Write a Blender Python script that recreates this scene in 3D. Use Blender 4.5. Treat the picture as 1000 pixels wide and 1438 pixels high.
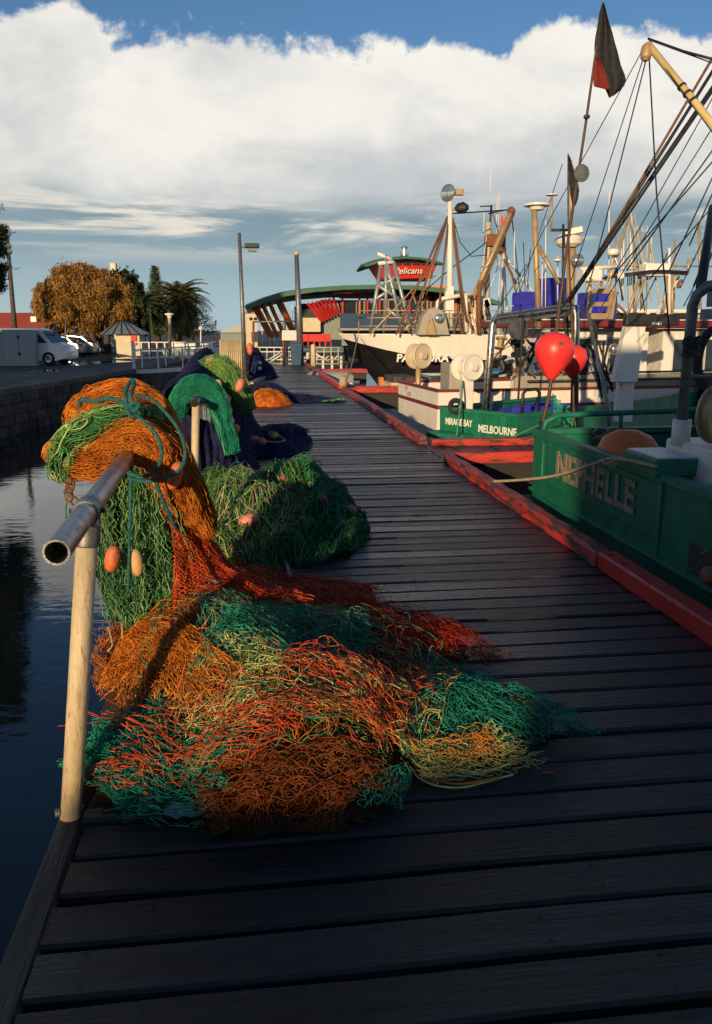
import bpy, bmesh, math, random
import numpy as np
from mathutils import Matrix, Vector, Euler

random.seed(7)
R = math.radians
sc = bpy.context.scene
for o in list(bpy.data.objects):
    bpy.data.objects.remove(o)

# ------------------------------------------------------------------ camera
EYE = 1.6; PITCH = R(12.9); YAW = R(7.2); FPX = 1118.0      # a person standing on the wharf
cam_d = bpy.data.cameras.new('camera'); cam = bpy.data.objects.new('camera', cam_d)
sc.collection.objects.link(cam); sc.camera = cam
cam.location = (0, 0, EYE); cam.rotation_euler = (R(90) - PITCH, 0, -YAW)
cam_d.sensor_fit = 'VERTICAL'; cam_d.sensor_height = 36; cam_d.sensor_width = 36
cam_d.lens = FPX / 1438 * 36; cam_d.clip_start = 0.05; cam_d.clip_end = 6000

# ------------------------------------------------------------------ light
SUN_EL, SUN_AZ = R(10.0), R(25)       # light travels towards +X sin, +Y cos
sun_d = bpy.data.lights.new('sun', 'SUN'); sun = bpy.data.objects.new('sun', sun_d)
sc.collection.objects.link(sun)
sun_d.energy = 5.0; sun_d.angle = R(0.5); sun_d.color = (1.0, 0.72, 0.40)
_dir = Vector((math.sin(SUN_AZ) * math.cos(SUN_EL), math.cos(SUN_AZ) * math.cos(SUN_EL), -math.sin(SUN_EL)))
sun.rotation_euler = _dir.to_track_quat('-Z', 'Y').to_euler()
sun.location = (-20, -30, 12)

world = bpy.data.worlds.new('World'); sc.world = world; world.use_nodes = True
nt = world.node_tree; N = nt.nodes; L = nt.links; N.clear()
def nd(t, **k):
    n = N.new(t)
    for a, b in k.items(): setattr(n, a, b)
    return n
def mth(op, a, b=None, clamp=False):
    n = nd('ShaderNodeMath', operation=op); n.use_clamp = clamp
    for i, x in enumerate((a, b)):
        if x is None: continue
        if isinstance(x, (int, float)): n.inputs[i].default_value = x
        else: L.new(x, n.inputs[i])
    return n.outputs[0]
def mapr(v, a, b, c=0.0, d=1.0, smooth=True):
    n = nd('ShaderNodeMapRange'); n.interpolation_type = 'SMOOTHSTEP' if smooth else 'LINEAR'
    L.new(v, n.inputs[0])
    for i, x in enumerate((a, b, c, d)): n.inputs[i + 1].default_value = x
    return n.outputs[0]
def wnoise(vec, scale, sx, sy, sz, det=8, rough=.6, off=0.0, dist=0.0):
    m = nd('ShaderNodeMapping'); m.inputs['Scale'].default_value = (sx, sy, sz); m.inputs['Location'].default_value = (off, off * .7, off * .3)
    L.new(vec, m.inputs[0])
    n = nd('ShaderNodeTexNoise'); n.inputs['Scale'].default_value = scale
    n.inputs['Detail'].default_value = det; n.inputs['Roughness'].default_value = rough; n.inputs['Distortion'].default_value = dist
    L.new(m.outputs[0], n.inputs['Vector']); return n.outputs['Fac']
def wmix(f, a, b):
    n = nd('ShaderNodeMix', data_type='RGBA')
    if isinstance(f, (int, float)): n.inputs[0].default_value = f
    else: L.new(f, n.inputs[0])
    for i, x in ((6, a), (7, b)):
        if isinstance(x, tuple): n.inputs[i].default_value = (*x, 1)
        else: L.new(x, n.inputs[i])
    return n.outputs[2]
tc = nd('ShaderNodeTexCoord'); D = tc.outputs['Generated']
sep = nd('ShaderNodeSeparateXYZ'); L.new(D, sep.inputs[0])
el = mth('MULTIPLY', mth('ARCSINE', sep.outputs[2]), 180 / math.pi)
sky = nd('ShaderNodeTexSky', sky_type='NISHITA'); sky.sun_disc = False
sky.sun_elevation = SUN_EL; sky.sun_rotation = SUN_AZ + math.pi
sky.air_density = 1.0; sky.dust_density = 0.2; sky.ozone_density = 4.0
SKYS = 0.11
g = 1.0 / SKYS
def c(r, gg, b): return (r * g, gg * g, b * g)
clear = wmix(mapr(el, 14, 60), sky.outputs[0], sky.outputs[0])
# cauliflower-topped bank of cumulus all round, 8 to 18 degrees up
billow = mth('ADD', mth('MULTIPLY', mth('SUBTRACT', wnoise(D, 3.2, 1, 1, 1.2, 9, .58, 3.1, .25), .5), 13.0),
             mth('MULTIPLY', mth('SUBTRACT', wnoise(D, 9.5, 1, 1, 1.2, 8, .6, 1.7, .4), .5), 5.0))
top = mth('SUBTRACT', el, mth('ADD', 17.6, billow))
bank = mapr(top, -.5, .3, 1, 0)
shade = wnoise(D, 3.0, 1, 1, 2.6, 8, .55, 5.3, .6)
puff = wnoise(D, 11.0, 1, 1, 1.6, 7, .55, 2.2, .3)
tone = mth('ADD', mth('MULTIPLY', shade, .75), mth('MULTIPLY', puff, .3))
lift = mapr(top, -10, -.5, 0, .2)
tone = mth('ADD', tone, lift)
col_bank = wmix(mapr(tone, .42, .80), c(.53, .56, .585), c(.93, .90, .83))
# flat grey-blue layer beneath with thin sunlit streaks
haze = wmix(mapr(el, 0, 8.5), c(.40, .535, .575), c(.215, .315, .375))
strat = wnoise(D, 2.6, 1, 1, 13, 7, .55, 9.0, .3)
haze = wmix(mapr(strat, .52, .72, 0, .42), haze, c(.44, .485, .51))
streak = wnoise(D, 3.4, 1, 1, 9, 8, .6, 14.2, .5)
smask = mth('MULTIPLY', mapr(streak, .46, .60), mth('MULTIPLY', mapr(el, 4.0, 6.6), mapr(el, 8.4, 10, 1, .25)))
haze = wmix(mth('MULTIPLY', smask, .9), haze, c(.86, .80, .69))
low = mth('ADD', el, mth('MULTIPLY', mth('SUBTRACT', wnoise(D, 3.0, 1, 1, 4, 7, .6, 7.7, .4), .5), 5.0))
cl = wmix(mapr(low, 7.0, 9.6), haze, col_bank)
final = wmix(bank, clear, cl)
bg = nd('ShaderNodeBackground'); bg.inputs['Strength'].default_value = SKYS
L.new(final, bg.inputs[0]); out = nd('ShaderNodeOutputWorld'); L.new(bg.outputs[0], out.inputs[0])

sc.view_settings.view_transform = 'Standard'; sc.view_settings.look = 'None'
sc.view_settings.exposure = 0.0; sc.view_settings.gamma = 1.0; sc.view_settings.use_curve_mapping = False
sc.render.engine = 'CYCLES'; sc.cycles.use_denoising = True
sc.cycles.max_bounces = 6; sc.cycles.transparent_max_bounces = 8

# ------------------------------------------------------------------ helpers
_f = Vector((math.sin(YAW) * math.cos(PITCH), math.cos(YAW) * math.cos(PITCH), -math.sin(PITCH)))
_r = Vector((math.cos(YAW), -math.sin(YAW), 0)); _u = _r.cross(_f)
def ray(px, py): return _f + _r * ((px - 500) / FPX) + _u * (-(py - 719) / FPX)
def at(px, py, y):                      # survey helper: sight line to a point y metres along the wharf
    d = ray(px, py); return Vector((0, 0, EYE)) + d * (y / d.y)
def gd(px, py, z=0.0):                  # ... to a point on a level z
    d = ray(px, py); return Vector((0, 0, EYE)) + d * ((z - EYE) / d.z)

col = sc.collection
WL = {}                                  # world location of each object's origin
def thing(name, label, cat, loc=(0, 0, 0), group=None):
    o = bpy.data.objects.new(name, None); col.objects.link(o); o.location = loc; o.empty_display_size = .2
    o['label'] = label; o['category'] = cat
    if group: o['group'] = group
    WL[o.name] = Vector(loc); return o
def tag(o, label, cat, group=None):
    o['label'] = label; o['category'] = cat
    if group: o['group'] = group
    return o
def setting(o, kind='structure'):
    o['kind'] = kind; return o

def mk(name, V, F, mat, parent=None, smooth=False, label=None, kind=None, base=False):
    V = np.asarray(V, dtype=np.float64).reshape(-1, 3)
    lo, hi = V.min(0), V.max(0); cen = (lo + hi) / 2
    if base: cen[2] = lo[2]
    W = V - cen
    me = bpy.data.meshes.new(name)
    if isinstance(F, np.ndarray):
        k = F.shape[1]
        me.vertices.add(len(W)); me.vertices.foreach_set('co', W.astype(np.float32).ravel())
        me.loops.add(F.size); me.loops.foreach_set('vertex_index', F.astype(np.int32).ravel())
        me.polygons.add(len(F)); me.polygons.foreach_set('loop_start', np.arange(0, F.size, k, dtype=np.int32))
        me.polygons.foreach_set('loop_total', np.full(len(F), k, dtype=np.int32))
        me.update(calc_edges=True)
    else:
        me.from_pydata([tuple(v) for v in W], [], [tuple(f) for f in F]); me.update()
    me.validate(verbose=False)
    if smooth:
        me.polygons.foreach_set('use_smooth', np.ones(len(me.polygons), dtype=bool))
    me.materials.append(mat)
    o = bpy.data.objects.new(name, me); col.objects.link(o)
    w = Vector(cen); WL[o.name] = w
    if parent is not None:
        o.parent = parent; o.location = w - WL[parent.name]
    else: o.location = w
    if label: o['label'] = label
    if kind: o['kind'] = kind
    return o

class MB:
    """collects shapes in a local frame T and links them as one mesh"""
    def __init__(s, T=None): s.V = []; s.F = []; s.T = T or Matrix.Identity(4)
    def add(s, V, F):
        b = len(s.V); s.V += [tuple(s.T @ Vector(v)) for v in V]; s.F += [tuple(b + i for i in f) for f in F]; return s
    def box(s, x0, x1, y0, y1, z0, z1, bev=0.0, M=None):
        if bev <= 0:
            V = [(x, y, z) for z in (z0, z1) for y in (y0, y1) for x in (x0, x1)]
            F = [(0, 2, 3, 1), (4, 5, 7, 6), (0, 1, 5, 4), (2, 6, 7, 3), (0, 4, 6, 2), (1, 3, 7, 5)]
        else:
            bm = bmesh.new(); bmesh.ops.create_cube(bm, size=1.0)
            for v in bm.verts: v.co = Vector(((x0 + x1) / 2 + v.co.x * (x1 - x0), (y0 + y1) / 2 + v.co.y * (y1 - y0), (z0 + z1) / 2 + v.co.z * (z1 - z0)))
            bmesh.ops.bevel(bm, geom=bm.edges[:], offset=bev, segments=2, profile=.5, affect='EDGES')
            bm.verts.index_update(); V = [tuple(v.co) for v in bm.verts]; F = [tuple(v.index for v in f.verts) for f in bm.faces]; bm.free()
        if M is not None: V = [tuple(M @ Vector(v)) for v in V]
        return s.add(V, F)
    def bar(s, p, q, w, h=None, up=(0, 0, 1)):
        """rectangular bar from p to q"""
        h = h or w; p = Vector(p); q = Vector(q); d = (q - p).normalized(); a = d.cross(Vector(up))
        if a.length < 1e-4: a = d.cross(Vector((1, 0, 0)))
        a.normalize(); b = a.cross(d)
        V = [e + a * (sx * w / 2) + b * (sz * h / 2) for e in (p, q) for sx, sz in ((-1, -1), (1, -1), (1, 1), (-1, 1))]
        return s.add(V, [(0, 1, 2, 3), (7, 6, 5, 4), (0, 4, 5, 1), (1, 5, 6, 2), (2, 6, 7, 3), (3, 7, 4, 0)])
    def tube(s, pts, r, n=8, cap=True, closed=False):
        P = [Vector(p) for p in pts]; m = len(P); rr = r if isinstance(r, (list, tuple)) else [r] * m
        V = []; F = []; prev = None
        for i in range(m):
            if closed: d = P[(i + 1) % m] - P[i - 1]
            else: d = P[min(i + 1, m - 1)] - P[max(i - 1, 0)]
            d.normalize()
            a = prev - d * prev.dot(d) if prev is not None else d.cross(Vector((0, 0, 1)))
            if a.length < 1e-4: a = d.cross(Vector((1, 0, 0)))
            a.normalize(); b = d.cross(a); prev = a
            V += [P[i] + (a * math.cos(2 * math.pi * k / n) + b * math.sin(2 * math.pi * k / n)) * rr[i] for k in range(n)]
        for i in range(m if closed else m - 1):
            j = (i + 1) % m
            for k in range(n): F.append((i * n + k, i * n + (k + 1) % n, j * n + (k + 1) % n, j * n + k))
        if cap and not closed: F += [tuple(range(n - 1, -1, -1)), tuple((m - 1) * n + k for k in range(n))]
        return s.add(V, F)
    def lathe(s, prof, origin=(0, 0, 0), axis=(0, 0, 1), n=16):
        """prof: list of (radius, distance along axis)"""
        ax = Vector(axis).normalized(); a = ax.cross(Vector((0, 0, 1)))
        if a.length < 1e-4: a = Vector((1, 0, 0))
        a.normalize(); b = ax.cross(a); o = Vector(origin); V = []; F = []
        for r, h in prof:
            V += [o + ax * h + (a * math.cos(2 * math.pi * k / n) + b * math.sin(2 * math.pi * k / n)) * max(r, 1e-4) for k in range(n)]
        for i in range(len(prof) - 1):
            for k in range(n): F.append((i * n + k, i * n + (k + 1) % n, (i + 1) * n + (k + 1) % n, (i + 1) * n + k))
        F += [tuple(range(n - 1, -1, -1)), tuple((len(prof) - 1) * n + k for k in range(n))]
        return s.add(V, F)
    def prism(s, poly, d, t):
        """polygon (3-D points) pushed out along vector d by t"""
        d = Vector(d).normalized() * t; n = len(poly); V = [Vector(p) for p in poly] + [Vector(p) + d for p in poly]
        F = [tuple(range(n - 1, -1, -1)), tuple(range(n, 2 * n))] + [(i, (i + 1) % n, n + (i + 1) % n, n + i) for i in range(n)]
        return s.add(V, F)
    def grid(s, rows):
        m, n = len(rows), len(rows[0])
        return s.add([p for r in rows for p in r], [(i * n + j, i * n + j + 1, (i + 1) * n + j + 1, (i + 1) * n + j) for i in range(m - 1) for j in range(n - 1)])
    def build(s, name, mat, parent=None, smooth=False, label=None, kind=None, base=False):
        return mk(name, s.V, s.F, mat, parent, smooth, label, kind, base)
def autosmooth(o, deg=35):
    me = o.data; bm = bmesh.new(); bm.from_mesh(me); bmesh.ops.recalc_face_normals(bm, faces=bm.faces[:])
    for f in bm.faces: f.smooth = True
    for e in bm.edges:
        if len(e.link_faces) == 2 and e.calc_face_angle(0) > R(deg): e.smooth = False
    bm.to_mesh(me); bm.free(); return o
def text(body, size, M, mat, parent, name='lettering', ext=.003, bold=0.0, squeeze=1.0, shear=0.0, space=1.0):
    cu = bpy.data.curves.new('t', 'FONT'); cu.body = body; cu.size = size; cu.extrude = ext; cu.align_x = 'CENTER'; cu.align_y = 'CENTER'
    cu.shear = shear; cu.offset = bold; cu.space_character = space; cu.resolution_u = 3
    to = bpy.data.objects.new('t', cu); col.objects.link(to); bpy.context.view_layer.update()
    me = to.evaluated_get(bpy.context.evaluated_depsgraph_get()).to_mesh()
    V = [tuple(M @ Vector((v.co.x * squeeze, v.co.y, v.co.z))) for v in me.vertices]; F = [tuple(p.vertices) for p in me.polygons]
    bpy.data.objects.remove(to); bpy.data.curves.remove(cu)
    return mk(name, V, F, mat, parent)
def frame(o, x, y):                    # matrix with given origin, x axis and y axis
    x = Vector(x).normalized(); y = Vector(y); z = x.cross(y).normalized(); y = z.cross(x)
    return Matrix(((x.x, y.x, z.x, o[0]), (x.y, y.y, z.y, o[1]), (x.z, y.z, z.z, o[2]), (0, 0, 0, 1)))

# ------------------------------------------------------------------ materials
def mat(name, color, rough=.6, metal=0.0, var=.25, scale=6.0, bump=.15, color2=None, wear=None, wscale=8.0, spec=.5, stretch=(1, 1, 1), rvar=0.0, rand=0.0, bscale=None, wlo=.52, whi=.6, coat=0.0):
    """base colour with mottling; wear = second colour laid on in noise-shaped patches"""
    m = bpy.data.materials.new(name); m.use_nodes = True; t = m.node_tree; n = t.nodes; l = t.links
    b = n['Principled BSDF']; b.inputs['Roughness'].default_value = rough; b.inputs['Metallic'].default_value = metal
    b.inputs['Specular IOR Level'].default_value = spec; b.inputs['Coat Weight'].default_value = coat
    tcn = n.new('ShaderNodeTexCoord'); mp = n.new('ShaderNodeMapping'); mp.inputs['Scale'].default_value = stretch
    l.new(tcn.outputs['Object'], mp.inputs[0]); vec = mp.outputs[0]
    oi = n.new('ShaderNodeObjectInfo')
    va = n.new('ShaderNodeVectorMath'); va.operation = 'ADD'; l.new(vec, va.inputs[0])
    vm = n.new('ShaderNodeVectorMath'); vm.operation = 'SCALE'; vm.inputs['Scale'].default_value = 37.0
    cx = n.new('ShaderNodeCombineXYZ'); l.new(oi.outputs['Random'], cx.inputs[0]); l.new(oi.outputs['Random'], cx.inputs[2]); l.new(cx.outputs[0], vm.inputs[0]); l.new(vm.outputs[0], va.inputs[1]); vec = va.outputs[0]
    def noise(sc_, det=6, ro=.6):
        x = n.new('ShaderNodeTexNoise'); x.inputs['Scale'].default_value = sc_; x.inputs['Detail'].default_value = det; x.inputs['Roughness'].default_value = ro
        l.new(vec, x.inputs['Vector']); return x.outputs['Fac']
    def ramp(v, a, bb, cc=0.0, dd=1.0):
        x = n.new('ShaderNodeMapRange'); l.new(v, x.inputs[0])
        for i, q in enumerate((a, bb, cc, dd)): x.inputs[i + 1].default_value = q
        return x.outputs[0]
    def mix(f, a, bb):
        x = n.new('ShaderNodeMix'); x.data_type = 'RGBA'; l.new(f, x.inputs[0])
        for i, q in ((6, a), (7, bb)):
            if isinstance(q, tuple): x.inputs[i].default_value = (*q[:3], 1)
            else: l.new(q, x.inputs[i])
        return x.outputs[2]
    lo = tuple(q * (1 - var) for q in color); hi = tuple(min(1, q * (1 + var)) for q in (color2 or color))
    n1 = noise(scale); cc = mix(ramp(n1, .3, .7), lo, hi)
    if wear is not None:
        n2 = noise(wscale, 9, .68); wm = ramp(n2, wlo, whi); cc = mix(wm, cc, tuple(wear))
    if rand:
        hs = n.new('ShaderNodeHueSaturation'); l.new(cc, hs.inputs['Color']); l.new(ramp(oi.outputs['Random'], 0, 1, 1 - rand, 1 + rand), hs.inputs['Value']); cc = hs.outputs[0]
    l.new(cc, b.inputs['Base Color'])
    if rvar:
        l.new(ramp(noise(scale * 1.7), .3, .7, max(.02, rough - rvar), min(1, rough + rvar)), b.inputs['Roughness'])
    if bump:
        bp = n.new('ShaderNodeBump'); bp.inputs['Strength'].default_value = bump; bp.inputs['Distance'].default_value = .02
        l.new(noise(bscale or scale * 4, 8, .65), bp.inputs['Height']); l.new(bp.outputs[0], b.inputs['Normal'])
    return m
M_ = {}
def D_(k, *a, **kw): M_[k] = mat(k, *a, **kw)
D_('plank', (.009, .0095, .0115), .34, var=.6, scale=3.0, bump=.6, stretch=(.5, 9, 9), rvar=.16, rand=.5, spec=.5, bscale=9.0, color2=(.016, .016, .018))
D_('plank_wet', (.009, .0095, .0115), .17, var=.5, scale=3.0, bump=.35, stretch=(.5, 9, 9), rvar=.09, rand=.4, spec=.6, bscale=7.0)
D_('nail', (.05, .034, .026), .6, .5, var=.3, bump=0)
D_('old_timber', (.022, .021, .020), .55, var=.5, scale=3.0, bump=.7, stretch=(9, .7, 9), rvar=.15)
D_('timber', (.06, .05, .04), .7, var=.5, scale=4, bump=.5)
D_('red_kerb', (.50, .030, .022), .45, var=.2, scale=5, bump=.35, wear=(.10, .03, .025), wscale=9, wlo=.60, whi=.72, rvar=.12)
D_('red_worn', (.46, .030, .020), .5, var=.3, scale=5, bump=.8, wear=(.045, .034, .031), wscale=9, wlo=.47, whi=.56, stretch=(2.2, .45, 2.2))
D_('red_worn_across', (.46, .030, .020), .5, var=.3, scale=5, bump=.8, wear=(.045, .034, .031), wscale=9, wlo=.50, whi=.60, stretch=(.45, 2.2, 2.2))
D_('galv', (.36, .37, .38), .38, 1.0, var=.35, scale=14, bump=.15, rvar=.14, wear=(.10, .095, .09), wscale=26, wlo=.60, whi=.66)
D_('galv_dull', (.20, .21, .22), .5, .7, var=.35, scale=10, bump=.2, rvar=.12)
D_('cream_paint', (.56, .46, .30), .5, var=.16, scale=10, bump=.25, wear=(.30, .15, .055), wscale=24, wlo=.53, whi=.74, stretch=(3, 3, .8))
D_('dark_hole', (.012, .011, .01), .9, bump=0)
D_('rope_teal', (.015, .13, .14), .7, var=.5, scale=60, bump=.6, wear=(.30, .36, .33), wscale=45, wlo=.62, whi=.68)
D_('rope_pale', (.42, .34, .22), .8, var=.35, scale=50, bump=.6)
D_('rope_dark', (.03, .03, .028), .8, var=.4, scale=40, bump=.5)
D_('rope_green', (.06, .28, .14), .75, var=.4, scale=50, bump=.5)
D_('rope_rust', (.22, .10, .03), .8, var=.4, scale=50, bump=.5)
def net(k, c0, c1=None): D_(k, c0, .72, var=.5, scale=11, bump=.3, color2=c1 or c0, spec=.22, bscale=120)
net('net_orange', (.74, .17, .018), (.82, .24, .03)); net('net_red', (.74, .055, .025), (.80, .10, .03))
net('net_brown', (.20, .052, .014), (.27, .075, .018)); net('net_teal', (.012, .25, .165), (.03, .34, .22))
net('net_green', (.07, .30, .09), (.14, .38, .13)); net('net_dark_green', (.012, .095, .045), (.03, .15, .06))
net('net_pale_green', (.13, .34, .11), (.24, .42, .17)); net('net_lime', (.58, .62, .17), (.68, .66, .26)); net('net_olive', (.13, .20, .05), (.20, .27, .08))
net('net_navy', (.018, .022, .085), (.03, .036, .12)); net('net_deep_red', (.48, .03, .018), (.56, .045, .02))
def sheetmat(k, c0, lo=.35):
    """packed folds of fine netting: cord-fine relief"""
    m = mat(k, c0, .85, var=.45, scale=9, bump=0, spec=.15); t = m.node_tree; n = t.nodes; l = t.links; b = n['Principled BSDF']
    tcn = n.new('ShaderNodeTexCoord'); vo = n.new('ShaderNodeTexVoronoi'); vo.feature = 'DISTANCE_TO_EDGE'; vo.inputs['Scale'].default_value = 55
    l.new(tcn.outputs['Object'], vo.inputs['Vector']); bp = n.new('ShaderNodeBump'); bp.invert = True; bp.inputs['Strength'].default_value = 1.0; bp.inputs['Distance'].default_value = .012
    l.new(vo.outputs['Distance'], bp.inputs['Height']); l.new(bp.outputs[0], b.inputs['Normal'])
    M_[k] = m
sheetmat('fold_orange_shade', (.17, .038, .007)); sheetmat('fold_green', (.020, .085, .030)); sheetmat('fold_teal', (.010, .15, .095))  # orange folds coloured darker than the net: painted shade in the gaps between strands
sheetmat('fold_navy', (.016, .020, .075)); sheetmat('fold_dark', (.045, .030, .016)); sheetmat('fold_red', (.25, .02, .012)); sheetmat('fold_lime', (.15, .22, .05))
D_('float_pink', (.66, .22, .15), .6, var=.2, scale=20, bump=.15, wear=(.45, .2, .12), wscale=30)
D_('float_orange', (.66, .16, .06), .55, var=.25, scale=20, bump=.2, wear=(.35, .12, .05), wscale=25)
D_('float_tan', (.55, .33, .15), .65, var=.2, scale=20, bump=.2)
D_('float_purple', (.22, .05, .08), .6, var=.3, scale=20, bump=.2)
D_('stone', (.055, .05, .045), .85, var=.5, scale=3, bump=.8, rand=.45, wear=(.10, .095, .085), wscale=6, wlo=.6, whi=.75)
D_('mortar', (.03, .028, .026), .95, var=.4, scale=8, bump=.4)
D_('asphalt', (.042, .042, .045), .75, var=.35, scale=.6, bump=.4, rvar=.2, bscale=30)
D_('quay_cap', (.10, .09, .08), .85, var=.35, scale=4, bump=.5, rand=.25)
D_('grass', (.03, .06, .015), .9, var=.4, scale=3, bump=.6)
D_('white', (.74, .72, .68), .45, var=.06, scale=3, bump=.05, wear=(.46, .34, .20), wscale=6, wlo=.60, whi=.82, stretch=(1.4, 1.4, .3))
D_('white_worn', (.68, .66, .62), .5, var=.10, scale=6, bump=.15, wear=(.20, .10, .05), wscale=9, wlo=.66, whi=.72)
D_('black_hull', (.012, .012, .014), .35, var=.4, scale=2, bump=.05, wear=(.09, .06, .04), wscale=3, wlo=.6, whi=.8)
D_('green_hull', (.008, .145, .082), .42, var=.32, scale=4, bump=.15, wear=(.09, .13, .085), wscale=9, wlo=.60, whi=.78, rvar=.14, stretch=(1.5, 1.5, .35))
D_('green_trim', (.010, .16, .10), .5, var=.25, scale=5, bump=.2, wear=(.22, .14, .08), wscale=8, wlo=.6, whi=.68)
D_('letter_brown', (.27, .19, .15), .8, var=.25, scale=9, bump=.2, wear=(.012, .11, .065), wscale=26, wlo=.54, whi=.60)
D_('letter_white', (.74, .72, .66), .6, var=.08, scale=12, bump=.05)
D_('letter_blue', (.02, .03, .08), .6, bump=0); D_('letter_rust', (.50, .20, .12), .7, var=.3, scale=20, bump=.0)
D_('maroon', (.17, .022, .018), .5, var=.2, scale=5, bump=.15)
D_('grey_paint', (.33, .31, .27), .55, var=.15, scale=5, bump=.15)
D_('deck_grey', (.16, .15, .13), .75, var=.3, scale=4, bump=.3)
D_('dark_steel', (.045, .047, .05), .5, .6, var=.35, scale=9, bump=.3)
D_('rust', (.22, .09, .035), .8, .2, var=.4, scale=10, bump=.4)
D_('brown_pole', (.16, .075, .035), .6, var=.35, scale=12, bump=.25)
D_('dark_pole', (.075, .042, .026), .6, var=.35, scale=12, bump=.25)
D_('tan_metal', (.42, .30, .16), .5, .3, var=.2, scale=8, bump=.15)
D_('boom_yellow', (.66, .52, .25), .5, var=.12, scale=6, bump=.1, wear=(.35, .2, .07), wscale=9, wlo=.66, whi=.72)
D_('buoy_red', (.84, .045, .042), .38, var=.12, scale=5, bump=.06, wear=(.40, .05, .04), wscale=20, wlo=.6, whi=.8)
D_('buoy_orange', (.58, .14, .03), .5, var=.25, scale=8, bump=.1)
D_('crate_blue', (.030, .035, .42), .45, var=.2, scale=5, bump=.05)
D_('flag_black', (.025, .026, .03), .9, var=.5, scale=20, bump=.4); D_('flag_red', (.17, .018, .012), .9, var=.2, scale=20, bump=.3)
D_('orange_flag', (.80, .07, .02), .8, bump=.2)
D_('roof_green', (.045, .13, .085), .55, var=.15, scale=2, bump=.05); D_('red_paint', (.55, .025, .022), .5, var=.15, scale=3, bump=.05)
D_('orange_wood', (.55, .17, .05), .6, var=.2, scale=4, bump=.15); D_('wall_grey', (.22, .26, .24), .7, var=.1, scale=3, bump=.1)
D_('roof_red', (.40, .075, .04), .7, var=.15, scale=2, bump=.2); D_('brick', (.30, .20, .14), .85, var=.25, scale=5, bump=.3)
D_('cream_wall', (.60, .52, .38), .75, var=.1, scale=3, bump=.1); D_('tin', (.30, .34, .36), .45, .5, var=.15, scale=5, bump=.1)
D_('car_silver', (.34, .35, .37), .28, .6, var=.05, scale=4, bump=0, coat=.6); D_('car_dark', (.03, .035, .045), .25, .3, var=.1, bump=0, coat=.6)
D_('car_white', (.72, .73, .74), .32, var=.03, bump=0, coat=.5); D_('car_blue', (.05, .09, .16), .28, .3, var=.05, bump=0, coat=.6)
D_('tyre', (.02, .02, .02), .85, bump=.1); D_('cabinet', (.30, .36, .36), .55, var=.1, scale=4, bump=.1)
D_('bin_blue', (.02, .07, .16), .5, bump=.05); D_('yellow', (.70, .50, .03), .7, bump=.1)
D_('bark', (.07, .045, .03), .9, var=.4, scale=6, bump=.8); D_('palm_bark', (.09, .065, .04), .9, var=.4, scale=8, bump=.9)
def leafmat(k, c0, c1):
    D_(k, c0, .75, var=.5, scale=1.2, bump=0, color2=c1, spec=.2)
    b = M_[k].node_tree.nodes['Principled BSDF']; b.inputs['Subsurface Weight'].default_value = 0
leafmat('leaf_tan', (.17, .10, .028), (.28, .15, .04)); leafmat('leaf_dark', (.014, .026, .010), (.03, .045, .016))
leafmat('leaf_palm', (.032, .045, .012), (.08, .085, .022)); leafmat('leaf_pine', (.022, .040, .018), (.05, .07, .028))
def glassmat(k, c0=(.02, .025, .03), ro=.08):
    D_(k, c0, ro, var=.3, scale=2, bump=0, spec=.6)
glassmat('glass'); D_('lamp_glass', (.55, .58, .56), .12, .8, var=.1, bump=0); D_('chrome', (.55, .55, .53), .22, 1.0, var=.2, scale=20, bump=.05)
def watermat():
    m = bpy.data.materials.new('water'); m.use_nodes = True; t = m.node_tree; n = t.nodes; l = t.links; b = n['Principled BSDF']
    b.inputs['Base Color'].default_value = (.004, .008, .013, 1); b.inputs['Roughness'].default_value = .025; b.inputs['IOR'].default_value = 1.45
    tcn = n.new('ShaderNodeTexCoord'); mp = n.new('ShaderNodeMapping'); mp.inputs['Scale'].default_value = (.75, 1.7, 1); l.new(tcn.outputs['Object'], mp.inputs[0])
    a = n.new('ShaderNodeTexNoise'); a.inputs['Scale'].default_value = 3.2; a.inputs['Detail'].default_value = 4; a.inputs['Roughness'].default_value = .5; a.inputs['Distortion'].default_value = .3
    c_ = n.new('ShaderNodeTexNoise'); c_.inputs['Scale'].default_value = .45; c_.inputs['Detail'].default_value = 2
    l.new(mp.outputs[0], a.inputs['Vector']); l.new(mp.outputs[0], c_.inputs['Vector'])
    mr = n.new('ShaderNodeMapRange'); l.new(c_.outputs['Fac'], mr.inputs[0]); mr.inputs[1].default_value = .35; mr.inputs[2].default_value = .65; mr.inputs[3].default_value = .25; mr.inputs[4].default_value = 1.0
    mm = n.new('ShaderNodeMath'); mm.operation = 'MULTIPLY'; l.new(a.outputs['Fac'], mm.inputs[0]); l.new(mr.outputs[0], mm.inputs[1])
    bp = n.new('ShaderNodeBump'); bp.inputs['Strength'].default_value = .055; bp.inputs['Distance'].default_value = .1; l.new(mm.outputs[0], bp.inputs['Height']); l.new(bp.outputs[0], b.inputs['Normal'])
    M_['water'] = m
watermat()
D_('puddle', (.012, .013, .014), .03, var=.1, bump=0, spec=.6)
# ================================================================== SETTING
WZ = -1.8                                  # water level
QZ = -0.3                                  # quay level
# ---- water
o = MB().grid([[(-700, -60, WZ), (700, -60, WZ)], [(-700, 1200, WZ), (700, 1200, WZ)]]).build('water', M_['water']); setting(o)
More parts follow.
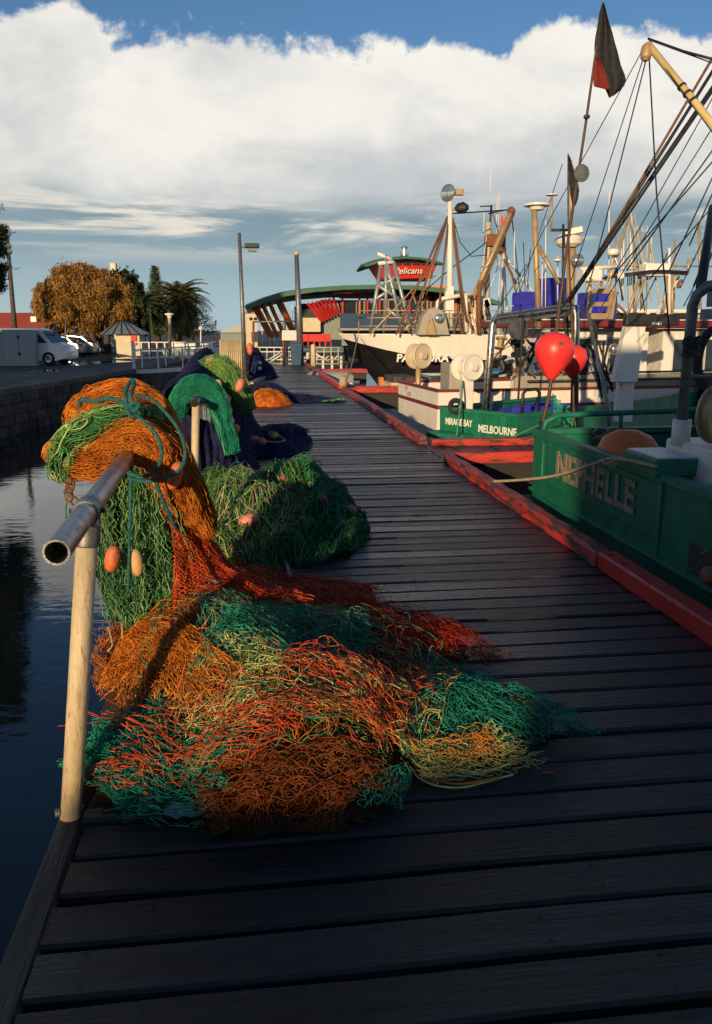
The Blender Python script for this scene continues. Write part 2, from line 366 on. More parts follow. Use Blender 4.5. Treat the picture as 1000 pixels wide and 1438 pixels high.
# ---- quay ground and far shore
def wallx(y): return -8.1 + (y - 27.1) * .1716
shore = [(wallx(-60) - .02, -60), (wallx(44) - .02, 44), (-4.2, 52), (-1.5, 88), (40, 100), (300, 120), (900, 1400), (-900, 1400), (-900, -60)]
g_ = MB(); n_ = len(shore)
g_.add([(x, y, QZ) for x, y in shore] + [(x, y, WZ - .5) for x, y in shore], [tuple(range(n_))] + [(i, n_ + i, n_ + (i + 1) % n_, (i + 1) % n_) for i in range(n_)])
setting(g_.build('quay_ground', M_['asphalt']))
rs = random.Random(3)
for k, (px, py, a, b_) in enumerate(((128, 509, 3.3, 1.5), (60, 521, 1.3, .8), (172, 503, 1.6, 1.0), (30, 528, 1.0, .5))):
    p = gd(px, py, QZ); m = MB(); pts = []
    for i in range(26):
        t = 2 * math.pi * i / 26; q = 1 + .28 * math.sin(3 * t + k) + .16 * math.sin(7 * t + 2 * k)
        pts.append((p.x + a * q * math.cos(t) * .55, p.y + b_ * q * math.sin(t) * 2.0, QZ + .006))
    m.add(pts, [tuple(range(26))]); setting(m.build('puddle', M_['puddle']))
p = gd(22, 519, QZ); m = MB()
m.add([(p.x + 1.7 * math.cos(t) * (1 + .1 * math.sin(5 * t)), p.y + 1.1 * math.sin(t), QZ + .012) for t in [2 * math.pi * i / 20 for i in range(20)]], [tuple(range(20))])
setting(m.build('grass_verge', M_['grass']))

# ---- stone quay wall, block by block where it shows
wall = MB()
wd = Vector((.1716, 1, 0)).normalized(); wn = Vector((wd.y, -wd.x, 0))
def wp(y, off, z): return Vector((wallx(y), y, z)) + wn * off
wall.prism([wp(-60, -.02, WZ - .4), wp(44, -.02, WZ - .4), wp(44, -.02, QZ - .16), wp(-60, -.02, QZ - .16)], -wn, .5)
quay_wall = tag(wall.build('quay_wall', M_['mortar']), 'dark bluestone quay wall rising from the water beside the parked cars', 'wall')
def wallstone(y0, y1, z0, z1, pr, name='stone', m_='stone'):
    mb = MB(); j = lambda: rs.uniform(-.012, .012)
    b0 = [wp(y0, -.03, z0), wp(y1, -.03, z0), wp(y1, -.03, z1), wp(y0, -.03, z1)]
    f0 = [wp(y0 + .025 + j(), pr + j(), z0 + .02 + j()), wp(y1 - .025 + j(), pr + j(), z0 + .02 + j()), wp(y1 - .025 + j(), pr + j(), z1 - .02 + j()), wp(y0 + .025 + j(), pr + j(), z1 - .02 + j())]
    mid = (f0[0] + f0[1] + f0[2] + f0[3]) / 4 + wn * rs.uniform(.0, .03)
    mb.add(b0 + f0 + [mid], [(0, 1, 5, 4), (1, 2, 6, 5), (2, 3, 7, 6), (3, 0, 4, 7), (4, 5, 8), (5, 6, 8), (6, 7, 8), (7, 4, 8)])
    mb.build(name, M_[m_], quay_wall)
zc = [QZ - .16, QZ - .50, QZ - .86, QZ - 1.2, WZ - .05]
for ci in range(4):
    y = 19.0 + rs.uniform(-.3, .3)
    while y < 43.6:
        w = rs.uniform(.45, .85); wallstone(y, min(y + w, 43.8), zc[ci + 1], zc[ci], rs.uniform(.02, .07)); y += w
y = 10.0
while y < 43.9:
    mb = MB(); y1 = min(y + 1.45, 44)
    mb.prism([wp(y + .01, .07, QZ - .16), wp(y1 - .01, .07, QZ - .16), wp(y1 - .01, .07, QZ + .025), wp(y + .01, .07, QZ + .025)], -wn, .55)
    mb.build('coping_stone', M_['quay_cap'], quay_wall); y += 1.45

# ---- timber wharf
X0, X1 = -.60, 2.34
wf = MB()
for x in (-.4, .9, 2.15): wf.box(x - .09, x + .09, -4, 41.6, -.36, -.06)
y = -3.5
while y < 41.5: wf.box(X0 + .03, X1, y - .1, y + .1, -.62, -.36); y += 2.4
wharf = setting(wf.build('wharf', M_['old_timber']))
y = -3.5
while y < 41.5:
    for x in (-.42, 2.1):
        MB().lathe([(.14, -3.2), (.145, -1.6), (.135, -.4)], (x, y, 0), n=10).build('pile', M_['old_timber'], wharf, smooth=True)
    y += 2.4
PW = .186
pmesh = []
for k in range(8):
    mb = MB(); ns = 7; rr = random.Random(k + 20)
    V = []; F = []
    for i in range(ns + 1):
        x = -1.475 + 2.95 * i / ns
        a = -PW / 2 + .006 + rr.uniform(0, .008); b_ = PW / 2 - .006 - rr.uniform(0, .008); cz = rr.uniform(-.002, .002)
        V += [(x, a, -.05), (x, a, -.009 + cz), (x, a + .010, cz), (x, b_ - .010, cz), (x, b_, -.009 + cz), (x, b_, -.05)]
    for i in range(ns):
        for q in range(5): F.append((i * 6 + q, i * 6 + q + 1, (i + 1) * 6 + q + 1, (i + 1) * 6 + q))
    F += [tuple(range(6)), tuple(ns * 6 + 5 - q for q in range(6))]
    F = [f[::-1] for f in F]
    nf0 = len(F)
    for bx_ in (-1.17, .13, 1.36):
        for by_ in (-.045, .045):
            cxx, cyy = bx_ + rr.uniform(-.02, .02), by_ + rr.uniform(-.015, .015); b0 = len(V)
            V += [(cxx + .0065 * math.cos(t), cyy + .0065 * math.sin(t), .0035) for t in [math.pi * 2 * q / 7 for q in range(7)]]; F.append(tuple(range(b0, b0 + 7)))
    me = bpy.data.meshes.new('plank'); me.from_pydata(V, [], F); me.materials.append(M_['plank' if k < 5 else 'plank_wet']); me.materials.append(M_['nail'])
    for q in range(nf0, len(F)): me.polygons[q].material_index = 1
    bm = bmesh.new(); bm.from_mesh(me); bmesh.ops.recalc_face_normals(bm, faces=bm.faces[:]); bm.to_mesh(me); bm.free()
    pmesh.append(me)
y = -3.6; k = 0
while y < 41.5:
    o = bpy.data.objects.new('plank', pmesh[rs.randrange(5) if (y < 3.6 or rs.random() < .72) else 5 + rs.randrange(3)]); col.objects.link(o); o.parent = wharf
    xo = rs.uniform(-.012, .012); flip = rs.random() < .5
    o.location = Vector(((X0 + X1) / 2 + xo, y, rs.uniform(-.006, .004))) - WL[wharf.name]
    o.rotation_euler = (rs.gauss(0, .011), rs.uniform(-.0015, .0015), (math.pi if flip else 0) + rs.uniform(-.003, .003))
    y += PW; k += 1
# edge timbers
def beam(x0, x1, y0, y1, z0, z1, m_, label=None, n=9, parent=None, jit=.006):
    """squared timber along Y with slightly uneven faces"""
    rr = random.Random(int(y0 * 100)); rows = []; V = []; F = []
    for i in range(n + 1):
        y = y0 + (y1 - y0) * i / n; j = lambda: rr.uniform(-jit, jit); bv = .014
        V += [(x0 + j(), y, z0), (x0 + j(), y, z1 - bv), (x0 + bv + j(), y, z1 + j() * .6), (x1 - bv + j(), y, z1 + j() * .6), (x1 + j(), y, z1 - bv), (x1 + j(), y, z0)]
    for i in range(n):
        for q in range(6): F.append((i * 6 + q, (i + 1) * 6 + q, (i + 1) * 6 + (q + 1) % 6, i * 6 + (q + 1) % 6))
    F += [tuple(range(6)), tuple(n * 6 + 5 - q for q in range(6))]
    return MB().add(V, F).build('kerb_beam' if parent is None else 'edge_beam', M_[m_], parent or wharf, label=label)
beam(-.70, -.607, -3.6, 1.2, -.34, .006, 'old_timber'); beam(-.70, -.607, 1.21, 6.4, -.34, .0, 'old_timber')
beam(-.70, -.607, 6.41, 18, -.34, .004, 'old_timber'); beam(-.70, -.607, 18.01, 41.5, -.34, .0, 'old_timber')
KX0, KX1 = 2.31, 2.45
beam(KX0, KX1, 1.2, 5.02, .001, .112, 'red_kerb', 'freshly painted red kerb timber', n=14, jit=.003)
beam(KX0 - .004, KX1 - .02, 5.03, 9.62, .001, .108, 'red_worn', 'weathered red kerb timber, paint flaked off its top', n=24, jit=.012)
beam(KX0, KX1 - .02, 11.1, 15.2, .001, .12, 'red_worn', 'flaking red kerb timber beyond the finger jetty', n=20, jit=.011)
beam(KX0, KX1, 15.21, 21.3, .001, .108, 'red_worn', 'chipped red kerb timber between the finger jetties', n=14, jit=.01)
beam(KX0, KX1, 22.1, 31.5, .001, .125, 'red_kerb', 'red kerb timber towards the gate', n=14)
beam(KX0, KX1, 31.51, 38.0, .001, .108, 'red_worn', 'last red kerb timber before the gate', n=10)
bolt = MB()
for yy in (4.93, 4.72): bolt.lathe([(.017, 0), (.017, .006)], (2.36, yy, .111), n=10)
bolt.build('bolt', M_['dark_steel'], wharf)

# ---- finger jetties running out between the berths
def finger(y0, y1, x1, lab, dark=True):
    f = MB(); f.box(2.36, x1, y0 + .12, y0 + .24, -.5, -.07); f.box(2.36, x1, y1 - .24, y1 - .12, -.5, -.07)
    fj = setting(f.build('finger_jetty', M_['old_timber']))
    x = 2.36
    while x < x1 - .15:
        MB().box(x + .006, x + .18, y0 + .13, y1 - .13, -.06, rs.uniform(-.010, -.004)).build('plank', M_['plank'], fj); x += .186
    for (a, b_, m_) in ((y0, y0 + .12, 'red_worn_across'), (y1 - .12, y1, 'red_worn_across')):
        MB().box(2.47, x1 + .02, a, b_, -.06, .085, .008).build('edge_beam', M_[m_], fj)
    for xx in (x1 - .3,): 
        MB().lathe([(.13, -3), (.13, -.16)], (xx, y0 + .4, 0), n=10).build('pile', M_['old_timber'], fj, smooth=True)
    return fj
finger(9.72, 11.08, 7.4, 'a'); finger(21.35, 22.05, 6.0, 'b'); finger(31.4, 32.0, 4.4, 'c')

# ---- unseen blocks added behind the camera, sized to shade boats, quay and near planks
def shade_block(name, label, x0, x1, y0, y1, z0, z1, wall_m, roof_m):
    t = thing(name, label, 'building', ((x0 + x1) / 2, (y0 + y1) / 2, z0))
    MB().box(x0, x1, y0, y1, z0, z1).build('wall', M_[wall_m], t)
    MB().box(x0 - .02, x1 + .02, y0 - .02, y1 + .02, z1 + .002, z1 + .15).build('roof', M_[roof_m], t)
    k = x0 + 1.0
    while k < x1 - 1.5: MB().box(k, k + 1.0, y1 + .004, y1 + .04, z0 + 3.0, z0 + 4.2).build('window', M_['glass'], t); k += 2.6
    return t
shade_block('shade_block_tall', 'unseen tall timber block added to shade the boats', -4.95, 24, -22, -10, WZ - .3, 5.5, 'timber', 'tin')
shade_block('shade_block_low', 'unseen low timber block added to shade the near planks', -6.45, -4.98, -16, -10, WZ - .3, 2.36, 'timber', 'tin')
shade_block('shade_block_quay', 'unseen long brick block added to shade the quay', -70, -27, -28, -5, QZ, 11.6, 'brick', 'tin')

# ---- white footbridge from the quay to the wharf's end
fb = thing('footbridge', 'white painted footbridge with a tube railing across the channel', 'footbridge', (-3.0, 40.6, -.3))
A, B = Vector((-5.7, 41.2, -.3)), Vector((-.9, 40.2, -.02)); dv = (B - A).normalized(); sv = Vector((-dv.y, dv.x, 0)).normalized()
for s_, y_ in ((-1, 0), (1, 1)):
    off = sv * (.6 * s_)
    MB().bar(A + off + Vector((0, 0, -.12)), B + off + Vector((0, 0, -.12)), .08, .2).build('girder', M_['white_worn'], fb)
    for hz in (.93, .5): MB().tube([A + off + Vector((0, 0, hz)), B + off + Vector((0, 0, hz))], .03, 8).build('rail', M_['white'], fb, smooth=True)
    for i in range(5):
        q = A.lerp(B, i / 4) + off; MB().box(q.x - .035, q.x + .035, q.y - .035, q.y + .035, q.z - .1, q.z + .95).build('post', M_['white'], fb)
for i in range(20):
    q0 = A.lerp(B, i / 20); q1 = A.lerp(B, (i + .95) / 20)
    MB().bar(q0 - sv * .6 + dv * .12 + Vector((0, 0, .0)), q0 + sv * .6 + dv * .12, .22, .04).build('plank', M_['timber'], fb)
# tall white gate post at the quay end
gp = thing('gate_post', 'white timber gate post where the footbridge meets the quay', 'post', (-5.9, 41.3, -.3))
MB().box(-5.98, -5.84, 41.2, 41.34, -.3, 1.0, .01).build('post', M_['white'], gp); MB().box(-6.00, -5.82, 41.18, 41.36, 1.003, 1.05).build('cap', M_['white_worn'], gp)
# ================================================================== NETS
rng = np.random.default_rng(5)
def wob(P, freq, seed, oct_=3):
    """smooth vector noise: sums of sines in random directions"""
    r = np.random.default_rng(seed); out = np.zeros(P.shape[:-1] + (3,)); a = 1.0; f = freq; d = P.shape[-1]
    for o_ in range(oct_):
        for k in range(3):
            w = r.normal(size=(d, 3)); w /= np.linalg.norm(w, axis=0); ph = r.uniform(0, 6.28, 3)
            out += a * np.sin(P @ (w * f) + ph) / 1.8
        a *= .55; f *= 2.1
    return out
def tubes(P, r, sides=3):
    """P (L,n,3) polylines -> verts, quads"""
    Lk, n, _ = P.shape; T = np.empty_like(P); T[:, 1:-1] = P[:, 2:] - P[:, :-2]; T[:, 0] = P[:, 1] - P[:, 0]; T[:, -1] = P[:, -1] - P[:, -2]
    T /= np.linalg.norm(T, axis=-1, keepdims=True) + 1e-9
    ref = np.broadcast_to(np.array([.31, .27, .91]), T.shape); A = np.cross(T, ref); A /= np.linalg.norm(A, axis=-1, keepdims=True) + 1e-9; Bn = np.cross(T, A)
    rr = np.asarray(r); rr = rr if rr.ndim == 0 else rr.reshape(-1, 1, 1)
    V = np.stack([P + (A * math.cos(2 * math.pi * k / sides) + Bn * math.sin(2 * math.pi * k / sides)) * rr for k in range(sides)], 2)
    idx = np.arange(Lk * n * sides).reshape(Lk, n, sides); nx = np.roll(idx, -1, 2)
    F = np.stack([idx[:, :-1], nx[:, :-1], nx[:, 1:], idx[:, 1:]], -1).reshape(-1, 4)
    return V.reshape(-1, 3), F
class NB:
    def __init__(s): s.V = []; s.F = []; s.n = 0
    def add(s, V, F): s.V.append(V); s.F.append(F + s.n); s.n += len(V); return s
    def tubes(s, P, r, sides=3): return s.add(*tubes(P, r, sides))
    def build(s, name, m_, parent, label=None, smooth=False, kind=None): return mk(name, np.concatenate(s.V), np.concatenate(s.F), M_[m_], parent, smooth, label, kind)
def refine(P, sub, r, sag=.25):
    """extra points between knots, each leg bowing a little"""
    A = P[:, :-1]; B = P[:, 1:]; Z = np.concatenate([P[:, :1], P[:, :-2]], 1); W = np.concatenate([P[:, 2:], P[:, -1:]], 1)
    ln = np.linalg.norm(B - A, axis=-1, keepdims=True); bow = r.normal(size=A.shape) * ln * sag * .3; segs = []
    for k in range(sub):
        f = k / sub; segs.append(.5 * (2 * A + (B - Z) * f + (2 * Z - 5 * A + 4 * B - W) * f * f + (3 * A - Z - 3 * B + W) * f ** 3) + bow * (4 * f * (1 - f)))
    Q = np.stack(segs, 2).reshape(P.shape[0], -1, 3); return np.concatenate([Q, P[:, -1:]], 1)
def netlines(S, nu, nv, open_=.9, warp=.03, wf=6, jit=.006, jf=30, lift=.01, seed=0, trim=0.0, u0=0., u1=1., v0=0., v1=1., floor=None, sub=1):
    """diamond mesh laid over surface S(u,v): zigzag strands that meet at knots"""
    r = np.random.default_rng(seed)
    i = np.arange(2 * nu + 1)[None, :]; j = np.arange(nv)[:, None]
    u = u0 + (u1 - u0) * i / (2 * nu) + 0 * j
    sg = ((i + j) % 2) * 2 - 1
    v = v0 + (v1 - v0) * (j + .5 + .5 * open_ * sg) / nv
    uv = np.stack([u, v], -1); w = wob(uv, wf, seed + 1)
    uv2 = uv + warp * w[..., :2]
    if trim >= 0: uv2 = np.clip(uv2, -.02 - trim, 1.02 + trim)
    P = S(uv2[..., 0], uv2[..., 1], lift * (.2 + .8 * r.random((nv, 1))) + lift * .8 * w[..., 2])
    P = P + jit * wob(P, jf, seed + 2) + r.normal(size=P.shape) * jit * .25
    if sub > 1: P = refine(P, sub, r)
    if floor is not None: P[..., 2] = np.maximum(P[..., 2], floor)
    return P
def curls(S, num, n, step, curl, lift, seed, jit=.004, floor=None, hop=.03, dirn=None, spread=.6, reg=(0, 1, 0, 1)):
    """loose twine wandering over surface S"""
    r = np.random.default_rng(seed); u = r.uniform(reg[0], reg[1], num); v = r.uniform(reg[2], reg[3], num)
    th = r.uniform(0, 6.28, num) if dirn is None else r.normal(dirn, spread, num)
    k = r.normal(0, curl, num); us = []; vs = []
    for t in range(n):
        us.append(u.copy()); vs.append(v.copy()); k = k * .9 + r.normal(0, curl * .45, num); th = th + k
        u = u + step * np.cos(th); v = v + step * np.sin(th); bu = (u < reg[0]) | (u > reg[1]); bv = (v < reg[2]) | (v > reg[3])
        th = np.where(bu, math.pi - th, th); th = np.where(bv, -th, th); u = np.clip(u, reg[0], reg[1]); v = np.clip(v, reg[2], reg[3])
    U = np.stack(us, 1); W = np.stack(vs, 1); ph = r.uniform(0, 6.28, (num, 1)); fr = r.uniform(.2, .8, (num, 1)); am = r.uniform(.1, 1, (num, 1))
    h = lift * r.uniform(0, 1, (num, 1)) + hop * am * (.5 + .5 * np.sin(ph + fr * np.arange(n)[None, :]))
    P = S(U, W, h); P = P + jit * wob(P, 30, seed + 3)
    if floor is not None: P[..., 2] = np.maximum(P[..., 2], floor)
    return P
def cr(ctrl, t):
    """Catmull-Rom through ctrl (n,k) at t in 0..1 (any shape)"""
    C = np.asarray(ctrl, float); n = len(C); x = np.clip(t, 0, 1) * (n - 1); i = np.minimum(x.astype(int), n - 2); f = (x - i)[..., None]
    p0 = C[np.maximum(i - 1, 0)]; p1 = C[i]; p2 = C[i + 1]; p3 = C[np.minimum(i + 2, n - 1)]
    return .5 * (2 * p1 + (p2 - p0) * f + (2 * p0 - 5 * p1 + 4 * p2 - p3) * f * f + (3 * p1 - p0 - 3 * p2 + p3) * f ** 3)
def roll(ctrl, flat=1.0, fold=.12, seed=0):
    """swept bundle; ctrl rows (px,py,Y,radius); u along, v round"""
    C = np.array([[*at(a, b_, y), r] for a, b_, y, r in ctrl])
    def S(u, v, h):
        p = cr(C, u); q = cr(C, np.clip(u + .01, 0, 1)); q0 = cr(C, np.clip(u - .01, 0, 1)); T = (q - q0)[..., :3]; T /= np.linalg.norm(T, axis=-1, keepdims=True) + 1e-9
        A = np.cross(T, np.array([.0, 1., .0])); A /= np.linalg.norm(A, axis=-1, keepdims=True) + 1e-9; Bn = np.cross(T, A)
        th = v * 2 * math.pi; rad = p[..., 3] * (1 + fold * np.sin(3 * th + 5 * u + seed) + fold * .7 * np.sin(7 * th - 9 * u + 2 * seed)) + h
        return p[..., :3] + A * (np.cos(th) * rad)[..., None] + Bn * (np.sin(th) * rad * flat)[..., None]
    return S
def gsurf(G, fold=.0, nf=5, seed=0, wn_=(0, -1, 0)):
    """smooth surface through a grid of (px,py,Y) or of points"""
    C = np.array([[tuple(at(*q)) if not isinstance(q, Vector) else tuple(q) for q in row] for row in G], float); nvk = np.array(wn_, float)
    def S(u, v, h):
        rows = np.stack([cr(C[k], u) for k in range(len(C))], 0)      # along u in each row
        x = np.clip(v, 0, 1) * (len(C) - 1); i = np.minimum(x.astype(int), len(C) - 2); f = (x - i)[..., None]
        def pick(k): return np.take_along_axis(rows, np.clip(k, 0, len(C) - 1)[None, ..., None].repeat(3, -1), 0)[0]
        p0, p1, p2, p3 = pick(i - 1), pick(i), pick(i + 1), pick(i + 2)
        P = .5 * (2 * p1 + (p2 - p0) * f + (2 * p0 - 5 * p1 + 4 * p2 - p3) * f * f + (3 * p1 - p0 - 3 * p2 + p3) * f ** 3)
        w = fold * (np.sin(2 * math.pi * nf * u + seed + 1.5 * np.sin(3 * v + seed)) + .5 * np.sin(2 * math.pi * nf * 2.3 * u + 2 * seed))
        return P + nvk * (w + h)[..., None]
    return S
def shell(S, nu, nv, inset=.0, bumpy=.01, seed=0, closed=False, floor=None):
    u, v = np.meshgrid(np.linspace(0, 1, nu), np.linspace(0, 1, nv)); P = S(u, v, -inset + 0 * u); P = P + bumpy * wob(P, 22, seed)
    if floor is not None: P[..., 2] = np.maximum(P[..., 2], floor)
    idx = np.arange(nu * nv).reshape(nv, nu); F = np.stack([idx[:-1, :-1], idx[:-1, 1:], idx[1:, 1:], idx[1:, :-1]], -1).reshape(-1, 4)
    return P.reshape(-1, 3), F
def mound(bumps, pw=3.0):
    def H(x, y):
        s = 0
        for cx, cy, rx, ry, h in bumps:
            d = ((x - cx) / rx) ** 2 + ((y - cy) / ry) ** 2; s = s + (h * np.maximum(0, 1 - d) ** .8) ** pw
        return s ** (1 / pw)
    return H
def disc(u, v, x0, x1, y0, y1):
    a = 2 * np.clip(u, 0, 1) - 1; b = 2 * np.clip(v, 0, 1) - 1; p = a * np.sqrt(1 - b * b / 2); q = b * np.sqrt(1 - a * a / 2)
    return (x0 + x1) / 2 + p * (x1 - x0) / 2, (y0 + y1) / 2 + q * (y1 - y0) / 2
def hit(H, px, py):
    d = ray(px, py); o_ = Vector((0, 0, EYE)); t = .3 * EYE / -d.z
    while True:
        p = o_ + d * t
        if p.z <= float(H(np.array(p.x), np.array(p.y))) or p.z <= 0: return p
        t += .004
def patch(H, quad, out=.0, seed=0, ripple=.012):
    Q = np.array([[hit(H, *q).x, hit(H, *q).y] for q in quad])
    def S(u, v, h):
        xy = (Q[0] * ((1 - u) * (1 - v))[..., None] + Q[1] * (u * (1 - v))[..., None] + Q[2] * (u * v)[..., None] + Q[3] * ((1 - u) * v)[..., None])
        z = H(xy[..., 0], xy[..., 1]) + out + h + ripple * wob(xy, 14, seed)[..., 0]
        return np.concatenate([xy, np.maximum(z, .003)[..., None]], -1)
    return S
def float_(p, ax, r, l, m_, parent, name='float'):
    pr = [(r * .30, -l / 2), (r * .75, -l / 2 + .12 * l), (r, -l * .18), (r, l * .18), (r * .75, l / 2 - .12 * l), (r * .30, l / 2)]
    return MB().lathe(pr, p, ax, n=12).build(name, M_[m_], parent, smooth=True)
def rope(pts, r, m_, parent, name='rope', n=6, sub=6):
    C = np.array([tuple(p) for p in pts]); t = np.linspace(0, 1, (len(pts) - 1) * sub + 1); P = cr(C, t)
    return MB().tube([Vector(p) for p in P], r, n).build(name, M_[m_], parent, smooth=True)
def nthing(label, loc, group=None): return thing('fishing_net', label, 'fishing net', loc, group)

net('net_mid_green', (.03, .17, .06), (.07, .24, .08)); sheetmat('fold_green_shade', (.010, .022, .012))  # black-green sheet: shade inside the hanging net, put into its colour
# ---- rail 1 with its leaning post and the net flung over it
rail = thing('railing', 'galvanised pipe rail on a leaning cream post with orange net over it', 'railing', (-.66, 2.5, 0))
P0 = at(79, 776, 2.08); P1 = at(180, 640, 3.60); P2 = Vector((-.62, 5.2, 1.02))
mb = MB(); e = (P1 - P0).normalized(); a_ = e.cross(Vector((0, 0, 1))).normalized(); b_ = a_.cross(e)
n_ = 20; V = []; F = []
for pt, r_ in ((P0 + e * .14, .026), (P0, .0295), (P0, .0355), (P0 + e * .36, .0355), (P1, .0355), (P2, .0355)):
    V += [pt + (a_ * math.cos(2 * math.pi * k / n_) + b_ * math.sin(2 * math.pi * k / n_)) * r_ for k in range(n_)]
for i in range(5):
    for k in range(n_): F.append((i * n_ + k, i * n_ + (k + 1) % n_, (i + 1) * n_ + (k + 1) % n_, (i + 1) * n_ + k))
autosmooth(mb.add(V, F).build('top_rail', M_['galv'], rail))
MB().lathe([(.0262, 0), (.0262, .01)], P0 + e * .1, e, n=20).build('pipe_bore', M_['dark_hole'], rail)
q = P0.lerp(P1, .31)
autosmooth(MB().lathe([(.038, -.04), (.043, -.036), (.043, .036), (.038, .04)], q, e, n=20).build('collar', M_['galv_dull'], rail))
pt, pb = at(127, 738, 2.52), at(100, 1148, 2.49) ; pb = pb + (pb - pt) * .12
pt = q + Vector((0, 0, -.03))
MB().tube([pb, pt], [.0345, .0335], 18).build('post', M_['cream_paint'], rail, smooth=True)
for s_ in (-1, 1): MB().lathe([(.009, 0), (.009, .012), (.004, .014)], q + a_ * (.042 * s_) + b_ * .0, a_ * s_, n=6).build('clamp_bolt', M_['dark_steel'], rail)
autosmooth(MB().lathe([(.036, 0), (.041, .005), (.041, .07), (.036, .075)], pt + (pb - pt).normalized() * .085, (pt - pb), n=18).build('socket', M_['galv_dull'], rail))
MB().tube([Vector((-.66, 5.1, -.3)), Vector((-.62, 5.1, 1.0))], .034, 12).build('post', M_['cream_paint'], rail, smooth=True)
MB().lathe([(.008, 0), (.014, .006), (.014, .02)], pb.lerp(pt, .13) + Vector((-.030, -.012, 0)), (-1, -.3, 0), n=8).build('bolt', M_['galv_dull'], rail)

# orange net over the rail
nA = nthing('big orange trawl net folded over the near pipe rail, tied with teal rope', (-.5, 3.7, 0))
front = roll([(84, 650, 3.80, .045), (93, 640, 3.78, .075), (140, 638, 3.70, .10), (188, 617, 3.64, .095), (222, 634, 3.62, .085), (240, 674, 3.64, .082), (262, 718, 3.70, .078), (288, 757, 3.76, .05)], .95, .06, 1)
back = roll([(112, 602, 3.98, .045), (118, 583, 3.98, .075), (148, 563, 3.98, .08), (184, 560, 3.98, .088), (213, 590, 3.92, .112), (234, 642, 3.86, .105), (257, 690, 3.84, .095), (284, 748, 3.86, .065)], .95, .07, 2)
nb = NB(); nb.add(*shell(front, 70, 40, .016, .006, 3)); nb.add(*shell(back, 70, 40, .016, .006, 4)); nb.build('inner_folds', 'fold_orange_shade', nA, smooth=True)
nb = NB()
for sd, S, lf in ((11, front, .006), (12, front, .014), (13, back, .006), (14, back, .014)):
    nb.tubes(netlines(S, 44, 84, .30, .008, 6, .003, 40, lf, sd, trim=-1), .0017)
for sd, S in ((15, front), (16, back)):
    nb.tubes(netlines(S, 24, 22, .8, .03, 6, .005, 20, .018, sd, trim=-1, sub=2), .0017)
nb.build('netting', 'net_orange', nA)
nb = NB()
for sd, S in ((21, front), (22, back)): nb.tubes(curls(S, 90, 40, .014, .04, .012, sd, dirn=0, spread=.10, hop=.008), .0018)
nb.build('loose_twine', 'net_brown', nA)
# bright green netting tucked between the two rolls
nG = nthing('band of bright green netting tucked between the orange folds on the rail', (-.7, 3.75, 1.15))
gb = roll([(84, 672, 3.66, .02), (80, 650, 3.62, .028), (96, 618, 3.62, .040), (130, 598, 3.62, .046), (168, 586, 3.64, .044), (204, 586, 3.70, .036), (225, 592, 3.74, .02)], .8, .12, 5)
nb = NB(); nb.add(*shell(gb, 40, 20, .012, .006, 6)); nb.build('inner_folds', 'fold_green', nG, smooth=True)
nb = NB(); nb.tubes(netlines(gb, 26, 20, .7, .03, 8, .008, 30, .010, 31, trim=-1), .0023); nb.tubes(curls(gb, 60, 26, .02, .25, .02, 32, hop=.02), .0022); nb.build('netting', 'net_green', nG)
nb = NB(); nb.tubes(curls(gb, 34, 22, .02, .3, .02, 33, hop=.022), .0022); nb.build('loose_twine', 'net_lime', nG)

# green netting hanging below the rail
nB = nthing('green netting hanging under the near pipe rail with two floats caught in it', (-.5, 3.65, .3))
hang = gsurf([[(148, 652, 3.86), (180, 648, 3.72), (212, 655, 3.66), (240, 680, 3.68)], [(136, 705, 3.92), (175, 700, 3.66), (215, 705, 3.60), (252, 730, 3.64)],
              [(140, 770, 3.95), (180, 775, 3.60), (225, 775, 3.54), (272, 785, 3.60)], [(142, 825, 3.95), (180, 840, 3.56), (230, 838, 3.48), (285, 835, 3.56)], [(158, 862, 3.92), (190, 885, 3.60), (225, 872, 3.55), (275, 862, 3.60)]], .022, 4, 1)
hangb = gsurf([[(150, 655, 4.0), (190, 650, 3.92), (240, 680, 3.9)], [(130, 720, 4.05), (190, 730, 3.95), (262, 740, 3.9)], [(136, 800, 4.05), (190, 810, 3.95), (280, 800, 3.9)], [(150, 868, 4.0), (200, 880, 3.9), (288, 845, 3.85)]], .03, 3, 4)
nb = NB(); nb.add(*shell(hangb, 40, 34, .0, .012, 8)); nb.build('inner_folds', 'fold_green_shade', nB, smooth=True)
nb = NB()
for sd, S, lf in ((41, hang, .012), (42, hang, .035), (43, hangb, .03), (47, hang, .02)): nb.tubes(netlines(lambda u, v, h, S=S: S(v, u, h), 11, 15, .5, .05, 5, .010, 10, lf, sd, trim=-1, sub=4), .0019)
nb.build('netting', 'net_pale_green', nB)
nb = NB()
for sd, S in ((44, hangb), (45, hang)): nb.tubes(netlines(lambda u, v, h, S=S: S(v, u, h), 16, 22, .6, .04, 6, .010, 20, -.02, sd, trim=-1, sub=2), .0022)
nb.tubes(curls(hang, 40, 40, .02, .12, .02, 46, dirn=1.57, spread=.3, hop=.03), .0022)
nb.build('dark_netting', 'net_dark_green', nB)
float_(at(158, 785, 3.50), (.25, 0, 1), .034, .12, 'float_orange', nB); float_(at(192, 790, 3.47), (-.05, 0, 1), .028, .125, 'float_tan', nB)
float_(at(246, 668, 3.52), (.3, 0, .9), .03, .13, 'float_orange', nB)
for k, pts in enumerate(([(152, 880), (158, 905), (152, 915), (165, 918)], [(170, 860), (172, 900), (168, 925)])):
    rope([at(a, b_, 3.8) for a, b_ in pts], .005, 'rope_pale', nB, 'tail_rope')
rope([at(184, 650, 3.50), at(183, 720, 3.46), at(180, 830, 3.44)], .007, 'rope_teal', nB, 'tie_rope')
rope([at(95, 690, 3.8), at(92, 720, 3.8), at(96, 745, 3.85)], .006, 'rope_green', nB, 'tie_rope')
ch = MB()
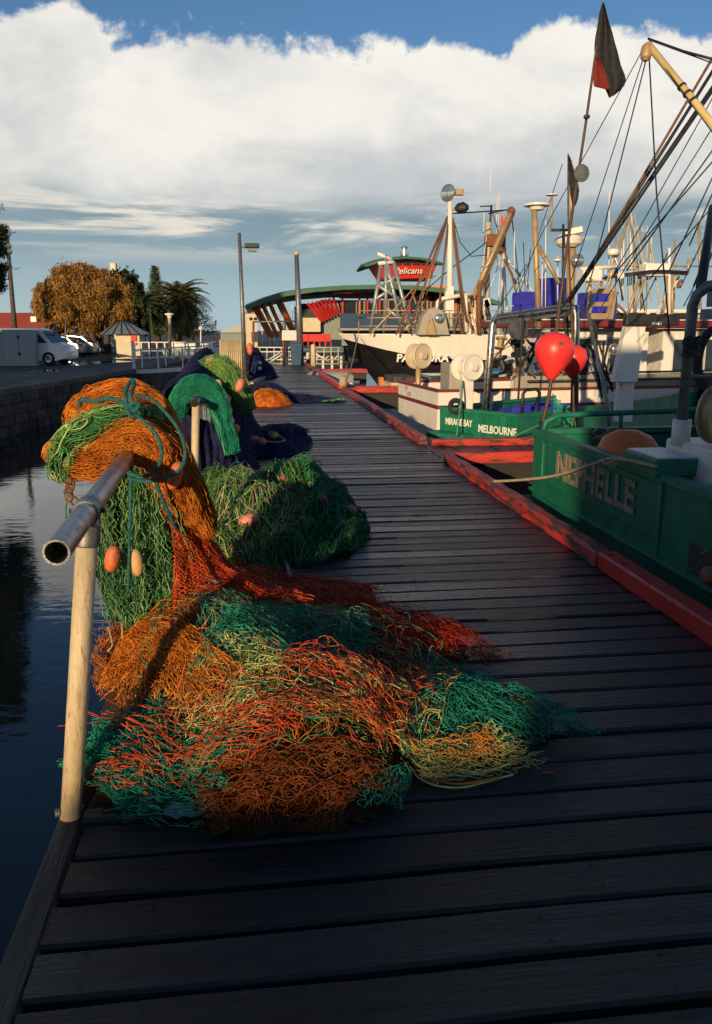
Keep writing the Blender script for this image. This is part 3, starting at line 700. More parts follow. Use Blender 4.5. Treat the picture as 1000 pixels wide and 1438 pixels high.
for k in range(9):
    q = at(88 + k * 3 + 6 * math.sin(k), 668 + k * 6, 3.8); ch.tube([q + Vector((.016 * math.cos(t), .012 * math.sin(t) * (k % 2), .02 * math.sin(t))) for t in [2 * math.pi * i / 10 for i in range(10)]], .006, 5, closed=True)
ch.build('chain', M_['rust'], nB)

# teal rope knotted round the bundle
rp = thing('rope', 'blue-green rope knotted round the orange net on the rail and hanging in loops', 'rope', tuple(at(185, 575, 3.6)))
K = at(186, 576, 3.55)
def rr_(pts, r=.0085): return rope([at(*p) for p in pts], r, 'rope_teal', rp, 'strand')
rr_([(112, 571, 3.70), (114, 562, 3.68), (135, 563, 3.62), (160, 560, 3.58), (186, 574, 3.55)], .010)
rr_([(182, 578, 3.54), (176, 560, 3.55), (178, 545, 3.62), (186, 533, 3.68), (188, 541, 3.62), (183, 556, 3.55), (190, 572, 3.54)], .010)
rr_([(190, 556, 3.56), (215, 562, 3.58), (240, 588, 3.56), (255, 612, 3.52), (260, 640, 3.48), (250, 662, 3.46), (225, 672, 3.45), (205, 676, 3.46), (180, 672, 3.48)])
rr_([(176, 573, 3.55), (200, 590, 3.52), (220, 612, 3.48), (227, 636, 3.46), (220, 658, 3.45), (200, 670, 3.46), (178, 662, 3.5)])
rr_([(218, 676, 3.46), (228, 700, 3.5), (240, 728, 3.55), (246, 742, 3.58)], .009)
kb = MB()
for k in range(5):
    q = K + Vector((rs.uniform(-.03, .03), rs.uniform(-.02, .01), rs.uniform(-.03, .02))); ax = Vector((rs.gauss(0, 1), rs.gauss(0, 1), rs.gauss(0, 1))).normalized(); p2 = ax.orthogonal().normalized(); p3 = ax.cross(p2)
    kb.tube([q + (p2 * math.cos(t) + p3 * math.sin(t)) * .021 for t in [2 * math.pi * i / 12 for i in range(12)]], .0095, 6, closed=True)
kb.build('knot', M_['rope_teal'], rp, smooth=True)

# ---- heap of nets in the foreground
HP = mound([(-.25, 3.30, .46, .62, .42), (.12, 2.88, .52, .52, .27), (.72, 2.95, .60, .36, .11), (.42, 3.75, .75, .46, .13), (-.52, 2.82, .32, .38, .16), (.10, 2.52, .42, .28, .15)])
THIN = .72
def heap(label, specs, fold=None, loc=None, extra=None):
    """specs: (part name, material, quad, nu, nv, open, warp, lift, out, radius, seed)"""
    n0 = None
    for (pn, m_, quad, nu, nv, op, wp_, lf, out_, rad, sd) in specs:
        S = patch(HP, quad, out_, sd)
        if n0 is None:
            c0 = S(np.array(.5), np.array(.5), np.array(0.)); n0 = nthing(label, (c0[0], c0[1], 0))
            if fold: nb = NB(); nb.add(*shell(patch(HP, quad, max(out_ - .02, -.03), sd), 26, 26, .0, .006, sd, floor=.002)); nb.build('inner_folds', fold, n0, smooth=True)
        nb = NB()
        big = nu < 19
        rad = rad * THIN
        if not big: nb.tubes(netlines(S, int(nu * 1.25), int(nv * 1.3), op, wp_ * 1.6, 6, .009, 18, lf, sd, trim=.12, floor=.004), rad * .85)
        if not big: nb.tubes(netlines(S, int(nu * .75), int(nv * .9), op, wp_ * 1.5, 5, .010, 12, lf, sd + 3, trim=.14, floor=.004, sub=2), rad * .9)
        for k in range(2): nb.tubes(netlines(S, max(6, int(nu * (.7 if big else .30))), max(6, int(nv * (.9 if big else .55))), min(1, op * 1.15), wp_ * .9, 4, .008, 8, lf * 1.2, sd + 7 + k * 7, trim=.14, floor=.004, sub=4), rad)
        nb.tubes(curls(S, 6 if big else 22, 60, .017, .11, lf, sd + 5, floor=.004, hop=.022, jit=.006), rad * .85)
        nb.build(pn, m_, n0)
    return n0
base = thing('fishing_net', 'brownish dark netting packed underneath the multicoloured heap', 'fishing net', (.1, 3.0, 0))
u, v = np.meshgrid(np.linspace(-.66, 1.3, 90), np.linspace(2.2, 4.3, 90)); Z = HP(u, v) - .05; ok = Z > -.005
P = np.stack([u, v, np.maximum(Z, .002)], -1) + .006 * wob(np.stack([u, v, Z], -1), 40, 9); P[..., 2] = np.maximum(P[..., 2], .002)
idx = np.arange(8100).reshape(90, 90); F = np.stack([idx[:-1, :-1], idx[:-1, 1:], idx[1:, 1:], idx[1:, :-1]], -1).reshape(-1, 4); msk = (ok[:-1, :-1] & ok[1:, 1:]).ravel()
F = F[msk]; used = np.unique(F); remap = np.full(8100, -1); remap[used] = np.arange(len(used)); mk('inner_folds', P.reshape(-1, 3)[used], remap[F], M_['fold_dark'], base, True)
S = patch(HP, ((190, 1120), (330, 810), (600, 930), (540, 1110)), .0, 3); nb = NB()
for k in range(2): nb.tubes(netlines(S, 34, 26, .8, .03, 6, .012, 20, .006, 60 + k * 9, trim=.0, floor=.004, sub=2), .0018)
nb.build('netting', 'net_olive', base)
S2 = patch(HP, ((150, 1120), (300, 830), (660, 940), (600, 1110)), .03, 4)
for k_, (m_, nn, rg) in enumerate((('net_teal', 70, (0, 1, 0, 1)), ('net_lime', 80, (.1, .9, .2, 1)), ('net_red', 44, (0, .8, .1, .9)), ('net_orange', 46, (0, .6, 0, .9)), ('net_brown', 60, (.1, 1, .4, 1)))):
    nb = NB(); nb.tubes(curls(S2, nn, 60, .012, .12, .03, 640 + k_ * 3, floor=.004, hop=.03, jit=.006, reg=rg), .0015); nb.build('loose_twine', m_, base)
heap('bright orange netting spilling from the rail onto the left of the heap', [('netting', 'net_orange', ((138, 905), (318, 782), (450, 858), (205, 1005)), 46, 30, .85, .03, .02, .03, .0022, 101), ('fringe', 'net_orange', ((128, 925), (250, 890), (350, 972), (145, 1000)), 30, 20, .8, .04, .02, .035, .0023, 105), ('lower_fold', 'net_orange', ((145, 945), (245, 905), (320, 990), (165, 1012)), 30, 20, .8, .04, .02, .03, .0023, 107)], 'fold_orange_shade')
heap('teal netting bunched across the middle of the heap', [('netting', 'net_teal', ((272, 915), (330, 848), (520, 885), (510, 950)), 40, 26, .6, .045, .03, .04, .0024, 111), ('loose_edge', 'net_teal', ((270, 960), (330, 880), (470, 890), (400, 950)), 22, 12, .9, .06, .04, .02, .0023, 115)], 'fold_teal')
heap('deep red fine netting trailing off the far side of the heap', [('netting', 'net_red', ((322, 798), (520, 822), (560, 880), (470, 880)), 34, 22, .8, .04, .02, .012, .0022, 121), ('trailing_end', 'net_deep_red', ((470, 830), (610, 872), (720, 930), (520, 900)), 42, 26, .8, .04, .015, .0, .0020, 125), ('tail', 'net_deep_red', ((560, 880), (640, 878), (640, 925), (560, 920)), 22, 14, .8, .05, .02, .0, .0020, 127)], 'fold_red')
heap('yellow-green netting sprawled over the centre of the heap', [('netting', 'net_lime', ((225, 990), (430, 925), (580, 1040), (290, 1065)), 36, 22, .7, .05, .03, .022, .0023, 131), ('netting', 'net_olive', ((300, 960), (520, 920), (590, 1000), (330, 1040)), 30, 18, .7, .06, .02, .012, .0023, 134)])
heap('wide-meshed scarlet netting strewn over the yellow-green net', [('netting', 'net_red', ((390, 945), (560, 895), (612, 990), (520, 1045)), 15, 10, .85, .07, .04, .045, .0026, 141), ('netting', 'net_red', ((300, 1000), (430, 950), (560, 1040), (350, 1090)), 9, 6, .85, .08, .03, .04, .0025, 144)])
heap('green-teal netting fanning out to a point on the planks', [('netting', 'net_teal', ((560, 945), (650, 935), (848, 1036), (560, 1065)), 38, 24, .8, .03, .02, .01, .0023, 151), ('loose_edge', 'net_teal', ((590, 970), (730, 975), (842, 1036), (620, 1035)), 18, 9, .85, .05, .03, .02, .0022, 154)])
heap('lime netting with a thick corded edge spread beside the teal fan', [('netting', 'net_lime', ((555, 1040), (690, 1025), (765, 1082), (600, 1105)), 24, 12, .6, .06, .02, .012, .0022, 161), ('twine', 'net_orange', ((560, 1050), (680, 1040), (700, 1075), (600, 1085)), 9, 4, .7, .1, .03, .02, .0022, 163)])
heap('rust-brown open netting along the front of the heap', [('netting', 'net_brown', ((285, 1095), (545, 1066), (548, 1125), (300, 1178)), 32, 16, .9, .035, .025, .0, .0024, 171), ('fringe', 'net_brown', ((290, 1130), (530, 1100), (470, 1170), (320, 1182)), 20, 10, .95, .05, .03, .01, .0024, 174)], 'fold_dark')
heap('teal netting bulging over the wharf edge beside the cream post', [('netting', 'net_teal', ((84, 1075), (200, 985), (345, 1050), (160, 1130)), 34, 22, .75, .05, .03, .012, .0024, 181), ('loose_edge', 'net_teal', ((150, 1165), (250, 1105), (325, 1110), (300, 1150)), 14, 6, .7, .1, .03, .01, .0022, 184)], 'fold_teal')
heap('thin red netting stretched from the heap to the foot of the cream post', [('netting', 'net_red', ((104, 1108), (180, 1085), (330, 1040), (210, 1135)), 10, 6, .9, .06, .02, .035, .0022, 191), ('strands', 'net_red', ((130, 1040), (250, 985), (420, 1040), (330, 1080)), 9, 5, .8, .09, .04, .03, .0022, 194)])
heap('teal twine bundle poking out of the rust-brown net', [('netting', 'net_teal', ((505, 1130), (545, 1085), (580, 1100), (570, 1142)), 14, 10, .5, .06, .02, .01, .0023, 201)])
# orange-red sheet of netting running down from the rail to the heap
nS = nthing('orange-red netting stretched from the rail bundle down to the heap', (-.1, 3.6, .3))
sh = gsurf([[(232, 725, 3.62), (255, 735, 3.66), (290, 752, 3.74), (306, 768, 3.8)], [(245, 765, 3.55), (275, 775, 3.60), (308, 788, 3.68), (330, 800, 3.75)], [(245, 815, 3.45), (290, 815, 3.5), (335, 815, 3.6), (375, 820, 3.7)], [(240, 860, 3.35), (310, 850, 3.42), (370, 840, 3.5), (440, 842, 3.62)]], .012, 3, 2, (0, -.7, .7))
nb = NB(); nb.add(*shell(sh, 30, 30, .03, .006, 8)); nb.build('inner_folds', 'fold_orange_shade', nS, smooth=True)
nb = NB()
for k in range(3): nb.tubes(netlines(lambda u, v, h: sh(v, u, h), 26, 22, .75, .02, 6, .006, 28, .015, 210 + k * 5, trim=-1), .0022)
nb.build('netting', 'net_red', nS)
nb = NB(); nb.tubes(netlines(lambda u, v, h: sh(v, u, h), 26, 20, .75, .03, 6, .006, 28, -.005, 230, trim=-1), .0022); nb.build('under_netting', 'net_orange', nS)
# bits lying in the heap
lg = thing('rope', 'pale frayed rope lying across the red netting', 'rope', tuple(hit(HP, 390, 850)))
rope([hit(HP, *p) + Vector((0, 0, .05)) for p in ((350, 830), (385, 848), (400, 855), (430, 862), (470, 875))], .012, 'rope_pale', lg, 'strand')
ec = thing('rope', 'yellow and orange corded net edge lying in a curve on the planks', 'rope', tuple(gd(640, 1105)))
rope([hit(HP, *p) + Vector((0, 0, .012)) for p in ((575, 1080), (590, 1098), (615, 1108), (650, 1110), (690, 1100), (720, 1092))], .0038, 'net_lime', ec, 'strand')
rope([hit(HP, *p) + Vector((0, 0, .018)) for p in ((572, 1062), (590, 1092), (618, 1104), (652, 1107), (700, 1098))], .004, 'net_orange', ec, 'strand')
ec2 = thing('rope', 'rust-coloured twine straggling over the teal fan of netting', 'rope', tuple(gd(740, 990)))
for k in range(4): rope([hit(HP, a + rs.uniform(-6, 6), b_ + rs.uniform(-5, 5)) + Vector((0, 0, .03)) for a, b_ in ((700, 962), (715, 985), (735, 992), (760, 1003), (782, 1003))], .004, 'rope_rust', ec2, 'strand')
tw = tag(rope([gd(762, 1088) + Vector((0, 0, .006)), gd(770, 1087) + Vector((0, 0, .008)), gd(778, 1088) + Vector((0, 0, .006))], .004, 'net_red', None, 'twine_scrap'), 'single scrap of red twine lying on the bare planks', 'twine')
cl_ = gd(255, 1145); cb = MB(); uu, vv = np.meshgrid(np.linspace(0, 6.283, 15), np.linspace(0, 3.14, 9)); pc = np.stack([np.cos(uu) * np.sin(vv), np.sin(uu) * np.sin(vv), np.cos(vv)], -1); pc = (pc * (1 + .35 * wob(pc, 4, 77)[..., :1])) * np.array([.05, .035, .014]) + np.array([cl_.x, cl_.y, .022]); cb.grid([[Vector(q) for q in row] for row in pc])
cl_o = tag(cb.build('crumpled_plastic', M_['tin'], None), 'small crumpled grey plastic scrap beside the rust-brown net', 'plastic')

# ---- green pile further along
HG = mound([(.12, 7.0, .55, .8, .34), (-.12, 6.3, .44, .7, .27), (.48, 6.65, .36, .62, .25), (.02, 5.75, .38, .42, .15), (.36, 6.1, .36, .40, .20), (-.3, 7.0, .34, .5, .26), (.62, 6.3, .24, .4, .14)])
_HG0 = HG
def HG(x, y): return _HG0(x, y) * (1 + .30 * np.sin(7 * x + 3.3 * y) + .22 * np.sin(8.5 * y - 6 * x + 1) + .14 * np.sin(15 * x + 9 * y))
nP = nthing('tangled pile of dark green netting with floats in the middle of the wharf', (.25, 6.5, 0))
u, v = np.meshgrid(np.linspace(-.75, 1.15, 80), np.linspace(5.1, 7.95, 80)); Z = HG(u, v) - .03; ok = Z > -.02
P = np.stack([u, v, np.maximum(Z, .002)], -1) + .012 * wob(np.stack([u, v, Z], -1), 30, 19); P[..., 2] = np.maximum(P[..., 2], .002)
idx = np.arange(6400).reshape(80, 80); F = np.stack([idx[:-1, :-1], idx[:-1, 1:], idx[1:, 1:], idx[1:, :-1]], -1).reshape(-1, 4); F = F[(ok[:-1, :-1] & ok[1:, 1:]).ravel()]
used = np.unique(F); remap = np.full(6400, -1); remap[used] = np.arange(len(used)); mk('inner_folds', P.reshape(-1, 3)[used], remap[F], M_['fold_green'], nP, True)
def SG(x0, x1, y0, y1, out_=0., sd=0):
    def S(u, v, h):
        x, y = disc(u, v, x0, x1, y0, y1); z = HG(x, y) + out_ + h + .035 * wob(np.stack([x, y], -1), 9, sd)[..., 0]
        return np.stack([x, y, np.maximum(z, .004)], -1)
    return S
full = SG(-.62, .92, 5.25, 7.85)
nb = NB(); nb.tubes(curls(full, 360, 60, .014, .16, .03, 301, hop=.05, floor=.005, jit=.008), .0032); nb.tubes(netlines(full, 46, 34, .8, .04, 7, .018, 14, .03, 303, trim=.0, floor=.005), .0030); nb.build('netting', 'net_dark_green', nP)
nb = NB(); nb.tubes(curls(full, 190, 60, .015, .14, .05, 305, hop=.07, floor=.005, jit=.008), .0030); nb.build('green_twine', 'net_mid_green', nP)
nb = NB(); nb.tubes(curls(SG(-.56, .45, 5.35, 7.3), 90, 60, .020, .13, .06, 307, hop=.09, floor=.005, jit=.008), .0030); nb.build('olive_twine', 'net_olive', nP)
nb = NB(); nb.tubes(curls(SG(-.55, .25, 5.3, 6.9), 44, 50, .022, .16, .05, 309, hop=.07, floor=.005), .0042, 4); nb.build('rope_strands', 'rope_pale', nP)
nb = NB(); nb.tubes(curls(SG(-.55, .3, 5.35, 7.0), 24, 60, .018, .12, .07, 315, hop=.09, floor=.005), .0028); nb.build('lime_twine', 'net_lime', nP)
nb = NB(); nb.tubes(curls(SG(-.3, .75, 5.6, 7.6), 40, 40, .02, .25, .05, 311, hop=.06, floor=.005), .0034, 4); nb.build('teal_twine', 'net_teal', nP)
for (px, py, r_, l_, m_, ax) in ((350, 735, .045, .16, 'float_pink', (1, .1, .25)), (398, 676, .04, .07, 'float_purple', (.6, .5, .5)), (452, 705, .04, .08, 'float_purple', (.2, .6, .6)), (492, 722, .05, .10, 'float_orange', (.3, .9, .2)),
                                  (322, 762, .035, .1, 'float_pink', (1, .2, .1)), (325, 780, .035, .12, 'float_pink', (1, .3, 0)), (435, 685, .03, .07, 'float_tan', (.5, .5, .5)), (350, 768, .025, .16, 'float_tan', (1, .2, .1)), (405, 690, .03, .08, 'float_purple', (1, .2, .1)), (478, 740, .035, .09, 'float_purple', (.2, 1, .2))):
    q = hit(HG, px, py); float_(q + Vector((0, -.02, .03)), ax, r_, l_, m_, nP)
st = thing('stake', 'thin grey stick poking out under the green pile', 'stick', tuple(gd(405, 808)))
MB().tube([gd(408, 812) + Vector((0, 0, .014)), gd(398, 786) + Vector((0, .05, .03))], .013, 8).build('shaft', M_['tin'], st, smooth=True)

# ---- second rail, navy and green nets over it
rail2 = thing('railing', 'second pipe rail carrying the navy and green nets', 'railing', (-.62, 7.3, 0))
E0 = at(273, 566, 7.05); MB().tube([E0, Vector((-.60, 12.4, 1.02))], .037, 14).build('top_rail', M_['galv'], rail2, smooth=True)
MB().lathe([(.031, 0), (.031, .004)], E0 + Vector((0, -.006, 0)), (0, 1, 0), n=14).build('pipe_bore', M_['dark_hole'], rail2)
MB().tube([Vector((-.585, 7.35, -.02)), Vector((-.525, 7.33, .99))], .036, 14).build('post', M_['cream_paint'], rail2, smooth=True)
MB().tube([Vector((-.66, 12.2, -.3)), Vector((-.60, 12.2, 1.0))], .036, 12).build('post', M_['cream_paint'], rail2, smooth=True)
nN = nthing('great navy blue net hung over the second rail and trailing on the planks', (-.4, 9.5, 0))
def prof(y, k, fx, top_): return [Vector((-.92 * k - .05, y, .15)), Vector((-.93, y, .65)), Vector((-.84, y, 1.05)), Vector((-.62, y, top_)), Vector((-.38 + fx * .15, y, top_ - .22)), Vector((-.25 + fx * .35, y, .55)), Vector((-.12 + fx * .7, y, .16)), Vector((fx, y, .02))]
nav = gsurf([prof(7.75, 1, -.12, 1.12), prof(8.4, 1, -.20, 1.20), prof(9.1, 1, .02, 1.28), prof(9.8, 1, -.04, 1.34), prof(10.5, 1, .22, 1.36), prof(11.2, 1, .12, 1.30), prof(11.9, 1, .30, 1.18), prof(12.4, 1, .10, 1.08)], .035, 3, 1, (.5, -.3, .6))
nb = NB(); nb.add(*shell(nav, 80, 80, .01, .015, 12, floor=.003)); nb.build('inner_folds', 'fold_navy', nN, smooth=True)
nb = NB()
for k in range(2): nb.tubes(netlines(lambda u, v, h: nav(u, v, h), 60, 90, .8, .012, 8, .008, 25, .012, 401 + k * 5, trim=-1, floor=.004), .0030)
nb.build('netting', 'net_navy', nN)
HT = mound([(.40, 12.5, .42, .75, .12), (.05, 11.6, .36, .7, .14), (.18, 10.7, .36, .5, .18), (.62, 13.0, .26, .4, .07)])
nb = NB(); S = (lambda u, v, h: (lambda x, y: np.stack([x, y, np.maximum(HT(x, y) + h, .004)], -1))(*disc(u, v, -.28, .82, 10.1, 13.4)))
nb.tubes(curls(S, 260, 40, .022, .25, .02, 411, hop=.03, floor=.004), .004); nb.build('trailing_twine', 'net_navy', nN)
u, v = np.meshgrid(np.linspace(-.3, .9, 40), np.linspace(9.9, 13.6, 60)); Z = HT(u, v) - .01; okk = Z > -.005
P = np.stack([u, v, np.maximum(Z, .002)], -1); idx = np.arange(2400).reshape(60, 40); F = np.stack([idx[:-1, :-1], idx[:-1, 1:], idx[1:, 1:], idx[1:, :-1]], -1).reshape(-1, 4); F = F[(okk[:-1, :-1] & okk[1:, 1:]).ravel()]
used = np.unique(F); remap = np.full(2400, -1); remap[used] = np.arange(len(used)); mk('trailing_fold', P.reshape(-1, 3)[used], remap[F], M_['fold_navy'], nN, True)
# near skirt of navy net below the pipe end
sk = gsurf([[(252, 580, 7.5), (285, 590, 7.42), (305, 600, 7.5), (322, 610, 7.6)], [(256, 620, 7.55), (288, 625, 7.45), (312, 625, 7.5), (330, 630, 7.65)], [(258, 668, 7.6), (290, 672, 7.5), (316, 670, 7.55), (340, 668, 7.7)]], .03, 3, 2)
nb = NB(); nb.add(*shell(sk, 40, 26, .0, .008, 13, floor=.003)); nb.build('skirt', 'fold_navy', nN, smooth=True)
nb = NB(); nb.tubes(netlines(lambda u, v, h: sk(v, u, h), 26, 34, .5, .02, 7, .006, 30, .012, 421, trim=-1), .0028); nb.build('skirt_netting', 'net_navy', nN)
nT = nthing('teal green net slung over the end of the second pipe rail', (-.5, 7.5, .5))
tl = roll([(254, 590, 7.55, .04), (251, 566, 7.5, .075), (262, 547, 7.45, .09), (284, 541, 7.45, .095), (302, 556, 7.45, .09), (312, 585, 7.45, .075), (320, 612, 7.48, .07), (328, 636, 7.5, .055)], 1.0, .1, 3)
nb = NB(); nb.add(*shell(tl, 50, 24, .012, .006, 14)); nb.build('inner_folds', 'fold_teal', nT, smooth=True)
nb = NB()
for k in range(2): nb.tubes(netlines(tl, 44, 34, .5, .015, 7, .006, 30, .012, 431 + k, trim=-1), .0028)
nb.build('netting', 'net_teal', nT)
rope([at(283, 560, 7.3), at(296, 575, 7.3), at(308, 600, 7.32), at(316, 640, 7.35)], .005, 'net_green', nT, 'twine')
nL = nthing('light green netting bundle draped down the navy net with pink floats strung along it', (-.3, 9.0, .3))
lm = roll([(272, 545, 9.2, .06), (288, 522, 9.1, .11), (312, 520, 9.0, .13), (328, 540, 8.9, .12), (340, 560, 8.85, .10), (350, 578, 8.8, .05)], 1.0, .12, 4)
nb = NB(); nb.add(*shell(lm, 44, 24, .014, .008, 15)); nb.build('inner_folds', 'fold_lime', nL, smooth=True)
nb = NB(); nb.tubes(netlines(lm, 36, 34, .4, .02, 7, .008, 26, .016, 441, trim=-1), .0034); nb.tubes(curls(lm, 60, 30, .02, .1, .02, 442, dirn=0, spread=.2, hop=.03), .0034); nb.build('netting', 'net_green', nL)
nb = NB(); nb.tubes(curls(lm, 60, 30, .02, .1, .02, 443, dirn=0, spread=.2, hop=.03), .0034); nb.build('pale_twine', 'net_olive', nL)
for (px, py, y_, m_, ax, l_) in ((337, 541, 8.6, 'float_pink', (.4, 0, 1), .15), (318, 562, 8.3, 'float_pink', (.15, 0, 1), .12), (320, 578, 8.25, 'float_pink', (.15, 0, 1), .11), (323, 592, 8.2, 'float_pink', (.3, 0, 1), .11), (330, 603, 8.15, 'float_pink', (.5, 0, .8), .11),
                                  (306, 542, 8.6, 'float_tan', (.1, 0, 1), .14), (296, 507, 9.0, 'float_pink', (1, 0, .4), .14), (316, 508, 9.2, 'float_pink', (1, .2, 0), .12), (357, 617, 9.6, 'float_pink', (1, 0, .1), .12), (367, 620, 9.5, 'float_pink', (1, 0, -.2), .12), (385, 612, 10.6, 'float_tan', (.8, .3, .2), .12)):
    float_(at(px, py, y_), ax, .045, l_, m_, nL)
rope([at(375, 612, 10.9), at(382, 606, 10.9), at(392, 612, 10.8), at(400, 619, 10.6), at(385, 621, 10.4), at(372, 619, 10.4)], .012, 'rope_pale', nN, 'loop_rope')

# ---- orange pile with navy net further off
nO = nthing('small mound of fine orange netting lying on the wharf beyond the navy net', (.35, 17.6, 0))
def moundthing(bumps, x0, x1, y0, y1, fold, netm, nt_, seed, rad=.004, num=120):
    H = mound(bumps); u, v = np.meshgrid(np.linspace(x0, x1, 44), np.linspace(y0, y1, 44)); Z = H(u, v); ok = Z > .001
    P = np.stack([u, v, np.maximum(Z, .002)], -1); P = P + .02 * wob(P, 14, seed); P[..., 2] = np.maximum(P[..., 2], .002)
    idx = np.arange(44 * 44).reshape(44, 44); F = np.stack([idx[:-1, :-1], idx[:-1, 1:], idx[1:, 1:], idx[1:, :-1]], -1).reshape(-1, 4); F = F[(ok[:-1, :-1] | ok[1:, 1:]).ravel()]
    used = np.unique(F); remap = np.full(44 * 44, -1); remap[used] = np.arange(len(used)); mk('inner_folds', P.reshape(-1, 3)[used], remap[F], M_[fold], nt_, True)
    S = lambda u, v, h: (lambda x, y: np.stack([x, y, np.maximum(H(x, y) + h, .004)], -1))(*disc(u, v, x0 + .04, x1 - .04, y0, y1))
    nb = NB(); nb.tubes(netlines(S, 34, 26, .8, .04, 7, .015, 14, .02, seed, trim=0, floor=.004), rad); nb.tubes(curls(S, num, 30, .02, .25, .02, seed + 2, hop=.03, floor=.004), rad); nb.build('netting', netm, nt_)
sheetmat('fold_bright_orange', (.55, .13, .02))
moundthing([(.36, 17.6, .44, .55, .30), (.14, 17.7, .3, .5, .26)], -.15, .85, 17.0, 18.2, 'fold_bright_orange', 'net_orange', nO, 451)
nV = nthing('navy blue netting heaped against the orange mound', (.3, 18.7, 0))
moundthing([(.25, 18.7, .65, .7, .40), (.95, 18.4, .7, .5, .14), (1.45, 18.2, .45, .35, .07)], -.45, 1.95, 17.9, 19.5, 'fold_navy', 'net_navy', nV, 461)
nW = nthing('wisp of pale green twine on the end of the navy heap', (1.75, 18.0, 0))
nb = NB(); S = lambda u, v, h: (lambda x, y: np.stack([x, y, .02 + h], -1))(*disc(u, v, 1.4, 2.05, 17.7, 18.3))
nb.tubes(curls(S, 26, 22, .05, .3, .03, 471, hop=.03), .006); nb.build('twine', 'net_green', nW)
# ================================================================== BOATS
def boat_T(x, y, ang, z=0.0): return Matrix.Translation((x, y, z)) @ Matrix.Rotation(ang, 4, 'Z')
def hull(T, L_, hb, sheer, bands, mats, parent, tr=.92, flare=.9, bow=.55, n=22, raked=.0, deckz=None, deckm='deck_grey', thick=.07):
    """T: stern-centre frame, x towards the bow. sheer(t)->z. bands: depth fractions where paint changes. Returns parts."""
    def half(t):
        if t < bow: return hb * (tr + (1 - tr) * math.sin(t / bow * math.pi / 2))
        s = (t - bow) / (1 - bow); return max(.02, hb * math.sqrt(max(0, 1 - s ** 2.3)))
    zb = WZ - .35
    def sect(t, f):            # f 0 at gunwale .. 1 at bilge
        zs = sheer(t); z = zs + (zb - zs) * f; w = half(t) * (1 - (1 - flare) * f - (.55 * max(0, t - bow) / (1 - bow)) * f)
        x = L_ * t - raked * f * (1 if t < .03 else 0) - .16 * L_ * f * max(0, (t - .8) / .2) * 1.0
        return x, max(w, .015), z
    cuts = [0] + list(bands) + [1]; parts = []
    for k in range(len(cuts) - 1):
        fa, fb_ = [(q if callable(q) else (lambda t, q=q: q)) for q in cuts[k:k + 2]]; f0, f1 = fa(0), fb_(0); mb = MB(T); rows = max(2, int((f1 - f0) * 8))
        for sd in (-1, 1):
            g_ = [[(lambda q: (q[0], sd * q[1], q[2]))(sect(i / n, fa(i / n) + (fb_(i / n) - fa(i / n)) * j / rows)) for i in range(n + 1)] for j in range(rows + 1)]
            mb.grid(g_)
        # transom
        tr0 = [[(sect(0, f0 + (f1 - f0) * j / rows)[0], sd * sect(0, f0 + (f1 - f0) * j / rows)[1], sect(0, f0 + (f1 - f0) * j / rows)[2]) for sd in (-1, -.5, 0, .5, 1)] for j in range(rows + 1)]
        mb.grid(tr0)
        ob = mb.build(('topsides', 'band', 'lower_hull')[k] if len(cuts) > 2 else 'hull', M_[mats[k]], parent); autosmooth(ob, 40); parts.append(ob)
    def wat(t, z): return sect(t, min(1, max(0, (sheer(t) - z) / (sheer(t) - zb))))[1]
    # capping rail
    cap = MB(T)
    for sd in (-1, 1):
        pts = [(L_ * i / n, sd * (half(i / n) - thick * .3), sheer(i / n) + .02) for i in range(n + 1)]
        for i in range(n): cap.bar(pts[i], pts[i + 1], thick * 1.3, .05)
    cap.bar((0.02, -half(0), sheer(0) + .02), (0.02, half(0), sheer(0) + .02), thick * 1.3, .05)
    cp = cap.build('gunwale', M_[mats[-1] if len(mats) > len(cuts) - 1 else mats[0]], parent)
    dz = deckz if deckz is not None else sheer(.3) - .6
    dk = MB(T); dk.grid([[(L_ * i / n * .985 + .03, s_ * (wat(i / n, dz) - thick), max(dz, sheer(i / n) - 1.0) if i / n > .75 else dz) for s_ in (-1, 0, 1)] for i in range(n)]); dk.build('deck', M_[deckm], parent)
    inn = MB(T)
    for sd in (-1, 1): inn.grid([[(L_ * i / n * .985 + .04, sd * max(.01, wat(i / n, dz) - thick * (1 if z_ == dz else .9)), z_ if z_ == dz else sheer(i / n) - .02) for i in range(int(n * .9))] for z_ in (1e9, dz)])
    inn.grid([[(thick, -half(0) + .03, z_), (thick, half(0) - .03, z_)] for z_ in (sheer(0), dz)])
    inn.build('bulwark', M_[mats[0]], parent)
    return half
def pole(p, q, r, m_, parent, name='pole', n=8, r2=None): return MB().tube([p, q], [r, r if r2 is None else r2], n).build(name, M_[m_], parent, smooth=True)
def wire(pts, r, m_, parent, name='stay', sag=0.0):
    P = [Vector(p) for p in pts]
    if sag and len(P) == 2: P = [P[0].lerp(P[1], t) - Vector((0, 0, sag * 4 * t * (1 - t))) for t in [i / 10 for i in range(11)]]
    return MB().tube(P, r, 5).build(name, M_[m_], parent, smooth=True)
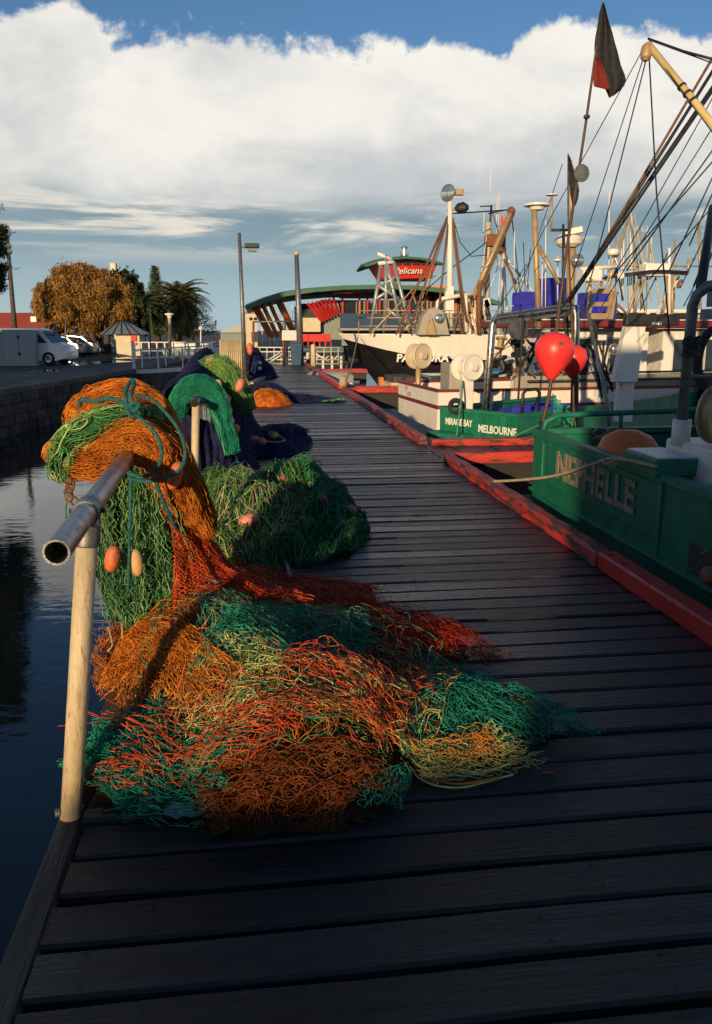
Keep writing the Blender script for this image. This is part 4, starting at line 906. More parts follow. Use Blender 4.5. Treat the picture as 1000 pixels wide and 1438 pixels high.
def windowed(T, x0, x1, y0, y1, z0, z1, wins, parent, wall='white', frame_m='grey_paint', glass='glass', slope=.0, name='wheelhouse'):
    """cabin block; slope leans the x1 (front) face. wins: (face, a0, a1, z0, z1) built as frame + pane"""
    mb = MB(T)
    V = [(x0, y0, z0), (x1, y0, z0), (x1, y1, z0), (x0, y1, z0), (x0, y0 + .04, z1), (x1 + slope, y0 + .04, z1), (x1 + slope, y1 - .04, z1), (x0, y1 - .04, z1)]
    mb.add(V, [(0, 3, 2, 1), (4, 5, 6, 7), (0, 1, 5, 4), (1, 2, 6, 5), (2, 3, 7, 6), (3, 0, 4, 7)]); w = mb.build(name, M_[wall], parent)
    for (fc, a0, a1, b0, b1) in wins:
        if fc == 'y0': q = lambda a, z, d: (a, y0 - d + .04 * (z - z0) / (z1 - z0), z)
        elif fc == 'y1': q = lambda a, z, d: (a, y1 + d - .04 * (z - z0) / (z1 - z0), z)
        elif fc == 'x0': q = lambda a, z, d: (x0 - d, a, z)
        else: q = lambda a, z, d: (x1 + slope * (z - z0) / (z1 - z0) + d, a, z)
        fr = MB(T); t = .035
        for (c0, c1, e0, e1) in ((a0 - t, a1 + t, b0 - t, b0), (a0 - t, a1 + t, b1, b1 + t), (a0 - t, a0, b0, b1), (a1, a1 + t, b0, b1)):
            A_ = [q(c0, e0, -.01), q(c1, e0, -.01), q(c1, e1, -.01), q(c0, e1, -.01)]; B_ = [q(c0, e0, .022), q(c1, e0, .022), q(c1, e1, .022), q(c0, e1, .022)]
            fr.add(A_ + B_, [(0, 1, 2, 3), (7, 6, 5, 4), (0, 4, 5, 1), (1, 5, 6, 2), (2, 6, 7, 3), (3, 7, 4, 0)])
        f_ = fr.build('window_frame', M_[frame_m], w)
        MB(T).add([q(a0, b0, .006), q(a1, b0, .006), q(a1, b1, .006), q(a0, b1, .006)], [(0, 1, 2, 3)]).build('window_pane', M_[glass], w)
    return w
def light_head(p, d, r, parent, back='dark_steel', name='floodlight'):
    d = Vector(d).normalized(); o_ = autosmooth(MB().lathe([(r * .35, -r * .9), (r * .5, -r * .6), (r, 0), (r, .02)], p, d, n=16).build(name, M_[back], parent))
    MB().lathe([(r * .93, .0), (r * .9, .008), (.005, .02)], Vector(p) + d * .018, d, n=16).build('lens', M_['lamp_glass'], o_, smooth=True); return o_
def crate(p, sx, sy, sz, parent, m_='crate_blue', name='fish_crate', lab=None, grp=None, rz=0.0):
    T = Matrix.Translation(p) @ Matrix.Rotation(rz, 4, 'Z'); mb = MB(T); w = .02
    mb.box(-sx / 2, sx / 2, -sy / 2, sy / 2, 0, w)
    for s_ in (-1, 1):
        mb.box(s_ * sx / 2 - w / 2, s_ * sx / 2 + w / 2, -sy / 2, sy / 2, w, sz); mb.box(-sx / 2 + w / 2, sx / 2 - w / 2, s_ * sy / 2 - w / 2, s_ * sy / 2 + w / 2, w, sz)
        k = -sx / 2 + .05
        while k < sx / 2: mb.box(k - .012, k + .012, s_ * sy / 2 + s_ * w / 2 - .0, s_ * sy / 2 + s_ * (w / 2 + .02), .02, sz - .02); k += .09
        k = -sy / 2 + .05
        while k < sy / 2: mb.box(s_ * (sx / 2 + w / 2), s_ * (sx / 2 + w / 2 + .02), k - .012, k + .012, .02, sz - .02); k += .09
    mb.box(-sx / 2 - .02, sx / 2 + .02, -sy / 2 - .02, -sy / 2 + .015, sz - .03, sz + .006); mb.box(-sx / 2 - .02, sx / 2 + .02, sy / 2 - .015, sy / 2 + .02, sz - .03, sz + .006)
    mb.box(-sx / 2 - .02, -sx / 2 + .015, -sy / 2 + .016, sy / 2 - .016, sz - .03, sz + .005); mb.box(sx / 2 - .015, sx / 2 + .02, -sy / 2 + .016, sy / 2 - .016, sz - .03, sz + .005)
    o_ = mb.build(name, M_[m_], parent, base=True)
    if lab: tag(o_, lab, 'crate', grp)
    return o_
def drum(p, ax, r, w, parent, m_='white', name='winch_drum'):
    o_ = autosmooth(MB().lathe([(r, -w / 2), (r, -w / 2 + .03), (r * .62, -w / 2 + .05), (r * .62, w / 2 - .05), (r, w / 2 - .03), (r, w / 2), (r * .9, w / 2 + .012), (r * .85, w / 2 - .01), (r * .3, w / 2 - .01), (r * .28, w / 2 + .05)], p, ax, n=24).build(name, M_[m_], parent))
    return o_

D_('scuffed', (.02, .03, .028), .7, var=.4, scale=10, bump=.3, wear=(.5, .5, .46), wscale=30, wlo=.60, whi=.66)
# ---------------------------------------------------------------- green trawler, stern to the wharf
nep = thing('fishing_boat', 'dark green trawler with brown NEPHELLE lettering across its flat stern', 'fishing boat', (5, 5.4, WZ))
HN = boat_T(2.74, 5.35, 0)
half = hull(HN, 12, 2.27, lambda t: .60 + .9 * max(0, t - .35) ** 2, [.16, .62], ['green_hull', 'green_hull', 'black_hull', 'green_trim'], nep, tr=.99, flare=.93, deckz=-.15)
# transom board standing on the stern with the name
TX = 2.74
panel = MB()
for (a, b_, c0, c1) in ((5.02, 7.32, .545, .565), (5.02, 7.32, .20, .22)): panel.box(TX - .014, TX + .01, a, b_, c0, c1)
for yy in (5.02, 7.30): panel.box(TX - .014, TX + .01, yy, yy + .02, .22, .545)
panel.build('name_border', M_['green_trim'], nep)
text('NEPHELLE', .335, frame((TX - .008, 6.17, .385), (0, -1, 0), (0, 0, 1)), M_['letter_brown'], nep, ext=.004, bold=.010, squeeze=1.02, space=1.02, shear=.0)
MB().box(TX - .016, TX + .02, 5.0, 5.02, -.1, .60).build('seam_strip', M_['green_trim'], nep)
MB().box(TX - .03, TX + .03, 3.1, 7.6, .03, .06, .006).build('rubbing_strake', M_['green_hull'], nep)
MB().box(2.68, 2.98, 5.02, 5.50, .625, .745, .012).build('stern_block', M_['green_trim'], nep, label='green stern bollard block with pale top')
MB().box(2.70, 2.97, 5.03, 5.49, .746, .756).build('block_plate', M_['white_worn'], nep)
MB().tube([Vector(p) for p in ((2.80, 7.50, .60), (2.82, 7.50, .72), (2.95, 7.50, .78), (3.3, 7.52, .79), (4.6, 7.52, .82), (6.0, 7.5, .9))], .028, 10).build('stern_rail', M_['green_trim'], nep, smooth=True)
for x in (3.6, 4.4): MB().tube([(x, 7.51, .58), (x, 7.52, .80)], .022, 8).build('stanchion', M_['green_trim'], nep, smooth=True)
# scuffed hawse hole with old tyres low on the stern
MB().box(TX - .006, TX + .01, 3.7, 4.62, .08, .28, .004).build('scupper', M_['scuffed'], nep, label='dark scupper with flaking white paint')
for yy in (3.80, 3.98, 4.16, 4.32): float_(Vector((TX - .02, yy, .16 + rs.uniform(-.02, .02))), (rs.uniform(-.3, .3), 1, rs.uniform(-.4, .4)), .06, .15, 'rust', nep, 'fender')
# white pedestal and pipe gantry
g0 = at(952, 600, 5.35)
MB().box(2.98, 4.6, 4.0, 5.48, .50, .83, .02).build('pedestal', M_['white_worn'], nep, label='chipped white steel pedestal')
MB().box(2.99, 4.6, 3.9, 4.3, .83, .99, .02).build('pedestal_step', M_['white_worn'], nep)
gl = MB(); gx = g0.x; gy = 5.3
gl.tube([Vector((gx, gy, .80)), Vector((gx, gy, .98))], .065, 14); gl.build('pedestal_sleeve', M_['white_worn'], nep, smooth=True)
pts = [Vector((gx, gy, .95)), Vector((gx, gy, 1.76)), Vector((gx + .01, gy - .02, 1.83)), Vector((gx + .06, gy - .06, 1.885)), Vector((gx + .14, gy - .15, 1.90)), Vector((gx + .6, gy - 1.0, 1.95)), Vector((gx + 1.0, gy - 1.8, 1.97))]
MB().tube(pts, .038, 14).build('gantry_leg', M_['galv_dull'], nep, smooth=True)
MB().bar((gx + .04, gy - .05, 1.70), (gx + 1.0, gy - 1.8, 1.74), .03, .07).build('gantry_bar', M_['galv_dull'], nep)
MB().bar((gx + .06, gy - .08, 1.80), (gx + 1.0, gy - 1.8, 1.84), .03, .10).build('gantry_bar', M_['galv_dull'], nep)
kb = MB()
for k in range(6):
    q = Vector((gx, gy - .03, 1.48 + rs.uniform(-.06, .06))); kb.tube([q + Vector((.05 * math.cos(t), .05 * math.sin(t), rs.uniform(-.02, .02))) for t in [2 * math.pi * i / 10 for i in range(10)]], .012, 6, closed=True)
kb.build('lashing', M_['rope_dark'], nep, smooth=True)
MB().tube([(gx, gy, 1.28), (gx + .18, gy, 1.285)], .012, 8).build('pin', M_['galv_dull'], nep, smooth=True)
# net drum wheel
wl = at(990, 582, 5.0)
o = autosmooth(MB().lathe([(.19, -.05), (.20, -.03), (.17, -.02), (.17, .02), (.20, .03), (.19, .05), (.12, .05), (.05, .06)], wl + Vector((.10, 0, 0)), (.45, -.9, 0), n=26).build('hauler_wheel', M_['tan_metal'], nep))
MB().tube([wl + Vector((.1, 0, 0)), Vector((wl.x + .1, wl.y + .1, .9))], .03, 8).build('hauler_stem', M_['dark_steel'], nep, smooth=True)
MB().tube([at(1003, 505, 5.6) + Vector((.13 * math.cos(t), 0, .22 * math.sin(t))) for t in [2 * math.pi * i / 22 for i in range(22)]], .035, 8, closed=True).build('hose_coil', M_['rope_dark'], nep, smooth=True)
MB().tube([at(1003, 545, 5.6), at(1003, 600, 5.6)], .02, 8).build('coil_hook', M_['dark_steel'], nep, smooth=True)
# wheelhouse forward, outside the view, with the mast that carries the boom
windowed(HN, 5.8, 8.4, -1.3, 1.3, -.15, 2.3, [('y1', 6.0, 6.6, 1.2, 1.8), ('y1', 6.7, 7.5, 1.2, 1.8), ('x0', -.9, -.2, 1.2, 1.8), ('x0', .2, .9, 1.2, 1.8)], nep, 'white')
mastb = at(1150, 362, 6.8) - Vector((0, 0, .2)); pole(Vector((mastb.x, mastb.y, -.16)), mastb + Vector((0, 0, 3.6)), .09, 'white', nep, 'mast')
bt = at(910, 62, 8.4)
MB().tube([mastb + Vector((0, 0, .2)), bt], [.046, .035], 12).build('boom', M_['boom_yellow'], nep, smooth=True)
for k in range(3):
    q = bt.lerp(mastb + Vector((0, 0, .2)), .22 + k * .035); ax = (mastb - bt).normalized()
    MB().lathe([(.044, -.014), (.046, 0), (.044, .014)], q, ax, n=12).build('boom_lashing', M_['rope_dark'], nep)
autosmooth(MB().lathe([(.02, -.09), (.05, -.06), (.06, 0), (.05, .06), (.02, .09)], bt + Vector((-.02, -.02, -.08)), (.15, .2, 1), n=14).build('block', M_['tan_metal'], nep))
wire([bt + Vector((0, 0, .05)), at(960, 72, 7.8), at(1005, 84, 7.4)], .012, 'dark_steel', nep, 'chain'); wire([bt + Vector((0, 0, .04)), at(1005, 90, 7.4)], .006, 'dark_steel', nep)
wire([bt, at(800, 400, 9.6)], .006, 'dark_steel', nep); wire([bt + Vector((0, 0, -.1)), at(835, 372, 8.0), at(815, 440, 7.8)], .007, 'dark_steel', nep); wire([bt + Vector((.02, 0, -.1)), at(922, 270, 7.6), at(936, 420, 7.2), at(940, 470, 7.2)], .0075, 'dark_steel', nep)
wire([bt, at(1005, 192, 7.6)], .006, 'dark_steel', nep)
for a, b_ in (((1005, 205, 7.5), (880, 380, 8.5)), ((1005, 222, 7.5), (858, 390, 8.6)), ((1005, 240, 8), (940, 380, 8.8)), ((1005, 285, 8), (912, 392, 8.6)), ((1005, 262, 8), (968, 345, 8.6)), ((1003, 330, 7), (974, 402, 6.5)), ((1003, 350, 7), (980, 402, 6.5))):
    wire([at(*a), at(*b_)], .008, 'dark_steel', nep)
MB().tube([at(1001, 292, 6.6), at(984, 404, 5.6)], .035, 10).build('derrick_leg', M_['dark_steel'], nep, smooth=True)
# deck clutter seen over the stern
MB().box(4.55, 5.9, 7.0, 7.35, -.12, .80, .02).build('steel_locker', M_['grey_paint'], nep)
bin_ = tag(MB().box(4.2, 5.3, 6.1, 6.8, -.14, 1.10, .05).build('fish_bin', M_['crate_blue'], None, base=True), 'large dark blue fish bin behind the pipe gantry of the NEPHELLE boat', 'fish bin')
# orange pick-up float on deck
fl = thing('buoy', 'faded orange round float lying behind the green stern of the NEPHELLE boat', 'buoy', tuple(at(882, 640, 6.0)))
q = at(882, 642, 6.2)
autosmooth(MB().lathe([(.02, -.26), (.13, -.23), (.21, -.13), (.235, 0), (.21, .13), (.13, .23), (.02, .26)], q, (.9, -.2, -.2), n=24).build('body', M_['buoy_orange'], fl), 60)
MB().tube([q + Vector((-.24, .05, .05)) + Vector((0, .03 * math.cos(t), .03 * math.sin(t))) for t in [2 * math.pi * i / 10 for i in range(10)]], .01, 6, closed=True).build('eye', M_['buoy_orange'], fl, smooth=True)
mr = thing('mooring_rope', 'frayed tan mooring rope slung from the red kerb to the NEPHELLE stern', 'rope', tuple(at(700, 680, 7.3)))
rope([at(692, 676, 7.35), at(730, 674, 7.0), at(780, 668, 6.5), at(830, 653, 5.9), at(857, 644, 5.55), at(890, 648, 5.25), at(922, 656, 4.98)], .014, 'rope_pale', mr, 'strand')
for k in range(3): rope([at(845 + k * 8, 646, 5.6), at(852 + k * 5, 652 + k * 2, 5.5), at(866, 645 + 3 * k, 5.45)], .008, 'rope_pale', mr, 'frayed_end')
kn = thing('rope', 'tan cord tied in a bow round the green stern rail', 'rope', tuple(at(846, 600, 7.5)))
for k in range(5): rope([at(846, 597, 7.44), at(846 + rs.uniform(-14, 14), 604 + rs.uniform(0, 8), 7.42), at(846 + (k - 2) * 7, 612 + rs.uniform(0, 8), 7.44)], .007, 'rope_pale', kn, 'strand')

# ---------------------------------------------------------------- dan buoys standing against the stern
def dan(label, ctrl, r, flag_pts, red_pts, m_='dark_pole'):
    t = thing('marker_buoy', label, 'buoy', tuple(ctrl[0])); C = np.array([tuple(p) for p in ctrl]); P = cr(C, np.linspace(0, 1, 40))
    MB().tube([Vector(p) for p in P], [r * (1 - .45 * i / 39) for i in range(40)], 8).build('pole', M_[m_], t, smooth=True); return t
d1 = dan('tall marker pole with red teardrop float, grey disc and black flag at its tip', [at(760, 600, 7.75), at(771, 555, 7.8), at(778, 500, 7.85), at(783, 455, 7.9), at(796, 350, 8.0), at(818, 205, 8.2), at(833, 100, 8.3), at(847, 4, 8.4)], .020, None, None)
qb = at(778, 497, 7.85); axb = (at(783, 455, 7.9) - at(771, 555, 7.8)).normalized()
autosmooth(MB().lathe([(.03, -.262), (.05, -.24), (.12, -.15), (.178, -.055), (.200, .03), (.192, .10), (.152, .162), (.08, .203), (.03, .212)], qb, axb, n=30).build('float', M_['buoy_red'], d1), 60)
MB().box(-.025, .025, -.006, .004, -.015, .015, M=Matrix.Translation(qb + Vector((.0, -.191, .11)))).build('maker_plate', M_['galv_dull'], d1)
q = at(817, 243, 8.1); MB().lathe([(.083, -.004), (.085, 0), (.083, .004)], q, (.15, -1, 0), n=28).build('reflector_disc', M_['galv_dull'], d1)
MB().lathe([(.012, -.02), (.032, -.012), (.032, .012), (.012, .02)], at(824, 164, 8.2), (0, 0, 1), n=10).build('clip', M_['dark_steel'], d1)
ch = MB()
for k in range(9):
    q = at(760 - k * .4, 590 + k * 5, 7.7); ch.tube([q + Vector((.016 * math.cos(t) * (1 if k % 2 else .2), .016 * math.cos(t) * (0 if k % 2 else 1), .026 * math.sin(t))) for t in [2 * math.pi * i / 10 for i in range(10)]], .007, 5, closed=True)
ch.build('chain', M_['dark_steel'], d1)
def cloth(outl, y, name, m_, parent, seed, amp=.03, th=.004):
    """hanging flag: triangulated outline (px) with folds"""
    L_ = outl[0]; Rr = outl[1]; n = len(L_); rows = []
    for i in range(n):
        row = []
        for j in range(9):
            a = Vector((L_[i][0], L_[i][1])).lerp(Vector((Rr[i][0], Rr[i][1])), j / 8)
            row.append(at(a.x, a.y, y + amp * math.sin(j * 1.1 + i * .6 + seed) * (.3 + j / 8)))
        rows.append(row)
    o_ = MB().grid(rows).build(name, M_[m_], parent, smooth=True); md = o_.modifiers.new('thickness', 'SOLIDIFY'); md.thickness = th; sb = o_.modifiers.new('smooth', 'SUBSURF'); sb.levels = 1; sb.render_levels = 1; return o_
cloth(([(846, 4), (841, 18), (840, 34), (836, 50), (834, 68), (836, 84), (834, 100), (840, 113), (850, 124), (855, 139)], [(848, 3), (852, 14), (855, 30), (861, 46), (863, 60), (869, 76), (871, 92), (879, 106), (880, 120), (864, 133)]), 8.35, 'flag', 'flag_black', d1, 1, .07)
cloth(([(836, 78), (834, 95), (833, 110), (833, 122)], [(838, 78), (846, 92), (852, 105), (858, 128)]), 8.26, 'flag_patch', 'flag_red', d1, 2, .02)
d2 = dan('slim second marker pole with a drooping black flag', [at(806, 600, 9.3), at(804, 480, 9.3), at(800, 380, 9.3), at(798, 290, 9.3), at(798, 216, 9.3)], .016, None, None)
cloth(([(797, 218), (798, 240), (799, 262), (803, 288)], [(800, 218), (808, 245), (816, 268), (808, 290)]), 9.28, 'flag', 'flag_black', d2, 3, .02)
q = at(805, 505, 9.3)
autosmooth(MB().lathe([(.03, -.22), (.06, -.18), (.14, -.08), (.17, .02), (.14, .12), (.05, .17)], q, (0, 0, 1), n=24).build('float', M_['buoy_red'], d2), 60)

# ---------------------------------------------------------------- small green boat MELBOURNE with pipe gantry
mel = thing('fishing_boat', 'small green boat lettered MELBOURNE on its stern, with a pipe gantry', 'fishing boat', (5.5, 14, WZ))
ang = math.atan2(.9, 1.3); HM = boat_T(3.56, 12.55, ang)
hull(HM, 8, .88, lambda t: .29 + .55 * max(0, t - .3) ** 2, [.24, .7], ['green_hull', 'green_hull', 'green_hull', 'green_trim'], mel, tr=.92, flare=.95, deckz=-.25)
ux = Vector((math.cos(ang), math.sin(ang), 0)); uy = Vector((-math.sin(ang), math.cos(ang), 0)); O = Vector((3.56, 12.55, 0))
text('MIRAGE BAY', .155, frame(O - ux * .012 + uy * .38 + Vector((0, 0, .10)), -uy, (0, 0, 1)), M_['letter_white'], mel, squeeze=.66, ext=.003, bold=.004)
text('MELBOURNE', .17, frame(O - ux * .012 - uy * .42 + Vector((0, 0, .04)), -uy, (0, 0, 1)), M_['letter_white'], mel, squeeze=.78, ext=.003, bold=.004)
MB(HM).box(-.28, .02, .05, .86, -.16, -.06, .02).build('swim_step', M_['green_trim'], mel)
# gantry
gL0, gL1, gR1, gR0 = at(681, 560, 12.75), at(692, 452, 12.75), at(808, 436, 11.2), at(809, 575, 11.2)
crn = [gL0, gL1 + Vector((0, 0, -.05)), gL1 + Vector((.03, 0, .03)), gL1.lerp(gR1, .1) + Vector((0, 0, .04)), gL1.lerp(gR1, .93) + Vector((0, 0, .04)), gR1 + Vector((-.01, 0, .03)), gR1 + Vector((.01, 0, -.06)), gR0 + Vector((0, 0, -.5))]
crn[0] = crn[0] + Vector((0, 0, -.75))
MB().tube(crn, .058, 12).build('gantry', M_['galv'], mel, smooth=True)
MB().bar(gL1.lerp(gR1, .06) + Vector((0, 0, .03)), gL1.lerp(gR1, .95) + Vector((0, 0, .03)), .05, .17).build('gantry_beam', M_['galv_dull'], mel)
pole(at(757, 460, 12), at(750, 286, 12), .045, 'tan_metal', mel, 'antenna_mast'); 
q = at(754, 290, 12); autosmooth(MB().lathe([(.04, -.06), (.10, -.05), (.12, 0), (.19, .005), (.19, .035), (.12, .045), (.03, .05)], q, (0, 0, 1), n=20).build('antenna_dome', M_['white'], mel))
pole(at(756, 345, 12), at(785, 398, 11.8), .03, 'tan_metal', mel, 'brace')
q = at(656, 516, 13.0)
drum(q, (.35, -.9, .05), .215, .34, mel, 'white', 'winch_drum'); MB().box(q.x - .1, q.x + .1, q.y - .08, q.y + .08, -.2, q.z - .1, .01).build('winch_stand', M_['white_worn'], mel)
pole(Vector((q.x + .32, q.y, -.25)), Vector((q.x + .32, q.y, q.z + .1)), .02, 'tan_metal', mel, 'stanchion')
blk = at(728, 462, 12.1); autosmooth(MB().lathe([(.03, -.05), (.16, -.045), (.17, 0), (.16, .045), (.03, .05)], blk, (.4, -.9, 0), n=18).build('hanging_block', M_['galv_dull'], mel))
pole(blk + Vector((0, 0, .12)), blk + Vector((.02, .0, .36)), .012, 'dark_steel', mel, 'block_shackle')
for (a, b_) in (((735, 445), (728, 560)), ((745, 440), (752, 470)), ((752, 437), (748, 475)), ((796, 440), (800, 500)), ((802, 440), (806, 520))): wire([at(*a, 11.9), at(*b_, 11.9)], .018, 'rope_dark', mel, 'hanging_line')
rope([at(800, 436, 11.25), at(792, 452, 11.2), at(799, 480, 11.15), at(806, 470, 11.2)], .02, 'rope_dark', mel, 'hose'); rope([at(812, 440, 11.2), at(835, 455, 11.1), at(838, 490, 11.0), at(842, 520, 11)], .02, 'rope_dark', mel, 'hose')
for k in range(3):
    a, b_ = ((793, 436), (1012, 62)) if k == 0 else (((790, 436), (1012, 82)) if k == 1 else ((786, 440), (1012, 108)))
    MB().tube([at(*a, 11.4), at(*b_, 10.6)], (.018, .022, .034)[k], 8).build('outrigger_pole', M_[('brown_pole', 'dark_steel', 'dark_steel')[k]], mel, smooth=True)
wire([at(808, 436, 11.2), at(745, 470, 12), at(690, 500, 12.6)], .006, 'dark_steel', mel); wire([at(900, 75, 9), at(760, 330, 11), at(720, 420, 12)], .006, 'dark_steel', mel)
MB().tube([at(826, 440, 10.8), at(855, 575, 10.6), at(856, 612, 10.5)], .028, 8).build('steel_prop', M_['galv_dull'], mel, smooth=True)
tr_ = thing('rope', 'slack green rope running from the white winch drum down past the MELBOURNE stern', 'rope', tuple(at(650, 560, 12.8)))
rope([at(650, 535, 12.85), at(648, 560, 12.6), at(644, 590, 12.4), at(641, 612, 12.3)], .014, 'rope_green', tr_, 'strand')
tr2 = thing('rope', 'pale green rope stretched to the MELBOURNE boat with a frayed teal tassel', 'rope', tuple(at(770, 590, 10.5)))
rope([at(716, 615, 11.6), at(750, 600, 11.2), at(780, 582, 10.6), at(800, 570, 10.3)], .014, 'rope_green', tr2, 'strand')
nb = NB(); Sx = lambda u, v, h: np.stack([at(796, 575, 10.2).x + .35 * (u - .5), 10.2 + .1 * v, at(796, 575, 10.2).z - .35 * u + .5 * (v - .3) * .5 + h], -1)
nb.tubes(curls(Sx, 40, 18, .05, .4, .03, 501, hop=.04), .006); nb.build('tassel', 'net_teal', tr2)
for k, (a, b_) in enumerate((((700, 560), .0), ((722, 566), .1))):
    q = at(*a, 13.4); 
cr0 = HM @ Vector((1.3, .0, -.2))
crate(cr0, .8, 1.2, .42, None, lab='blue ribbed fish crate on the deck of the MELBOURNE boat', grp=None, rz=ang)
crate(HM @ Vector((2.3, .05, -.2)), .8, 1.2, .46, None, lab='blue ribbed fish crate further up the deck of the MELBOURNE boat', rz=ang)
MB().tube([HM @ Vector(p) for p in ((.25, -.7, .28), (.25, -.7, .62), (.32, -.7, .68), (.6, -.7, .68), (.68, -.7, .62), (.68, -.7, .28))], .028, 8).build('hoop_rail', M_['dark_steel'], mel, smooth=True)
ty = MB().tube([HM @ Vector((.0, .45 + .13 * math.cos(t), .36 + .10 * math.sin(t))) for t in [2 * math.pi * i / 16 for i in range(16)]], .045, 7, closed=True).build('tyre_fender', M_['tyre'], mel, smooth=True)

# ---------------------------------------------------------------- white boat, maroon trim, wheelhouse
wb = thing('fishing_boat', 'white fishing boat with maroon trim, its open wheelhouse stacked with blue crates', 'fishing boat', (9, 16.5, WZ))
ang = R(5); HW = boat_T(3.35, 16.45, ang); O = Vector((3.35, 16.45, 0)); ux = Vector((math.cos(ang), math.sin(ang), 0)); uy = Vector((-ux.y, ux.x, 0))
hull(HW, 13, 1.62, lambda t: .44 + .05 * t + 1.1 * max(0, t - .55) ** 2, [.10, .13], ['white', 'maroon', 'white', 'maroon'], wb, tr=.90, flare=.84, deckz=-.3)
text('JSH', .12, frame(O - ux * .01 + uy * .75 + Vector((0, 0, .37)), -uy, (0, 0, 1)), M_['letter_rust'], wb, ext=.002); text('LZX8', .12, frame(O - ux * .01 + uy * .55 + Vector((0, 0, .25)), -uy, (0, 0, 1)), M_['letter_rust'], wb, ext=.002)
q = at(588, 500, 17.2); drum(q, (.5, -.85, .05), .27, .28, wb, 'cream_wall', 'pot_hauler'); pole(Vector((q.x, q.y, -.3)), q, .06, 'tan_metal', wb, 'hauler_post')
MB().box(q.x + .3, q.x + .8, 15.6, 16.4, -.3, .95, .02).build('engine_box', M_['grey_paint'], wb)
# bulwark rail, low cabin trunk, wheelhouse
MB(HW).box(1.6, 8.4, -1.35, -1.30, -.3, .72).build('cabin_trunk', M_['grey_paint'], wb)
for z_ in (.62, .76):
    MB(HW).tube([(1.8, -1.5, z_), (7.5, -1.5, z_ + .03)], .022, 8).build('hand_rail', M_['dark_steel'], wb, smooth=True)
w = windowed(HW, 2.5, 4.6, -1.1, 1.0, -.28, 1.62, [('y0', 2.75, 3.3, .5, 1.42), ('y0', 3.75, 4.4, .1, 1.42)], wb, 'white', 'grey_paint', slope=-.0)
wh = windowed(HW, 4.9, 8.3, -1.15, 1.1, -.28, 1.62, [('y0', 5.15, 5.7, .75, 1.4), ('y0', 5.9, 6.5, .75, 1.4), ('y0', 6.75, 7.3, .75, 1.4), ('y0', 7.5, 7.9, .75, 1.4)], wb, 'white', 'white_worn', slope=-.3)
MB(HW).box(1.9, 8.7, -1.45, 1.4, 1.63, 1.78, .03).build('wheelhouse_roof', M_['maroon'], wb)
MB(HW).box(2.0, 8.6, -1.38, 1.33, 1.781, 1.80).build('roof_sheet', M_['white_worn'], wb)
# white slanting pillar at the cabin's after end
a0, a1, a2, a3 = at(880, 457, 12.4), at(907, 457, 12.4), at(895, 536, 12.2), at(862, 536, 12.2)
MB().prism([a0, a1, a2, a3], (0, 1, 0), .14).build('pillar', M_['white'], wb); MB().prism([at(869, 537, 12.3), at(891, 537, 12.3), at(888, 592, 12.2), at(864, 592, 12.2)], (0, 1, 0), .10).build('pillar_foot', M_['white_worn'], wb)
for k in range(9): MB().lathe([(.016, 0), (.016, .008)], at(873, 541 + k * 5.5, 12.29), (0, -1, 0), n=6).build('rust_bolt', M_['rust'], wb)
lt = at(905, 452, 12.3); MB().box(lt.x - .3, lt.x + .6, 12.3, 12.45, lt.z - .06, lt.z + .12, .02).build('light_bar', M_['dark_steel'], wb)
for px in (918, 925): light_head(at(px, 455, 12.25), (0, -1, -.05), .05, wb)
for k, (px, py, yy) in enumerate(((672, 440, 15.6), (700, 438, 15.8))):
    pass
# crates on the roof
for k, (px, nm) in enumerate(((742, 'nearest the stern'), (776, 'next to the lamp mast'), (838, 'behind the slotted trawl board'))):
    for j in range(2 if k != 1 else 3):
        q = at(px, 440, 15.9); crate(Vector((q.x, q.y, 1.802 + j * .265)), .44 if k < 2 else .56, .5, .255, None, lab='blue fish crate on the maroon-edged roof %s, %s of stack' % (nm, ('bottom', 'second', 'topmost')[j]), rz=ang)
# steel cradle plate on the roof
pf = thing('trawl_board', 'tan metal trawl board with slots leaning against the blue crates', 'trawl board', tuple(at(842, 445, 13.0)))
o_ = [at(825, 448, 13.2), at(855, 447, 13.2), at(861, 412, 13.2), at(852, 405, 13.2), at(843, 406, 13.2)]
mbp = MB()
for (c0, c1, e0, e1) in ((823, 829, 408, 448), (852, 861, 408, 448), (829, 852, 440, 448), (829, 852, 424, 430), (829, 852, 405, 412)):
    mbp.prism([at(c0 + (448 - e1) * .15, e1, 13.2), at(c1 + (448 - e1) * .15, e1, 13.2), at(c1 + (448 - e0) * .15, e0, 13.2), at(c0 + (448 - e0) * .15, e0, 13.2)], (0, 1, 0), .06)
mbp.build('slotted_plate', M_['tan_metal'], pf)
# masts, radars and lamps on the white boat
pole(at(800, 450, 15), at(803, 345, 15), .085, 'tan_metal', wb, 'mast'); pole(at(803, 345, 15), at(801, 225, 15), .03, 'tan_metal', wb, 'mast_top')
q = at(799, 338, 15); autosmooth(MB().lathe([(.16, -.12), (.24, -.06), (.26, .02), (.2, .10), (.05, .12)], q, (0, 0, 1), n=18).build('radar', M_['white'], wb)); MB().bar(at(790, 328, 14.9), at(819, 322, 14.7), .14, .10).build('radar_scanner', M_['white'], wb)
light_head(at(811, 366, 14.8), (-.2, -1, .0), .12, wb)
pole(at(790, 430, 14.5), at(791, 315, 14.5), .022, 'dark_steel', wb, 'light_mast'); pole(at(774, 323, 14.5), at(800, 323, 14.5), .025, 'dark_steel', wb, 'cross_arm'); pole(at(774, 325, 14.5), at(775, 276, 14.5), .02, 'tan_metal', wb, 'aerial')
autosmooth(MB().lathe([(.03, -.02), (.11, -.005), (.11, .01), (.03, .02)], at(775, 274, 14.5), (0, 0, 1), n=16).build('aerial_disc', M_['white'], wb))
